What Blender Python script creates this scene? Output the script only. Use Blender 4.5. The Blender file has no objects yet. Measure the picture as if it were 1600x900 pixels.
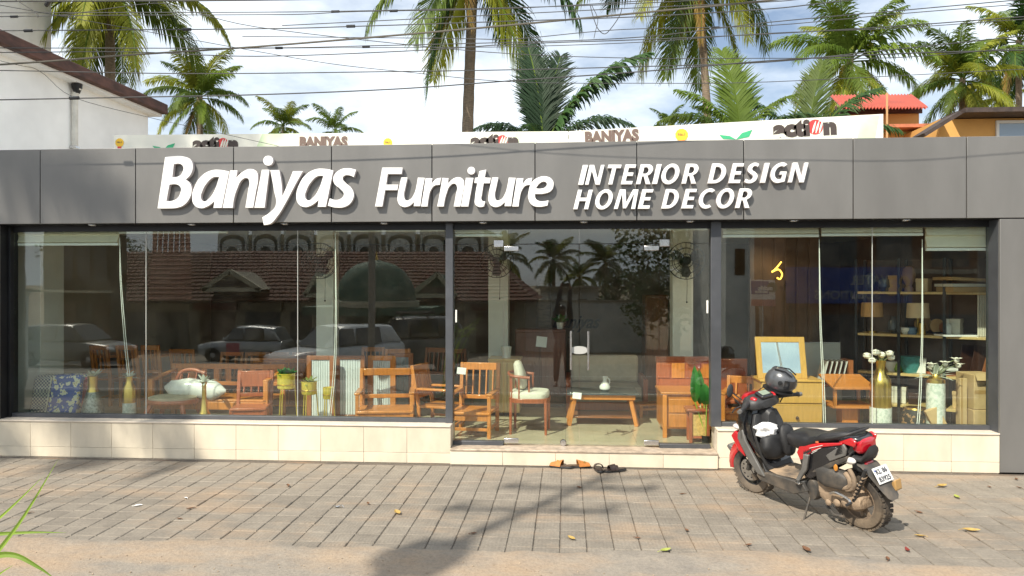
import bpy, bmesh, math, random
from mathutils import Vector, Matrix, Euler
R = math.radians
sc = bpy.context.scene
COL = sc.collection
# ------------------------------------------------------------------ camera
CAM = Vector((0, -8.02, 1.95)); YAW = R(4.14); F = 1160.0
cd = bpy.data.cameras.new('camera'); cam = bpy.data.objects.new('camera', cd); COL.objects.link(cam)
cam.location = CAM; cam.rotation_euler = (R(90), 0, YAW)
cd.sensor_width = 36; cd.lens = 36 * F / 1600; cd.shift_y = -5 / 1600; cd.clip_start = .02; cd.clip_end = 3000
sc.camera = cam
# ------------------------------------------------------------------ light and sky
SUN_EL, SUN_AZ = 47, 31
sd = Vector((math.sin(R(SUN_AZ)) * math.cos(R(SUN_EL)), math.cos(R(SUN_AZ)) * math.cos(R(SUN_EL)), -math.sin(R(SUN_EL))))
sl = bpy.data.lights.new('sun', 'SUN'); sl.energy = 4.6; sl.angle = R(.8); sl.color = (1, .925, .80)
so = bpy.data.objects.new('sun', sl); COL.objects.link(so); so.rotation_euler = sd.to_track_quat('-Z', 'Y').to_euler(); so.location = (-10, -20, 30)
w = bpy.data.worlds.new('World'); sc.world = w; w.use_nodes = True
nt = w.node_tree; nt.nodes.clear()
out = nt.nodes.new('ShaderNodeOutputWorld'); bg = nt.nodes.new('ShaderNodeBackground'); sky = nt.nodes.new('ShaderNodeTexSky')
sky.sky_type = 'NISHITA'; sky.sun_disc = False; sky.sun_elevation = R(SUN_EL); sky.sun_rotation = R(180 + SUN_AZ)
sky.air_density = 1.0; sky.dust_density = 1.5; sky.ozone_density = 1.2
tc = nt.nodes.new('ShaderNodeTexCoord'); mp = nt.nodes.new('ShaderNodeMapping'); mp.inputs['Scale'].default_value = (1.6, 1.6, 4.2); mp.inputs['Location'].default_value = (1.35, .4, .2)
nz = nt.nodes.new('ShaderNodeTexNoise'); nz.inputs['Scale'].default_value = 1.5; nz.inputs['Detail'].default_value = 7; nz.inputs['Roughness'].default_value = .58
cr = nt.nodes.new('ShaderNodeValToRGB'); cr.color_ramp.elements[0].position = .33; cr.color_ramp.elements[1].position = .55
cr.color_ramp.elements[0].color = (.10, .10, .10, 1)
mx = nt.nodes.new('ShaderNodeMix'); mx.data_type = 'RGBA'
nt.links.new(tc.outputs['Generated'], mp.inputs['Vector']); nt.links.new(mp.outputs[0], nz.inputs['Vector']); nt.links.new(nz.outputs['Fac'], cr.inputs[0])
nt.links.new(cr.outputs[0], mx.inputs[0]); nt.links.new(sky.outputs[0], mx.inputs[6]); mx.inputs[7].default_value = (8.2, 8.9, 9.6, 1)
nt.links.new(mx.outputs[2], bg.inputs[0]); bg.inputs[1].default_value = .1; nt.links.new(bg.outputs[0], out.inputs[0])
vs = sc.view_settings; vs.view_transform = 'Standard'; vs.look = 'None'; vs.exposure = 0.50; vs.gamma = 1; vs.use_curve_mapping = False
cy = sc.cycles; cy.use_denoising = True; cy.max_bounces = 8; cy.transparent_max_bounces = 32; cy.glossy_bounces = 4; cy.diffuse_bounces = 5
try: cy.denoiser = 'OPENIMAGEDENOISE'
except Exception: pass
cy.sample_clamp_indirect = 6
# ------------------------------------------------------------------ picture geometry -> place
CR = Vector((math.cos(YAW), math.sin(YAW), 0)); CF = Vector((-math.sin(YAW), math.cos(YAW), 0))
def ray(px, py): return CR * ((px - 800) / F) + CF + Vector((0, 0, (445 - py) / F))
def at(px, py, Y):
    d = ray(px, py); return CAM + d * ((Y - CAM.y) / d.y)
def gp(px, py, Z=0):
    d = ray(px, py); return CAM + d * ((Z - CAM.z) / d.z)
GY = .2                                   # plane of the shop glass
def refl(px, py, D):                      # a thing across the street, seen in the glass at this depth
    p = at(px, py, D + CAM.y); p.y = 2 * GY - p.y; return p
# ------------------------------------------------------------------ mesh helpers
class MB:
    def __init__(s): s.v = []; s.f = []; s.mi = []
    def add(s, vs, fs, mi=0):
        o = len(s.v); s.v += [tuple(v) for v in vs]
        for f in fs: s.f.append([i + o for i in f]); s.mi.append(mi)
        return s
    def bb(s, x0, x1, y0, y1, z0, z1, mi=0, M=None):
        vs = [Vector((x, y, z)) for x in (x0, x1) for y in (y0, y1) for z in (z0, z1)]
        if M: vs = [M @ v for v in vs]
        return s.add(vs, [(0, 1, 3, 2), (4, 6, 7, 5), (0, 4, 5, 1), (2, 3, 7, 6), (0, 2, 6, 4), (1, 5, 7, 3)], mi)
    def box(s, c, sz, rot=(0, 0, 0), mi=0):
        M = Matrix.Translation(c) @ Euler(rot).to_matrix().to_4x4()
        a, b, d = sz[0] / 2, sz[1] / 2, sz[2] / 2
        return s.bb(-a, a, -b, b, -d, d, mi, M)
    def bar(s, p0, p1, w, h, up=(0, 0, 1), mi=0):            # square bar between two points
        p0, p1 = Vector(p0), Vector(p1); t = (p1 - p0).normalized(); u = Vector(up)
        if abs(t.dot(u)) > .98: u = Vector((0, 1, 0))
        sd_ = t.cross(u).normalized(); u = sd_.cross(t)
        vs = []
        for p in (p0, p1):
            for a, b in ((-1, -1), (1, -1), (1, 1), (-1, 1)): vs.append(p + sd_ * (a * w / 2) + u * (b * h / 2))
        return s.add(vs, [(3, 2, 1, 0), (4, 5, 6, 7), (0, 1, 5, 4), (1, 2, 6, 5), (2, 3, 7, 6), (3, 0, 4, 7)], mi)
    def tube(s, pts, r, n=8, mi=0, caps=True):
        pts = [Vector(p) for p in pts]; k = len(pts); rs = r if isinstance(r, (list, tuple)) else [r] * k
        up = None; rings = []
        for i, p in enumerate(pts):
            t = (pts[min(i + 1, k - 1)] - pts[max(i - 1, 0)]).normalized()
            if up is None:
                up = Vector((0, 0, 1)) if abs(t.z) < .9 else Vector((1, 0, 0))
            up = (up - t * up.dot(t)).normalized(); sd_ = t.cross(up)
            rings.append([p + (up * math.cos(2 * math.pi * j / n) + sd_ * math.sin(2 * math.pi * j / n)) * rs[i] for j in range(n)])
        return s.loft(rings, caps, mi)
    def loft(s, rings, caps=True, mi=0):
        n = len(rings[0]); vs = [v for r_ in rings for v in r_]; fs = []
        for i in range(len(rings) - 1):
            for j in range(n): fs.append((i * n + j, i * n + (j + 1) % n, (i + 1) * n + (j + 1) % n, (i + 1) * n + j))
        if caps: fs.append(tuple(reversed(range(n)))); fs.append(tuple(range((len(rings) - 1) * n, len(rings) * n)))
        return s.add(vs, fs, mi)
    def lathe(s, prof, n=20, c=(0, 0, 0), mi=0, axis='z', caps=True):
        rings = []
        for r_, z in prof:
            ring = []
            for j in range(n):
                a = 2 * math.pi * j / n; x, y = r_ * math.cos(a), r_ * math.sin(a)
                v = (x, y, z) if axis == 'z' else ((z, x, y) if axis == 'x' else (y, z, x))
                ring.append((v[0] + c[0], v[1] + c[1], v[2] + c[2]))
            rings.append(ring)
        return s.loft(rings, caps, mi)
    def prism(s, poly, y0, y1, mi=0, M=None):                # polygon in x,z pushed along y
        n = len(poly); vs = [Vector((x, y0, z)) for x, z in poly] + [Vector((x, y1, z)) for x, z in poly]
        if M: vs = [M @ v for v in vs]
        return s.add(vs, [tuple(range(n)), tuple(reversed(range(n, 2 * n)))] + [(i, i + n, (i + 1) % n + n, (i + 1) % n) for i in range(n)], mi)
    def ball(s, c, r, nu=14, nv=9, mi=0, M=None, zmin=-1.0):
        rr = r if isinstance(r, (list, tuple)) else (r, r, r); rings = []
        for i in range(nv):
            z = zmin + (1 - zmin) * i / (nv - 1); z = max(-.9995, min(.9995, math.sin(math.pi / 2 * z) if zmin == -1 else z)); q = math.sqrt(1 - z * z)
            ring = [Vector((q * math.cos(2 * math.pi * j / nu) * rr[0], q * math.sin(2 * math.pi * j / nu) * rr[1], z * rr[2])) for j in range(nu)]
            rings.append([(M @ v if M else v) + Vector(c) for v in ring])
        return s.loft(rings, True, mi)
    def mesh(s, name, mats, smooth=True, angle=38):
        me = bpy.data.meshes.new(name); me.from_pydata(s.v, [], s.f); mats = mats if isinstance(mats, (list, tuple)) else [mats]
        for m in mats: me.materials.append(m)
        if len(mats) > 1: me.polygons.foreach_set('material_index', s.mi)
        bm = bmesh.new(); bm.from_mesh(me); bmesh.ops.recalc_face_normals(bm, faces=bm.faces); bm.to_mesh(me); bm.free()
        if smooth:
            me.polygons.foreach_set('use_smooth', [True] * len(me.polygons)); me.set_sharp_from_angle(angle=R(angle))
        me.update(); return me
    def build(s, name, mats, parent=None, bevel=0, smooth=True, loc=None, rot=None, angle=38, seg=2):
        return link(name, s.mesh(name, mats, smooth, angle), parent, bevel, loc, rot, seg)
def link(name, me, parent=None, bevel=0, loc=None, rot=None, seg=2):
    o = bpy.data.objects.new(name, me); COL.objects.link(o); o.parent = parent
    if loc is not None: o.location = loc
    if rot is not None: o.rotation_euler = rot
    if bevel:
        b = o.modifiers.new('bevel', 'BEVEL'); b.width = bevel; b.segments = seg; b.limit_method = 'ANGLE'; b.angle_limit = R(40); b.use_clamp_overlap = True
    return o
def B(x0, x1, y0, y1, z0, z1): return MB().bb(x0, x1, y0, y1, z0, z1)
def tag(o, label, cat, group=None):
    o['label'] = label; o['category'] = cat
    if group: o['group'] = group
    return o
def thing(name, label, cat, loc=(0, 0, 0), rz=0, group=None):
    o = bpy.data.objects.new(name, None); COL.objects.link(o); o.location = loc; o.rotation_euler = (0, 0, rz); o.empty_display_size = .1
    return tag(o, label, cat, group)
def kind(o, k='structure'): o['kind'] = k; return o
def copy_tree(o, parent=None):
    c = o.copy(); COL.objects.link(c); c.parent = parent
    for ch in list(o.children): copy_tree(ch, c)
    return c
def bez(a, b, c, n=10):
    a, b, c = Vector(a), Vector(b), Vector(c); return [a * (1 - t) ** 2 + b * 2 * t * (1 - t) + c * t * t for t in [i / n for i in range(n + 1)]]
def crv(pts, n=6):                       # smooth line through points (Catmull-Rom)
    P = [Vector(p) for p in pts]; P = [P[0] * 2 - P[1]] + P + [P[-1] * 2 - P[-2]]; o = []
    for i in range(1, len(P) - 2):
        for k in range(n):
            t = k / n; a, b, c, d = P[i - 1:i + 3]
            o.append(.5 * (2 * b + (c - a) * t + (2 * a - 5 * b + 4 * c - d) * t * t + (3 * b - a - 3 * c + d) * t ** 3))
    return o + [P[-2]]
# ------------------------------------------------------------------ materials
MATS = {}
def mat(name, col, rough=.5, metal=0, var=0, scale=6, stretch=(1, 1, 1), bump=0, bscale=60, col2=None, lo=.35, hi=.65, emit=0, spec=.5, coat=0, rnd=0, world=False, detail=4):
    if name in MATS: return MATS[name]
    m = bpy.data.materials.new(name); m.use_nodes = True; n = m.node_tree.nodes; L = m.node_tree.links; b = n['Principled BSDF']
    b.inputs['Base Color'].default_value = (*col, 1); b.inputs['Roughness'].default_value = rough; b.inputs['Metallic'].default_value = metal
    b.inputs['Specular IOR Level'].default_value = spec; b.inputs['Coat Weight'].default_value = coat
    if coat: b.inputs['Coat Roughness'].default_value = .08
    if emit: b.inputs['Emission Color'].default_value = (*col, 1); b.inputs['Emission Strength'].default_value = emit
    src = None
    if var or col2 or bump:
        if world: t = n.new('ShaderNodeNewGeometry').outputs['Position']
        else: t = n.new('ShaderNodeTexCoord').outputs['Object']
        mp_ = n.new('ShaderNodeMapping'); mp_.inputs['Scale'].default_value = stretch; L.new(t, mp_.inputs[0])
        if rnd:
            oi = n.new('ShaderNodeObjectInfo'); mul = n.new('ShaderNodeMath'); mul.operation = 'MULTIPLY'; mul.inputs[1].default_value = 30; L.new(oi.outputs['Random'], mul.inputs[0]); L.new(mul.outputs[0], mp_.inputs['Location'])
    if var or col2:
        nz_ = n.new('ShaderNodeTexNoise'); nz_.inputs['Scale'].default_value = scale; nz_.inputs['Detail'].default_value = detail; nz_.inputs['Roughness'].default_value = .6
        L.new(mp_.outputs[0], nz_.inputs['Vector'])
        r_ = n.new('ShaderNodeValToRGB'); L.new(nz_.outputs['Fac'], r_.inputs[0]); e = r_.color_ramp.elements; e[0].position = lo; e[1].position = hi
        if col2: e[0].color = (*col, 1); e[1].color = (*col2, 1)
        else:
            e[0].color = (*[c * (1 - var) for c in col], 1); e[1].color = (*[min(1, c * (1 + var)) for c in col], 1)
        src = r_.outputs[0]
        rr = n.new('ShaderNodeMapRange'); rr.inputs['To Min'].default_value = max(.03, rough * .85); rr.inputs['To Max'].default_value = min(1, rough * 1.2); L.new(nz_.outputs['Fac'], rr.inputs[0]); L.new(rr.outputs[0], b.inputs['Roughness'])
    if rnd:
        oi = n.new('ShaderNodeObjectInfo'); mr = n.new('ShaderNodeMapRange'); mr.inputs['To Min'].default_value = 1 - rnd; mr.inputs['To Max'].default_value = 1 + rnd; L.new(oi.outputs['Random'], mr.inputs[0])
        hs = n.new('ShaderNodeHueSaturation'); L.new(mr.outputs[0], hs.inputs['Value'])
        if src: L.new(src, hs.inputs['Color'])
        else: hs.inputs['Color'].default_value = (*col, 1)
        src = hs.outputs[0]
    if src: L.new(src, b.inputs['Base Color'])
    if bump:
        n2 = n.new('ShaderNodeTexNoise'); n2.inputs['Scale'].default_value = bscale; n2.inputs['Detail'].default_value = 5; L.new(mp_.outputs[0], n2.inputs['Vector'])
        bp = n.new('ShaderNodeBump'); bp.inputs['Strength'].default_value = bump; bp.inputs['Distance'].default_value = .01; L.new(n2.outputs['Fac'], bp.inputs['Height']); L.new(bp.outputs[0], b.inputs['Normal'])
    MATS[name] = m; return m
def wood(name, c, dark=.55, rough=.38, coat=.25):
    return mat(name, tuple(x * dark for x in c), rough, col2=c, scale=3.2, stretch=(14, 14, 1.6), lo=.3, hi=.68, coat=coat, rnd=.12, detail=6, bump=.08, bscale=9)
def leafmat(name, c, c2, tr=.35):
    if name in MATS: return MATS[name]
    m = bpy.data.materials.new(name); m.use_nodes = True; n = m.node_tree.nodes; L = m.node_tree.links; n.clear()
    o = n.new('ShaderNodeOutputMaterial'); d = n.new('ShaderNodeBsdfPrincipled'); t = n.new('ShaderNodeBsdfTranslucent'); x = n.new('ShaderNodeMixShader'); x.inputs[0].default_value = tr
    tcx = n.new('ShaderNodeTexCoord'); nz_ = n.new('ShaderNodeTexNoise'); nz_.inputs['Scale'].default_value = 1.3; nz_.inputs['Detail'].default_value = 6; L.new(tcx.outputs['Object'], nz_.inputs[0])
    r_ = n.new('ShaderNodeValToRGB'); r_.color_ramp.elements[0].color = (*c, 1); r_.color_ramp.elements[1].color = (*c2, 1); r_.color_ramp.elements[0].position = .35; r_.color_ramp.elements[1].position = .65
    oi = n.new('ShaderNodeObjectInfo'); mr = n.new('ShaderNodeMapRange'); mr.inputs['To Min'].default_value = .75; mr.inputs['To Max'].default_value = 1.3; L.new(oi.outputs['Random'], mr.inputs[0])
    hs = n.new('ShaderNodeHueSaturation'); L.new(mr.outputs[0], hs.inputs['Value']); L.new(nz_.outputs['Fac'], r_.inputs[0]); L.new(r_.outputs[0], hs.inputs['Color'])
    L.new(hs.outputs[0], d.inputs['Base Color']); L.new(hs.outputs[0], t.inputs[0]); d.inputs['Roughness'].default_value = .58; d.inputs['Specular IOR Level'].default_value = .3
    L.new(d.outputs[0], x.inputs[1]); L.new(t.outputs[0], x.inputs[2]); L.new(x.outputs[0], o.inputs[0]); MATS[name] = m; return m
def glassmat(name, tint, base=.09, rough=0.0):
    m = bpy.data.materials.new(name); m.use_nodes = True; n = m.node_tree.nodes; L = m.node_tree.links; n.clear()
    o = n.new('ShaderNodeOutputMaterial'); t = n.new('ShaderNodeBsdfTransparent'); g = n.new('ShaderNodeBsdfGlossy'); x = n.new('ShaderNodeMixShader')
    t.inputs[0].default_value = (*tint, 1); g.inputs['Roughness'].default_value = rough; g.inputs[0].default_value = (1, 1, 1, 1)
    lw = n.new('ShaderNodeLayerWeight'); lw.inputs[0].default_value = .5
    pw = n.new('ShaderNodeMath'); pw.operation = 'POWER'; pw.inputs[1].default_value = 5; L.new(lw.outputs['Facing'], pw.inputs[0])
    ma = n.new('ShaderNodeMath'); ma.operation = 'MULTIPLY_ADD'; ma.inputs[1].default_value = .8; ma.inputs[2].default_value = base; L.new(pw.outputs[0], ma.inputs[0])
    L.new(ma.outputs[0], x.inputs[0]); L.new(t.outputs[0], x.inputs[1]); L.new(g.outputs[0], x.inputs[2])
    ge = n.new('ShaderNodeNewGeometry'); wz = n.new('ShaderNodeTexNoise'); wz.inputs['Scale'].default_value = 1.1; wz.inputs['Detail'].default_value = 1; L.new(ge.outputs['Position'], wz.inputs[0])
    wb = n.new('ShaderNodeBump'); wb.inputs['Strength'].default_value = 1; wb.inputs['Distance'].default_value = .0011; L.new(wz.outputs['Fac'], wb.inputs['Height']); L.new(wb.outputs[0], g.inputs['Normal'])
    dn = n.new('ShaderNodeTexNoise'); dn.inputs['Scale'].default_value = 2.6; dn.inputs['Detail'].default_value = 8; dn.inputs['Roughness'].default_value = .7; L.new(ge.outputs['Position'], dn.inputs[0])
    dr = n.new('ShaderNodeMapRange'); dr.inputs['From Min'].default_value = .45; dr.inputs['From Max'].default_value = .8; dr.inputs['To Min'].default_value = .0; dr.inputs['To Max'].default_value = .013; L.new(dn.outputs['Fac'], dr.inputs[0])
    df = n.new('ShaderNodeBsdfDiffuse'); df.inputs[0].default_value = (.6, .56, .5, 1); x2 = n.new('ShaderNodeMixShader'); L.new(dr.outputs[0], x2.inputs[0]); L.new(x.outputs[0], x2.inputs[1]); L.new(df.outputs[0], x2.inputs[2]); L.new(x2.outputs[0], o.inputs[0]); MATS[name] = m; return m
GLASS = glassmat('shop_glass', (.94, .985, .95), .060)
CLEAR = glassmat('clear_glass', (.95, .97, .96), .05)
def acp():
    m = mat('grey_composite_panel', (.185, .181, .173), .36, .25, var=.06, scale=1.6, stretch=(1.8, 1, .6), rnd=.05, spec=.5); return m
ACP = acp()
BLACK = mat('black_frame', (.018, .019, .021), .4, .3, var=.2, scale=3)
GREYFR = mat('grey_frame', (.085, .09, .1), .42, .35, var=.12, scale=4)
CREAM = mat('cream_tile', (.67, .595, .465), .3, var=.09, scale=3.5, stretch=(1, 1, .45), rnd=.06, spec=.5)
CREAMTOP = mat('cream_ledge', (.66, .58, .48), .3, var=.1, scale=5)
GROUT = mat('tile_joint', (.56, .49, .39), .9, var=.2, scale=9)
WHITE = mat('white_letter', (.86, .86, .85), .38, var=.03, scale=2)
LSIDE = mat('letter_return', (.50, .46, .46), .5)
STEEL = mat('brushed_steel', (.62, .62, .62), .25, 1, var=.08, scale=20)
W_OR = wood('orange_teak', (.66, .235, .045), .68); W_RD = wood('red_rosewood', (.44, .115, .042), .66); W_BR = wood('brown_teak', (.34, .12, .04), .65); W_DK = wood('dark_walnut', (.05, .02, .012), rough=.3)
W_OAK = wood('golden_oak', (.62, .34, .075), .82); W_PALE = wood('pale_ash', (.62, .44, .18), .8)
GOLD = mat('brass_gold', (.75, .50, .13), .28, 1, var=.1, scale=8); GOLDP = mat('gold_pot', (.72, .56, .07), .32, .45, var=.1, scale=6)
CARD = mat('cardboard', (.52, .35, .17), .85, var=.1, scale=5, rnd=.08)
PWHITE = mat('porcelain', (.78, .77, .72), .2, var=.04, scale=4)
FAB_W = mat('offwhite_fabric', (.66, .62, .52), .9, var=.08, scale=9, bump=.15, bscale=90); FAB_B = mat('beige_fabric', (.50, .43, .32), .92, var=.12, scale=6, bump=.2, bscale=80)
PAPER = mat('paper_tag', (.8, .8, .78), .8, var=.03)
LEAF_D = leafmat('palm_leaf_dark', (.018, .05, .012), (.04, .095, .018), .3); LEAF_K = leafmat('palm_leaf_black_green', (.008, .022, .008), (.016, .04, .012), .12); LEAF_M = leafmat('palm_leaf_mid', (.045, .085, .010), (.115, .165, .018)); LEAF_Y = leafmat('palm_leaf_yellow', (.14, .18, .015), (.30, .31, .035), .45)
LEAF_L = leafmat('palm_leaf_light', (.085, .15, .018), (.18, .25, .035), .45); LEAF_O = leafmat('palm_leaf_dead', (.30, .20, .04), (.20, .12, .05), .3)
PLANTG = leafmat('plant_green', (.02, .13, .02), (.05, .24, .04), .25)
BARK = mat('palm_bark', (.20, .155, .11), .9, var=.3, scale=3, stretch=(2, 2, 12), bump=.6, bscale=10)
random.seed(7)
# ------------------------------------------------------------------ ground, pavement, road
def groundmat(name, c1, c2, dust, dlo, dhi, rnd=.0, rib=False, rough=.85, bump=.35):
    m = bpy.data.materials.new(name); m.use_nodes = True; n = m.node_tree.nodes; L = m.node_tree.links; b = n['Principled BSDF']; b.inputs['Roughness'].default_value = rough
    g = n.new('ShaderNodeNewGeometry').outputs['Position']
    def noise(sc_, det=5, st=(1, 1, 1)):
        mp_ = n.new('ShaderNodeMapping'); mp_.inputs['Scale'].default_value = st; L.new(g, mp_.inputs[0]); t = n.new('ShaderNodeTexNoise'); t.inputs['Scale'].default_value = sc_; t.inputs['Detail'].default_value = det; t.inputs['Roughness'].default_value = .62; L.new(mp_.outputs[0], t.inputs[0]); return t.outputs['Fac']
    def ramp(f, a, bb, ca=(0, 0, 0), cb=(1, 1, 1)):
        r_ = n.new('ShaderNodeValToRGB'); e = r_.color_ramp.elements; e[0].position = a; e[1].position = bb; e[0].color = (*ca, 1); e[1].color = (*cb, 1); L.new(f, r_.inputs[0]); return r_.outputs[0]
    base = ramp(noise(5.5, 8), .3, .7, c1, c2)
    if rnd:
        oi = n.new('ShaderNodeObjectInfo'); mr = n.new('ShaderNodeMapRange'); mr.inputs['To Min'].default_value = 1 - rnd; mr.inputs['To Max'].default_value = 1 + rnd; L.new(oi.outputs['Random'], mr.inputs[0])
        hs = n.new('ShaderNodeHueSaturation'); L.new(mr.outputs[0], hs.inputs['Value']); L.new(base, hs.inputs['Color']); base = hs.outputs[0]
    mx_ = n.new('ShaderNodeMix'); mx_.data_type = 'RGBA'; L.new(ramp(noise(1.1, 7, (.75, 1.7, 1)), dlo, dhi), mx_.inputs[0]); L.new(base, mx_.inputs[6]); mx_.inputs[7].default_value = (*dust, 1)
    sp = n.new('ShaderNodeMix'); sp.data_type = 'RGBA'; sp.blend_type = 'MULTIPLY'; sp.inputs[0].default_value = .55; L.new(mx_.outputs[2], sp.inputs[6]); L.new(ramp(noise(42, 4), .25, .6, (.62, .6, .58), (1.12, 1.1, 1.08)), sp.inputs[7]); L.new(sp.outputs[2], b.inputs['Base Color'])
    bp = n.new('ShaderNodeBump'); bp.inputs['Strength'].default_value = bump; bp.inputs['Distance'].default_value = .012; L.new(noise(55, 5), bp.inputs['Height'])
    if rib:
        wv = n.new('ShaderNodeTexWave'); wv.inputs['Scale'].default_value = 11; wv.bands_direction = 'X'; wv.inputs['Distortion'].default_value = .6; L.new(g, wv.inputs[0])
        bp2 = n.new('ShaderNodeBump'); bp2.inputs['Strength'].default_value = .22; bp2.inputs['Distance'].default_value = .004; L.new(wv.outputs['Fac'], bp2.inputs['Height']); L.new(bp.outputs[0], bp2.inputs['Normal']); L.new(bp2.outputs[0], b.inputs['Normal'])
    else: L.new(bp.outputs[0], b.inputs['Normal'])
    return m
PAVM = groundmat('paver_concrete', (.172, .152, .126), (.238, .21, .172), (.35, .25, .165), .50, .80, rnd=.10, rib=True)
JOINTM = groundmat('paver_bedding', (.09, .078, .065), (.15, .125, .10), (.34, .22, .13), .52, .75)
SHOULD = groundmat('sandy_concrete', (.20, .18, .155), (.28, .245, .20), (.35, .25, .16), .42, .72, bump=.6)
ASPH = groundmat('asphalt', (.15, .145, .135), (.21, .20, .185), (.28, .22, .16), .55, .8, bump=.5)
DIRT = groundmat('bare_earth', (.20, .145, .095), (.28, .2, .13), (.12, .13, .06), .45, .7, bump=.6)
def gz(y):
    P = [(-400, -1.6), (-40, -1.5), (-27.6, -1.38), (-21.6, -1.2), (-11.6, -.6), (-8.4, -.33), (-4.2, -.06), (-2.7, -.005), (0, -.03), (400, -.03)]
    for (a, za), (b_, zb) in zip(P, P[1:]):
        if a <= y <= b_: return za + (zb - za) * (y - a) / (b_ - a)
    return 0
def strip(name, ys, x0, x1, dz, m):
    b = MB(); vs = []
    for y in ys: vs += [(x0, y, gz(y) + dz), (x1, y, gz(y) + dz)]
    b.add(vs, [(2 * i, 2 * i + 1, 2 * i + 3, 2 * i + 2) for i in range(len(ys) - 1)])
    return kind(b.build(name, m, smooth=False))
strip('ground', [-900, -400, -40, -27.6, -21.6, -11.6, -8.4, -4.2, -2.7, 0, 400, 900], -900, 900, -.05, DIRT)
strip('roadside', [-4.2, -3.4, -2.7], -40, 40, -.003, SHOULD)
strip('road', [-21, -11.6, -8.4, -6], -60, 60, -.02, ASPH)
strip('far_roadside', [-27.6, -24, -21], -60, 60, -.025, SHOULD)
strip('near_verge', [-6, -4.2], -60, 60, -.02, groundmat('dark_verge', (.05, .048, .035), (.09, .08, .055), (.07, .08, .03), .45, .7, bump=.8))
for k, (y, wd) in enumerate(((-6.4, .12), (-13.2, .16), (-20.7, .14))):
    strip('road_marking', [y - wd / 2, y + wd / 2], -60, 60, -.014, mat('road_paint', (.7, .68, .62), .7, var=.15, scale=3))
base = kind(MB().bb(-8.2, 7.2, -2.715, .03, -.12, -.011).build('pavement', JOINTM))
def paver_mb(cx, cy, cz=0, h=.2):
    b = MB(); a = h / 2 - .0028; c = a - .005; ay = h / 2 - .0030; cy_ = ay - .006; z1, z0 = cz, cz - .007; zb = cz - .012
    vs = [(cx + sx * r_, cy + sy * ry, z) for r_, ry, z in ((c, cy_, z1), (a, ay, z0), (a, ay, zb)) for sx, sy in ((-1, -1), (1, -1), (1, 1), (-1, 1))]
    return vs, [(0, 1, 2, 3)] + [(i, i + 4, (i + 1) % 4 + 4, (i + 1) % 4) for i in range(4)] + [(i + 4, i + 8, (i + 1) % 4 + 8, (i + 1) % 4 + 4) for i in range(4)]
vs_, fs_ = paver_mb(0, 0); PM = MB().add(vs_, fs_).mesh('paver', PAVM, smooth=False)
far = MB(); cells = []
for j in range(13):
    for i in range(-40, 35):
        x, y = i * .2 + .057, -2.6 + j * .2
        z = (y - CAM.y) * math.cos(YAW); u = 800 + F * ((x * math.cos(YAW) + (y - CAM.y) * math.sin(YAW)) / (-x * math.sin(YAW) + (y - CAM.y) * math.cos(YAW)))
        cells.append((not (-25 < u < 1625), j, i, x, y))
n_p = 0
for hid, j, i, x, y in sorted(cells):
    dz = random.uniform(-.0035, .003); dx = random.uniform(-.0015, .0015)
    if not hid and n_p < 300:
        o = link('paver', PM, base, loc=(x + dx, y, dz), rot=(random.uniform(-.018, .018), random.uniform(-.012, .012), random.choice((0, 1)) * math.pi + random.uniform(-.006, .006))); n_p += 1
    else: far.add(*paver_mb(x + dx, y, dz))
kind(far.build('paver', PAVM, base, smooth=False), 'stuff')
# ------------------------------------------------------------------ the shop
XL, XR = at(18, 450, GY).x, at(1545, 450, GY).x
ZF0, ZF1 = 2.642, 3.486; ZFL = .17
shop = thing('shop_building', 'low furniture showroom with grey panel fascia, glass front and cream tiled plinth', 'building')
joints = [at(p, 290, 0).x for p in (63, 212, 365, 518, 675, 836, 995, 1162, 1333, 1510)]
xs = [joints[0] - 1.2] + joints + [joints[-1] + 1.2]
fasc = B(-8.6, 6.2, .03, .16, ZF0 + .004, ZF1 - .004).build('fascia', BLACK, shop)
for a, b_ in zip(xs, xs[1:]):
    MB().bb(a + .005, b_ - .005, -.004, .03, ZF0, ZF1).build('panel', ACP, fasc, bevel=.003)
MB().bb(-8.6, xs[0] - .005, -.004, .03, ZF0, ZF1).build('panel', ACP, fasc, bevel=.003)
MB().bb(xs[-1] + .005, 6.2, -.004, .03, ZF0, ZF1).build('panel', ACP, fasc, bevel=.003)
B(-8.6, 6.2, .161, .9, ZF0 + .5, ZF1 - .03).build('parapet', mat('roof_render', (.5, .48, .44), .9, var=.2, scale=2), shop)
XP = XR + .016
pr = MB().bb(XR + .002, 6.2, .03, .26, 0, ZF0 - .002).build('pillar', BLACK, shop)
MB().bb(XR, 5.55, -.004, .03, .01, ZF0 - .012).build('panel', ACP, pr, bevel=.003); MB().bb(5.56, 6.2, -.004, .03, .01, ZF0 - .012).build('panel', ACP, pr, bevel=.003)
MB().bb(XR - .004, XR + .002, .03, .24, .40, ZF0 - .012).build('reveal_panel', GREYFR, pr)
for dx, z, q in ((.10, 1.62, .12), (.08, 1.52, -.08)):
    MB().tube([(XR + .25 + dx * k, -.0055, z + q * .1 * k) for k in (0, 1, 2)], .004, 5).build('scratch', BLACK, pr)
pl = MB().bb(-8.6, XL - .002, .03, .25, 0, ZF0 - .002).build('pillar', BLACK, shop); MB().bb(-8.6, XL, -.004, .03, .01, ZF0 - .012).build('panel', ACP, pl, bevel=.003)
XD0, XD1 = at(704, 700, 0).x, at(1121, 700, 0).x
ZP = .415
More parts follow.
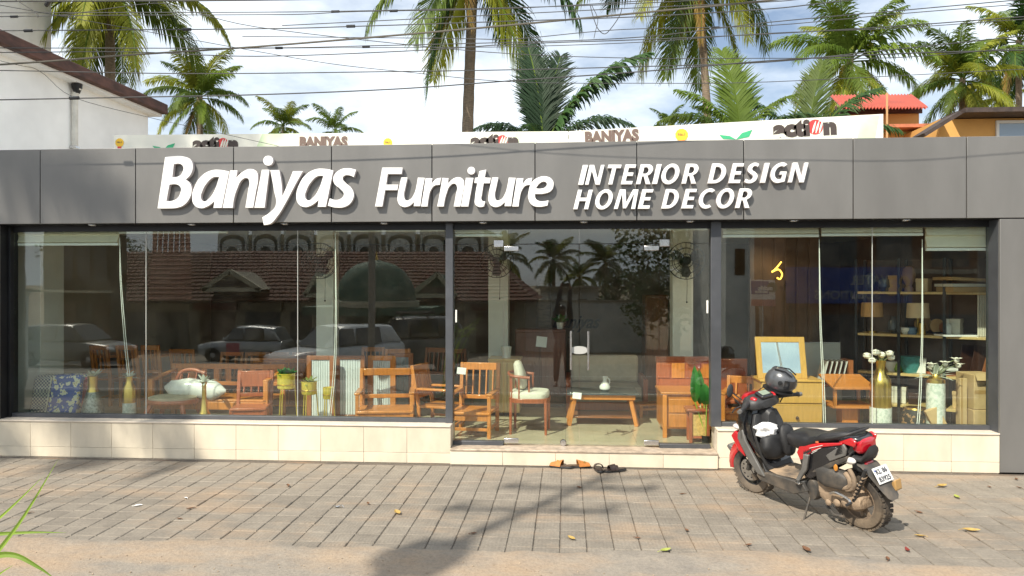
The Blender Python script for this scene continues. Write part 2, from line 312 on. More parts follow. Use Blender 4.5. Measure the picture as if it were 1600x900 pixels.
for x0, x1, n in ((XL - .1, XD0, 11), (XD1, XR - .002, 6)):
    p = MB().bb(x0 + .004, x1 - .004, .012, .34, -.02, ZP - .02).build('plinth', GROUT, shop)
    MB().bb(x0, x1, -.012, .34, ZP - .018, ZP).build('ledge', CREAMTOP, p, bevel=.004)
    ws = (x1 - x0) / n
    for i in range(n):
        a, b_ = x0 + ws * i + .0015, x0 + ws * (i + 1) - .0015
        if i == 0: a = x0
        if i == n - 1: b_ = x1
        MB().bb(a, b_, 0, .012, .115, ZP - .019).build('tile', CREAM, p, bevel=.002); MB().bb(a, b_, .001, .012, .002, .1125).build('tile', CREAM, p, bevel=.002)
st = MB().bb(XD0 + .004, XD1 - .004, -.018, .3, -.02, ZFL - .022).build('step', GROUT, shop)
ws = (XD1 - XD0) / 5
for i in range(5): MB().bb(XD0 + ws * i + .0015, XD0 + ws * (i + 1) - .0015, -.03, -.018, .002, ZFL - .02).build('tile', CREAM, st, bevel=.002)
MB().bb(XD0, XD1, -.04, .3, ZFL - .02, ZFL + .001).build('tread', mat('stone_tread', (.42, .34, .26), .35, var=.25, scale=14), st, bevel=.004)
# shell of the room
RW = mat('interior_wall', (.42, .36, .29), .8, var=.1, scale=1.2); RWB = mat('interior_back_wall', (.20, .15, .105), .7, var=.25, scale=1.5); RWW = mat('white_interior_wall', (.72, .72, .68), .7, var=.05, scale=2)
FLM = mat('floor_tile', (.52, .44, .31), .16, var=.12, scale=1.6, spec=.5)
BKW = 6.6
flo = B(XL - .75, XR + .75, .3, BKW, ZFL - .1, ZFL - .003).build('floor', mat('floor_joint', (.16, .13, .10), .8, var=.1), shop)
tw = .8; nx = int((XR - XL + 1.5) / tw) + 1; extra = MB()
for j in range(8):
    for i in range(nx):
        a, y0 = XL - .75 + i * tw, .3 + j * tw
        if y0 > 3.6: extra.bb(a + .0015, min(a + tw - .0015, XR + .75), y0 + .0015, min(y0 + tw - .0015, BKW), ZFL - .003, ZFL)
        else: MB().bb(a + .0015, min(a + tw - .0015, XR + .75), y0 + .0015, y0 + tw - .0015, ZFL - .003, ZFL).build('tile', FLM, flo)
kind(extra.build('tile', FLM, flo), 'stuff')
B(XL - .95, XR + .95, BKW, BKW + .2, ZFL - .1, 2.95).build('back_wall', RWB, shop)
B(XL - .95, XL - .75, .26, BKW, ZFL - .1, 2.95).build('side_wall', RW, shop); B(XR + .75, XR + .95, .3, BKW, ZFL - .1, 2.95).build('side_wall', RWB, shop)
B(at(19, 500, 1.05).x, at(63, 500, 1.05).x, 1.05, 1.5, ZFL, 2.74).build('pier', RWW, shop, bevel=.004)
B(-8.6, 6.2, .161, BKW + .3, 2.755, 2.95).build('ceiling', mat('ceiling_white', (.62, .58, .5), .8, var=.04), shop)
def colm(px0, px1, Y):
    a, b_ = at(px0, 450, Y).x, at(px1, 450, Y).x; B(a, b_, Y, Y + (b_ - a), ZFL, 2.75).build('column', RWW, shop, bevel=.006)
colm(494, 521, 1.9); colm(763, 794, 2.6); colm(1051, 1083, 1.9)
# soffit and header
B(XL, XR, .031, .19, ZF0 - .006, ZF0 + .004).build('soffit', BLACK, shop)
B(XL, XR, .19, .25, 2.565, ZF0 + .003).build('header', BLACK, shop, bevel=.003)
for px in (145, 300, 445, 600, 755, 912, 1078, 1240, 1415):
    c = at(px, 349, .105); d = MB().lathe([(.052, 0), (.052, -.008), (.04, -.010), (.036, -.004)], 16, (c.x, .105, ZF0 - .006)).build('downlight', STEEL, shop)
    MB().lathe([(.035, -.003), (.001, -.006)], 12, (c.x, .105, ZF0 - .0055)).build('lens', PWHITE, d)
# frames and panes
fr = []
def post(px0, px1, z0, y0=.14, y1=.27):
    a, b_ = at(px0, 500, y0).x, at(px1, 500, y0).x; return B(a, b_, y0, y1, z0, ZF0 - .008).build('mullion', GREYFR, shop, bevel=.004), a, b_
_, a0, a1 = post(696, 707.5, ZP); _, c0, c1 = post(1111, 1127, ZP)
B(XL, XL + .03, .14, .27, ZP, ZF0 - .008).build('mullion', BLACK, shop, bevel=.003)
def bottom_rail(x0, x1, z): return B(x0, x1, .165, .25, z, z + .045).build('bottom_rail', GREYFR, shop, bevel=.003)
bottom_rail(XL + .03, a0, ZP); bottom_rail(c1, XR - .004, ZP)
def pane(x0, x1, z0, z1, name='glass_pane', y=GY):
    return MB().bb(x0 + .002, x1 - .002, y, y + .012, z0, z1).build(name, GLASS, shop, smooth=False)
def panes(lst, z0, z1):
    for x0, x1 in zip(lst, lst[1:]): pane(x0, x1, z0, z1)
    for x in lst[1:-1]: B(x - .0022, x + .0022, GY - .001, GY + .013, z0, z1).build('silicone_joint', mat('silicone', (.55, .56, .53), .4), shop)
panes([XL + .03] + [at(p, 500, GY).x for p in (228, 465)] + [a0], ZP + .045, 2.566)
panes([c1] + [at(p, 500, GY).x for p in (1363,)] + [XR - .004], ZP + .045, 2.566)
XJ = [a1] + [at(p, 500, GY).x for p in (787, 905, 1030)] + [c0]
ZT = at(905, 381, GY).z; zb = ZFL + .012
bottom_rail(a1, XJ[1], ZFL); bottom_rail(XJ[3], c0, ZFL)
pane(XJ[0], XJ[1], ZFL + .045, ZT); pane(XJ[3], XJ[4], ZFL + .045, ZT); panes([XJ[0], XJ[2], XJ[4]], ZT + .004, 2.566)
for side, (x0, x1) in enumerate(((XJ[1], XJ[2]), (XJ[2], XJ[3]))):
    d = MB().bb(x0 + .004, x1 - .004, GY + .002, GY + .014, zb, ZT - .004).build('door', GLASS, shop, smooth=False)
    hx = (x0 if side == 0 else x1); s_ = 1 if side == 0 else -1
    for z in (ZT - .05, ZFL + .05): B(hx + (.004 if s_ > 0 else -.165), hx + (.165 if s_ > 0 else -.004), GY - .008, GY + .024, z - .026, z + .026).build('patch_fitting', STEEL, d, bevel=.004)
    bx = at(892 if side == 0 else 919, 545, GY).x; za, zz = at(892, 577, GY).z, at(892, 517, GY).z
    h = MB().tube([(bx, GY - .05, za), (bx, GY - .05, zz)], .0125, 10).tube([(bx, GY - .05, za + .08), (bx, GY + .06, za + .08)], .008, 8).tube([(bx, GY - .05, zz - .08), (bx, GY + .06, zz - .08)], .008, 8)
    h.build('handle', STEEL, d)
    c = at(900.5 if side == 0 else 911, 547, GY)
    if side == 0: MB().prism([(XJ[2] + .095 * math.copysign(abs(math.cos(q)) ** .8, math.cos(q)), c.z + .042 * math.sin(q)) for q in [6.283 * i / 24 for i in range(24)]], GY - .014, GY + .028).build('lock_plate', mat('lock_white', (.5, .5, .48), .3, .2), d)
c = at(880, 692, GY); fl = MB().lathe([(.001, -.016), (.03, -.016), (.036, -.008), (.036, .03)], 18, (c.x, GY, c.z), axis='y').build('floor_lock', STEEL, shop)
for hx, s_ in ((XJ[1], -1), (XJ[3], 1)): B(hx + (.004 if s_ > 0 else -.11), hx + (.11 if s_ > 0 else -.004), GY - .008, GY + .022, ZT - .032, ZT + .045).build('patch_fitting', STEEL, shop, bevel=.004)
for a_, z in ((a1 + .03, 1.62), (c0 - .03, 1.73)): MB().bb(a_ - .01, a_ + .01, GY - .02, GY - .001, z - .09, z + .05).build('catch', PWHITE, shop, bevel=.003)
# roman blinds behind the glass
BL = mat('blind_fabric', (.74, .68, .54), .85, var=.05, scale=4, bump=.1, bscale=150); BAR = mat('blind_bar', (.80, .80, .76), .4)
def blind(p0, p1, pb, label, folds):
    Y = .29; a, b_ = at(p0, 380, Y).x, at(p1, 380, Y).x; z0 = at((p0 + p1) / 2, pb, Y).z; z1 = 2.73
    t = thing('roman_blind', label, 'blind', (a, Y, z0), 0, 'cream blinds along the top of the windows'); w_ = b_ - a; h = z1 - z0
    MB().bb(0, w_, 0, .012, .03, h).build('fabric', BL, t)
    for i in range(folds):
        z = .03 + (h - .03) * (i + .0) / folds; MB().prism([(-.02 - .006 * (folds - i), z + .012), (0, z + (h * .8) / folds), (.006, z + (h * .8) / folds), (.004, z)], 0, w_, M=Matrix(((0, 1, 0, 0), (1, 0, 0, 0), (0, 0, 1, 0), (0, 0, 0, 1)))).build('fold', BL, t)
    MB().bb(-.004, w_ + .004, -.03, .0, 0, .03).build('bottom_bar', BAR, t, bevel=.004)
blind(25, 186, 384, 'lowest cream blind at the far end above the floral bolster', 3); blind(188, 356, 365, 'cream blind with white bar above the oval stool', 2)
blind(358, 523, 361, 'cream blind rolled high beside the white cord, above the gold pots', 1); blind(525, 694, 362, 'cream blind rolled high next to the doorway mullion', 1)
blind(712, 785, 370, 'narrow cream blind over the fixed pane beside the glass door', 2); blind(1031, 1105, 360, 'narrow cream blind above the wall fan by the door', 1); blind(1129, 1278, 371, 'cream blind above the dresser with mirror', 2)
blind(1283, 1440, 369, 'wide cream blind in front of the black shelving', 2); blind(1446, 1541, 392, 'longest cream blind, above the cardboard boxes', 3)
CORD = mat('white_cord', (.8, .79, .74), .6)
def cord(pts, label):
    m_ = MB(); Y = .235
    for k, dx in enumerate((0, 3.0)): m_.tube(crv([at(x + (dx * min(1, i * .6)), y, Y) for i, (x, y) in enumerate(pts)]), .0042, 5)
    tag(m_.build('blind_cord', CORD), label, 'cord', 'cords of the blinds')
cord([(187, 372), (188, 440), (194, 530), (200, 588)], 'white cord hanging beside the white bottle vase'); cord([(524, 365), (524, 500), (521, 580), (514, 650)], 'white cord hanging over the smallest gold pot')
cord([(1280, 374), (1281, 500), (1285, 600), (1287, 668)], 'white cord hanging at the edge of the dresser'); cord([(1441, 374), (1440, 520), (1436, 620), (1432, 672)], 'white cord hanging beside the white spotted vase')
# ------------------------------------------------------------------ shop lettering (traced outlines, solid letters)
def glyph(name, loops, parent, depth=.045, off=-.0035):
    """loops: list of closed loops of world points given as (x, z, corner?)"""
    cu = bpy.data.curves.new('g', 'CURVE'); cu.dimensions = '2D'; cu.fill_mode = 'BOTH'; cu.extrude = depth / 2; cu.bevel_depth = .0035; cu.bevel_resolution = 0; cu.resolution_u = 5; cu.offset = off
    for lp in loops:
        sp = cu.splines.new('BEZIER'); sp.bezier_points.add(len(lp) - 1); sp.use_cyclic_u = True
        for bp_, p in zip(sp.bezier_points, lp):
            bp_.co = (p[0], p[1], 0); h = 'VECTOR' if len(p) > 2 and p[2] else 'AUTO'; bp_.handle_left_type = bp_.handle_right_type = h
    o = bpy.data.objects.new('g', cu); COL.objects.link(o); bpy.context.view_layer.update()
    me = bpy.data.meshes.new_from_object(o.evaluated_get(bpy.context.evaluated_depsgraph_get())); bpy.data.objects.remove(o)
    me.name = name; me.materials.clear(); me.materials.append(WHITE); me.materials.append(LSIDE)
    for p in me.polygons: p.material_index = 0 if abs(p.normal.z) > .6 else 1; p.use_smooth = False
    ob = bpy.data.objects.new(name, me); COL.objects.link(ob); ob.parent = parent; ob.rotation_euler = (R(90), 0, 0); ob.location = (0, -.038, 0); return ob
YL = -.06
def traced(S, ox, oy, loops, dx=0, dy=0):
    o = []
    for lp in loops:
        q = []
        for p in lp:
            v = at(ox + (p[0] + dx) / S, oy + (p[1] + dy) / S, YL); q.append((v.x, v.z, len(p) > 2))
        o.append(q)
    return o
def circ(x, y, r, n=10): return [(x + r * math.cos(6.2832 * i / n), y + r * math.sin(6.2832 * i / n)) for i in range(n)]
C = 1
S1 = 1600 / 340
word1 = thing('shop_name_sign', 'largest white raised italic word on the grey fascia, with a long tailed y', 'sign lettering')
A_ = [[(604, 203, C), (540, 191), (470, 195), (400, 235), (350, 310), (330, 390), (345, 448), (390, 473), (440, 462), (495, 422, C), (487, 471, C), (549, 471, C)], [(530, 243, C), (488, 246), (440, 288), (408, 345), (397, 402), (418, 423), (452, 403), (492, 348)]]
for ch in ([[(132, 97, C), (200, 89), (270, 92), (322, 120), (336, 165), (322, 222), (285, 262, C), (318, 295), (327, 350), (310, 405), (270, 450), (220, 470), (150, 475), (76, 475, C)], [(197, 150, C), (237, 146), (264, 166), (261, 202), (235, 236), (185, 245, C)], [(165, 300, C), (215, 298), (246, 320), (244, 360), (218, 402), (178, 419), (142, 420, C)]],
           A_, [[(610, 195, C), (665, 195, C), (655, 248, C), (705, 203), (762, 184), (805, 205), (816, 258), (802, 345), (780, 470, C), (722, 470, C), (741, 345), (750, 272), (735, 252), (698, 265), (663, 330), (640, 400), (630, 471, C), (555, 471, C)]],
           [[(843, 190, C), (900, 190, C), (864, 470, C), (788, 470, C)]], [circ(890, 123, 37)],
           [[(905, 192, C), (972, 192, C), (988, 290), (994, 385, C), (1035, 290), (1072, 200, C), (1146, 200, C), (1090, 300), (1022, 430), (960, 530), (905, 588), (858, 597, C), (846, 540, C), (900, 505), (945, 450), (932, 340)]]):
    glyph('letter', traced(S1, 230, 225, ch), word1)
glyph('letter', traced(S1, 230, 225, A_, 766, -8), word1)
glyph('letter', traced(S1, 230, 225, [[(1537, 190, C), (1475, 178), (1412, 193), (1370, 240), (1374, 288), (1420, 332), (1446, 367), (1430, 397), (1390, 412), (1342, 400, C), (1328, 455, C), (1390, 469), (1462, 460), (1507, 420), (1519, 365), (1500, 323), (1458, 285), (1438, 255), (1452, 234), (1488, 232), (1520, 245, C)]]), word1)
word2 = thing('shop_trade_sign', 'second white raised italic word on the fascia, starting with a capital F', 'sign lettering')
U_ = [[(285, 262, C), (335, 262, C), (318, 340), (308, 412), (322, 440), (352, 434), (386, 388), (405, 320), (415, 263, C), (470, 265, C), (450, 370), (434, 487, C), (382, 487, C), (386, 455, C), (342, 488), (288, 489), (258, 452), (258, 390), (272, 320)]]
R_ = [[(475, 268, C), (528, 268, C), (522, 312, C), (555, 275), (597, 264, C), (587, 320, C), (545, 327), (515, 365), (500, 420), (490, 490, C), (440, 490, C), (458, 380)]]
I_ = [[(790, 265, C), (850, 265, C), (809, 490, C), (752, 490, C)]]
for ch, dx, dy in (([[(137, 185, C), (297, 185, C), (288, 236, C), (180, 236, C), (168, 318, C), (262, 318, C), (255, 362, C), (160, 362, C), (138, 490, C), (80, 490, C)]], 0, 0), (U_, 0, 0), (R_, 0, 0),
                   ([[(605, 265, C), (655, 268, C), (650, 308, C), (690, 272), (735, 260), (770, 280), (775, 325), (765, 392), (747, 490, C), (695, 490, C), (712, 392), (720, 332), (700, 311), (665, 330), (640, 385), (625, 440), (617, 490, C), (565, 490, C), (585, 390)]], 0, 0),
                   (I_, 0, 0), ([circ(832, 209, 30)], 0, 0), ([[(895, 212, C), (950, 200, C), (938, 262, C), (985, 265, C), (978, 308, C), (930, 308, C), (917, 390), (915, 440), (942, 450, C), (932, 489, C), (893, 493), (862, 470), (861, 420), (878, 308, C), (855, 305, C), (862, 264, C), (885, 262, C)]], 0, 0),
                   (U_, 710, 0), (R_, 712, 0), ([[(1437, 440, C), (1428, 482, C), (1370, 492), (1310, 480), (1278, 430), (1280, 370), (1305, 300), (1355, 262), (1420, 254), (1465, 280), (1476, 322), (1455, 367), (1410, 387), (1330, 392, C), (1336, 427), (1365, 446), (1400, 447)], [(1337, 347, C), (1365, 310), (1400, 295), (1422, 310), (1410, 337), (1375, 349)]], 0, 0)):
    glyph('letter', traced(5.0, 570, 225, ch, dx, dy), word2)
def arc(cx, cz, rx, rz, a0, a1, n=6): return [(cx + rx * math.cos(R(a0 + (a1 - a0) * i / n)), cz + rz * math.sin(R(a0 + (a1 - a0) * i / n))) for i in range(n + 1)]
def cn(l): return [(x, z, 1) for x, z in l]
def cends(l): return [(*l[0], 1)] + l[1:-1] + [(*l[-1], 1)]
G = {'I': ([cn([(0, 0), (0, 1), (.27, 1), (.27, 0)])], .27), 'N': ([cn([(0, 0), (0, 1), (.27, 1), (.59, .40), (.59, 1), (.82, 1), (.82, 0), (.57, 0), (.23, .62), (.23, 0)])], .82),
     'T': ([cn([(.24, 0), (.24, .79), (0, .79), (0, 1), (.74, 1), (.74, .79), (.5, .79), (.5, 0)])], .74), 'E': ([cn([(0, 0), (0, 1), (.6, 1), (.6, .8), (.26, .8), (.26, .61), (.56, .61), (.56, .41), (.26, .41), (.26, .2), (.62, .2), (.62, 0)])], .62),
     'H': ([cn([(0, 0), (0, 1), (.26, 1), (.26, .61), (.56, .61), (.56, 1), (.82, 1), (.82, 0), (.56, 0), (.56, .4), (.26, .4), (.26, 0)])], .82),
     'M': ([cn([(0, 0), (.07, 1), (.4, 1), (.56, .42), (.74, 1), (1.05, 1), (1.12, 0), (.88, 0), (.85, .66), (.65, .03), (.46, .03), (.27, .66), (.24, 0)])], 1.12),
     'O': ([arc(.47, .5, .47, .52, 0, 330, 11), arc(.47, .5, .21, .31, 0, 330, 11)], .94),
     'D': ([cn([(0, 0), (0, 1)]) + [(.32, 1)] + arc(.34, .5, .5, .5, 70, -70, 6) + [(.32, 0)], cn([(.26, .2), (.26, .8)]) + [(.36, .8)] + arc(.36, .5, .21, .29, 60, -60, 4) + [(.36, .2)]], .84),
     'R': ([cn([(0, 0), (0, 1)]) + [(.36, 1.0)] + arc(.40, .70, .32, .30, 75, -48, 5) + cn([(.52, .42), (.78, 0), (.50, 0), (.31, .37), (.26, .37), (.26, 0)]), cn([(.26, .55), (.26, .81)]) + [(.38, .81), (.47, .69), (.38, .55)]], .78),
     'C': ([cends(arc(.5, .5, .5, .52, 52, 308, 9)) + cends(arc(.52, .5, .26, .31, 300, 60, 7))], .80),
     'G': ([cends(arc(.5, .5, .5, .52, 52, 290, 9)) + cn([(.86, .06), (.86, .58), (.48, .58), (.48, .39), (.62, .39), (.62, .22)]) + cends(arc(.52, .5, .26, .3, 290, 62, 7))], .86),
     'S': ([[(.60, .94, 1), (.4, 1.02), (.16, .97), (.03, .80), (.05, .58), (.22, .45), (.36, .36), (.38, .25), (.27, .18), (.04, .25, 1), (.0, .05, 1), (.24, -.02), (.5, .03), (.65, .2), (.63, .42), (.46, .57), (.30, .67), (.31, .78), (.4, .82), (.55, .76, 1)]], .65)}
word3 = thing('shop_service_sign', 'two small lines of white raised capitals on the fascia beside the shop name', 'sign lettering')
def row(txt, pb, ph, spans):
    for ch, (x0, x1) in zip(txt, spans):
        loops, w_ = G[ch]; f = lambda x: pb[0] + (pb[1] - pb[0]) * (x - spans[0][0]) / (spans[-1][1] - spans[0][0]); o = []
        for lp in loops:
            q = []
            for p in lp:
                X = x0 + (x1 - x0) * p[0] / w_ + 31 * p[1]; Yb = f(x0) - ph * p[1]; v = at(880 + X / 4, 225 + Yb / 4, YL); q.append((v.x, v.z, len(p) > 2))
            o.append(q)
        glyph('letter', o, word3, off=-.0075)
row('INTERIORDESIGN', (258, 242), 129, [(90, 128), (133, 231), (250, 338), (357, 432), (452, 549), (553, 589), (598, 712), (737, 834), (900, 1004), (1030, 1106), (1128, 1206), (1228, 1264), (1280, 1384), (1403, 1506)])
row('HOMEDECOR', (411, 402), 127, [(60, 158), (185, 295), (313, 452), (463, 540), (610, 708), (735, 812), (832, 925), (942, 1054), (1072, 1168)])
# flat print
def text(body, x, y, z, size, m, parent=None, shear=0, bold=.0, rot=(R(90), 0, 0), name='lettering', align='LEFT', depth=.002, sx=1):
    c = bpy.data.curves.new('t', 'FONT'); c.body = body; c.size = size; c.shear = shear; c.offset = bold; c.extrude = depth; c.align_x = align; c.resolution_u = 3
    o = bpy.data.objects.new('t', c); COL.objects.link(o); bpy.context.view_layer.update()
    me = bpy.data.meshes.new_from_object(o.evaluated_get(bpy.context.evaluated_depsgraph_get())); bpy.data.objects.remove(o)
    me.materials.clear(); me.materials.append(m); ob = bpy.data.objects.new(name, me); COL.objects.link(ob); ob.parent = parent; ob.location = (x, y, z); ob.rotation_euler = rot; ob.scale = (sx, 1, 1); return ob
# roof banners
BANM = mat('banner_vinyl', (.80, .79, .70), .5, var=.05, scale=1.4); INK = mat('dark_print', (.06, .045, .04), .6); REDP = mat('red_print', (.65, .05, .05), .5, var=.2, scale=9); GRNP = mat('green_print', (.05, .42, .20), .5); GRNL = mat('pale_green_print', (.50, .68, .38), .6, col2=(.80, .80, .70), scale=1.2); YELP = mat('yellow_print', (.85, .52, .04), .5); BRNP = mat('brown_print', (.16, .11, .09), .6)
def banner(ptl, ptr, label, marks, Y=1.3):
    a, b_ = at(*ptl, Y), at(*ptr, Y); t = thing('roof_banner', label, 'banner', (a.x, Y, a.z)); dx, dz = b_.x - a.x, b_.z - a.z; ang = math.atan2(dz, dx); ln = math.hypot(dx, dz)
    t.rotation_euler = (0, -ang, 0); H = .62
    sh = MB().prism([(0, 0), (ln, 0), (ln - H * math.sin(ang), -H * math.cos(ang)), (-H * math.sin(ang), -H * math.cos(ang))], 0, .02).build('sheet', BANM, t)
    fr_ = MB()
    for x in (.02, ln / 3, ln * 2 / 3, ln - .02): fr_.bb(x - .015, x + .015, .022, .05, -1.0, -.02)
    fr_.bb(0, ln, .05, .075, -.3, -.27); fr_.build('frame', mat('rusty_pipe', (.2, .13, .1), .7, .3, var=.2), t)
    q = t.matrix_basis.inverted()
    def loc(px, py): v = q @ at(px, py, Y); return v.x, v.z
    bpy.context.view_layer.update()
    for mk in marks:
        k, px, py, h = mk[0], mk[1], mk[2], mk[3]; x, z = loc(px, py)
        if k == 'word': text(mk[4], x, -.004, z, h, mk[5], sh, bold=.012, sx=mk[6])
        elif k == 'logo':
            s_ = h * .86; text('acti', x, -.004, z, s_ * 1.25, INK, sh, bold=.02, sx=1.15); text('n', x + s_ * 2.86, -.004, z, s_ * 1.25, INK, sh, bold=.02, sx=1.15)
            ob = MB().lathe([(.001, 0), (s_ * .45, 0)], 20, (x + s_ * 2.38, -.003, z + s_ * .42), axis='y', caps=False).build('emblem', REDP, sh)
            for i in range(3): MB().tube([(x + s_ * (2.2 + .2 * i) + .25 * s_ * t_, -.006, z + s_ * (.05 + .8 * t_)) for t_ in (0, .3, .6, .9)], [.006, .014, .012, .003], 4).build('streak', BANM, ob)
        elif k == 'leaf':
            for sx_, rr in ((-1, .5), (1, .8)): MB().prism([(x, z), (x + sx_ * h * .35, z + h * .45 * rr), (x + sx_ * h * .95, z + h * .65 * rr), (x + sx_ * h * .75, z + h * .15 * rr)], -.006, -.002).build('leaf_emblem', GRNP, sh)
        elif k == 'seal':
            MB().prism([(x + h * (1 + .07 * (i % 2)) * math.cos(i * .2618), z + h * (1 + .07 * (i % 2)) * math.sin(i * .2618)) for i in range(24)], -.005, -.002).build('seal', YELP, sh)
            text('No.1', x, -.007, z - h * .1, h * .62, BRNP, sh, align='CENTER'); MB().bb(x - h * .45, x + h * .45, -.007, -.003, z - h * 1.5, z - h * .9).build('ribbon', REDP, sh)
        elif k == 'wash':
            MB().prism([(x, z), (x + h, z), (x + h * .55, z - .45), (x - h * .4, z - .45)], -.0015, -.0005).build('print_panel', GRNL, sh)
banner((178, 211), (888, 205), 'long low white banner with two dark logos above the fascia', [('seal', 187, 223, .055), ('leaf', 256, 234, .16), ('logo', 303, 233, .19), ('wash', 410, 209, .5), ('word', 468, 229, .17, 'BANIYAS', BRNP, .92), ('seal', 606, 223, .055), ('logo', 737, 229, .19)])
banner((889, 205), (1380, 178), 'tilted white banner rising towards the red roof, with brown capitals and a green leaf', [('wash', 806, 208, .3), ('word', 914, 223, .185, 'BANIYAS', BRNP, .9), ('seal', 1065, 211, .075), ('leaf', 1150, 218, .21), ('logo', 1210, 213, .24), ('wash', 1345, 182, .22)])
# ------------------------------------------------------------------ houses behind the shop
WALLW = mat('white_wall_paint', (.86, .86, .84), .75, var=.09, scale=.7, bump=.15, bscale=18); BRNE = mat('brown_roof_edge', (.085, .04, .03), .75, var=.45, scale=2.5, stretch=(1, 1, 3))
ORW = mat('orange_wall_paint', (.64, .345, .10), .8, var=.09, scale=1.2); REDR = mat('red_roof_sheet', (.46, .095, .06), .5, var=.18, scale=2); DKR = mat('dark_roof_edge', (.05, .035, .03), .7, var=.3)
h = thing('white_house', 'plain white building with a thick brown roof edge left of the shop', 'building')
wl = B(-18, -9.52, 1.0, 8.3, -.05, 5.88).build('wall', WALLW, h)
rf = B(-18, -9.18, .6, 8.55, 5.89, 6.12).build('roof', BRNE, h, bevel=.02)
MB().bb(-17.9, -9.3, .7, 8.5, 5.83, 5.888).build('roof_slab', WALLW, h)
px_y = 5.2
for i in range(60):
    if at(115, 200, px_y).x < -9.44: break
    px_y += .05
pp = MB().tube([(-9.44, px_y, .1), (-9.44, px_y, 5.6), (-9.36, px_y, 5.75)], .055, 10)
pp.build('drain_pipe', mat('white_pipe', (.68, .66, .6), .5, var=.1), h)
MB().lathe([(.05, 5.64), (.09, 5.74), (.10, 5.82)], 10, (-9.4, px_y, 0)).build('rain_hopper', BLACK, h)
for z in (2.6, 3.6, 4.6): MB().bb(-9.52, -9.38, px_y - .06, px_y + .06, z - .02, z + .02).build('bracket', STEEL, h)
h = thing('tall_white_house', 'taller pale wall rising behind the brown roof edge at the upper left', 'building'); x8 = at(80, 60, 18).x
MB().bb(x8 - 9, x8, 12, 18, -.05, 12.5).build('wall', WALLW, h); MB().bb(x8 - 9.2, x8 + .2, 11.8, 18.2, 12.5, 12.8).build('roof', BRNE, h)
MB().bb(x8 - 9, x8 + .03, 11.96, 12.0, 7.4, 7.55).build('string_course', WALLW, h)
a = at(78, 8, 12); MB().tube([(a.x - .1, 11.99, a.z), (a.x + .25, 11.7, a.z + .1), (a.x + .42, 11.5, a.z - .05)], .06, 8).build('bracket_lamp', BLACK, h)
def corrugated(a, b_, c, d, m, parent, name='roof', n=26, amp=.035):   # a,b upper edge; d,c lower edge
    A_, B_, C_, D_ = map(Vector, (a, b_, c, d)); nn = (B_ - A_).cross(D_ - A_).normalized(); mb = MB(); vs = []; k = n * 4
    for i in range(k + 1):
        t = i / k; o = nn * amp * math.sin(i * math.pi / 2)
        for p in (A_.lerp(B_, t), D_.lerp(C_, t)): vs += [p + o, p + o - Vector((0, 0, .02))]
    fs = []
    for i in range(k):
        q = i * 4; fs += [(q, q + 2, q + 6, q + 4), (q + 1, q + 5, q + 7, q + 3), (q + 2, q + 3, q + 7, q + 6), (q, q + 4, q + 5, q + 1)]
    fs += [(0, 1, 3, 2), (k * 4, k * 4 + 2, k * 4 + 3, k * 4 + 1)]
    return mb.add(vs, fs).build(name, m, parent, smooth=False)
h = thing('orange_house', 'small orange house with a red corrugated roof, rising behind the white banner', 'building'); Y = 14
p = lambda x, y, d=0: at(x, y, Y + d)
B(p(1325, 190).x, p(1436, 190).x, Y, Y + 3, -.05, p(1400, 166).z).build('wall', ORW, h)
corrugated(p(1297, 149, 1.5), p(1424, 148, 1.5), p(1450, 168, -.6), p(1316, 168, -.6), REDR, h)
B(p(1322, 190).x, p(1440, 190).x, Y - .05, Y - .01, p(1400, 178).z, p(1400, 169).z).build('eaves_board', BRNE, h)
B(p(1322, 190).x, p(1455, 190).x, Y - .55, Y, p(1400, 205).z, p(1400, 200).z).build('sunshade', mat('terracotta_slab', (.42, .14, .07), .8, var=.2), h)
MB().tube([p(1306, 205, -.4), p(1306, 166, -.4)], .035, 6).build('roof_post', BRNE, h); MB().tube([p(1386, 230, -.7), p(1386, 145, -.7)], .03, 6).build('drain_pipe', mat('rusty_pipe2', (.5, .3, .14), .7), h)
MB().prism([(p(1297, 205).x, p(1297, 205).z), (p(1325, 205).x, p(1325, 205).z), (p(1325, 160).x, p(1325, 160).z)], Y + .1, Y + .2).build('gable_gap_shade', DKR, h)  # dark sheet standing in for the shadowed gap under the left gable
h = thing('orange_bungalow', 'orange house with a dark overhanging roof edge and white framed window at the far right', 'building'); Y = 12
B(p(1468, 200).x, p(1680, 200).x, Y, Y + 4, -.05, p(1500, 186).z).build('wall', ORW, h)
ro = MB(); ro.bar(p(1432, 216, -.5), p(1487, 182, -.5), .9, .09); ro.build('verge_board', DKR, h)
B(p(1486, 180).x, p(1700, 180).x, Y - .7, Y + 4.2, p(1490, 185).z, p(1490, 178).z).build('roof', DKR, h)
wf = MB(); x0, x1, z0, z1 = p(1555, 200).x, p(1640, 200).x, p(1560, 224).z, p(1560, 189).z
for q in ((x0, x0 + .07, z0, z1), (x1 - .07, x1, z0, z1), (x0 + .07, x1 - .07, z1 - .07, z1), ): wf.bb(q[0], q[1], Y - .06, Y + .02, q[2], q[3])
wf = wf.build('window', mat('white_frame', (.75, .74, .7), .5), h); MB().bb(x0 + .07, x1 - .07, Y - .02, Y - .003, z0, z1 - .07).build('pane', mat('sky_pane', (.25, .33, .42), .05, spec=1), wf)
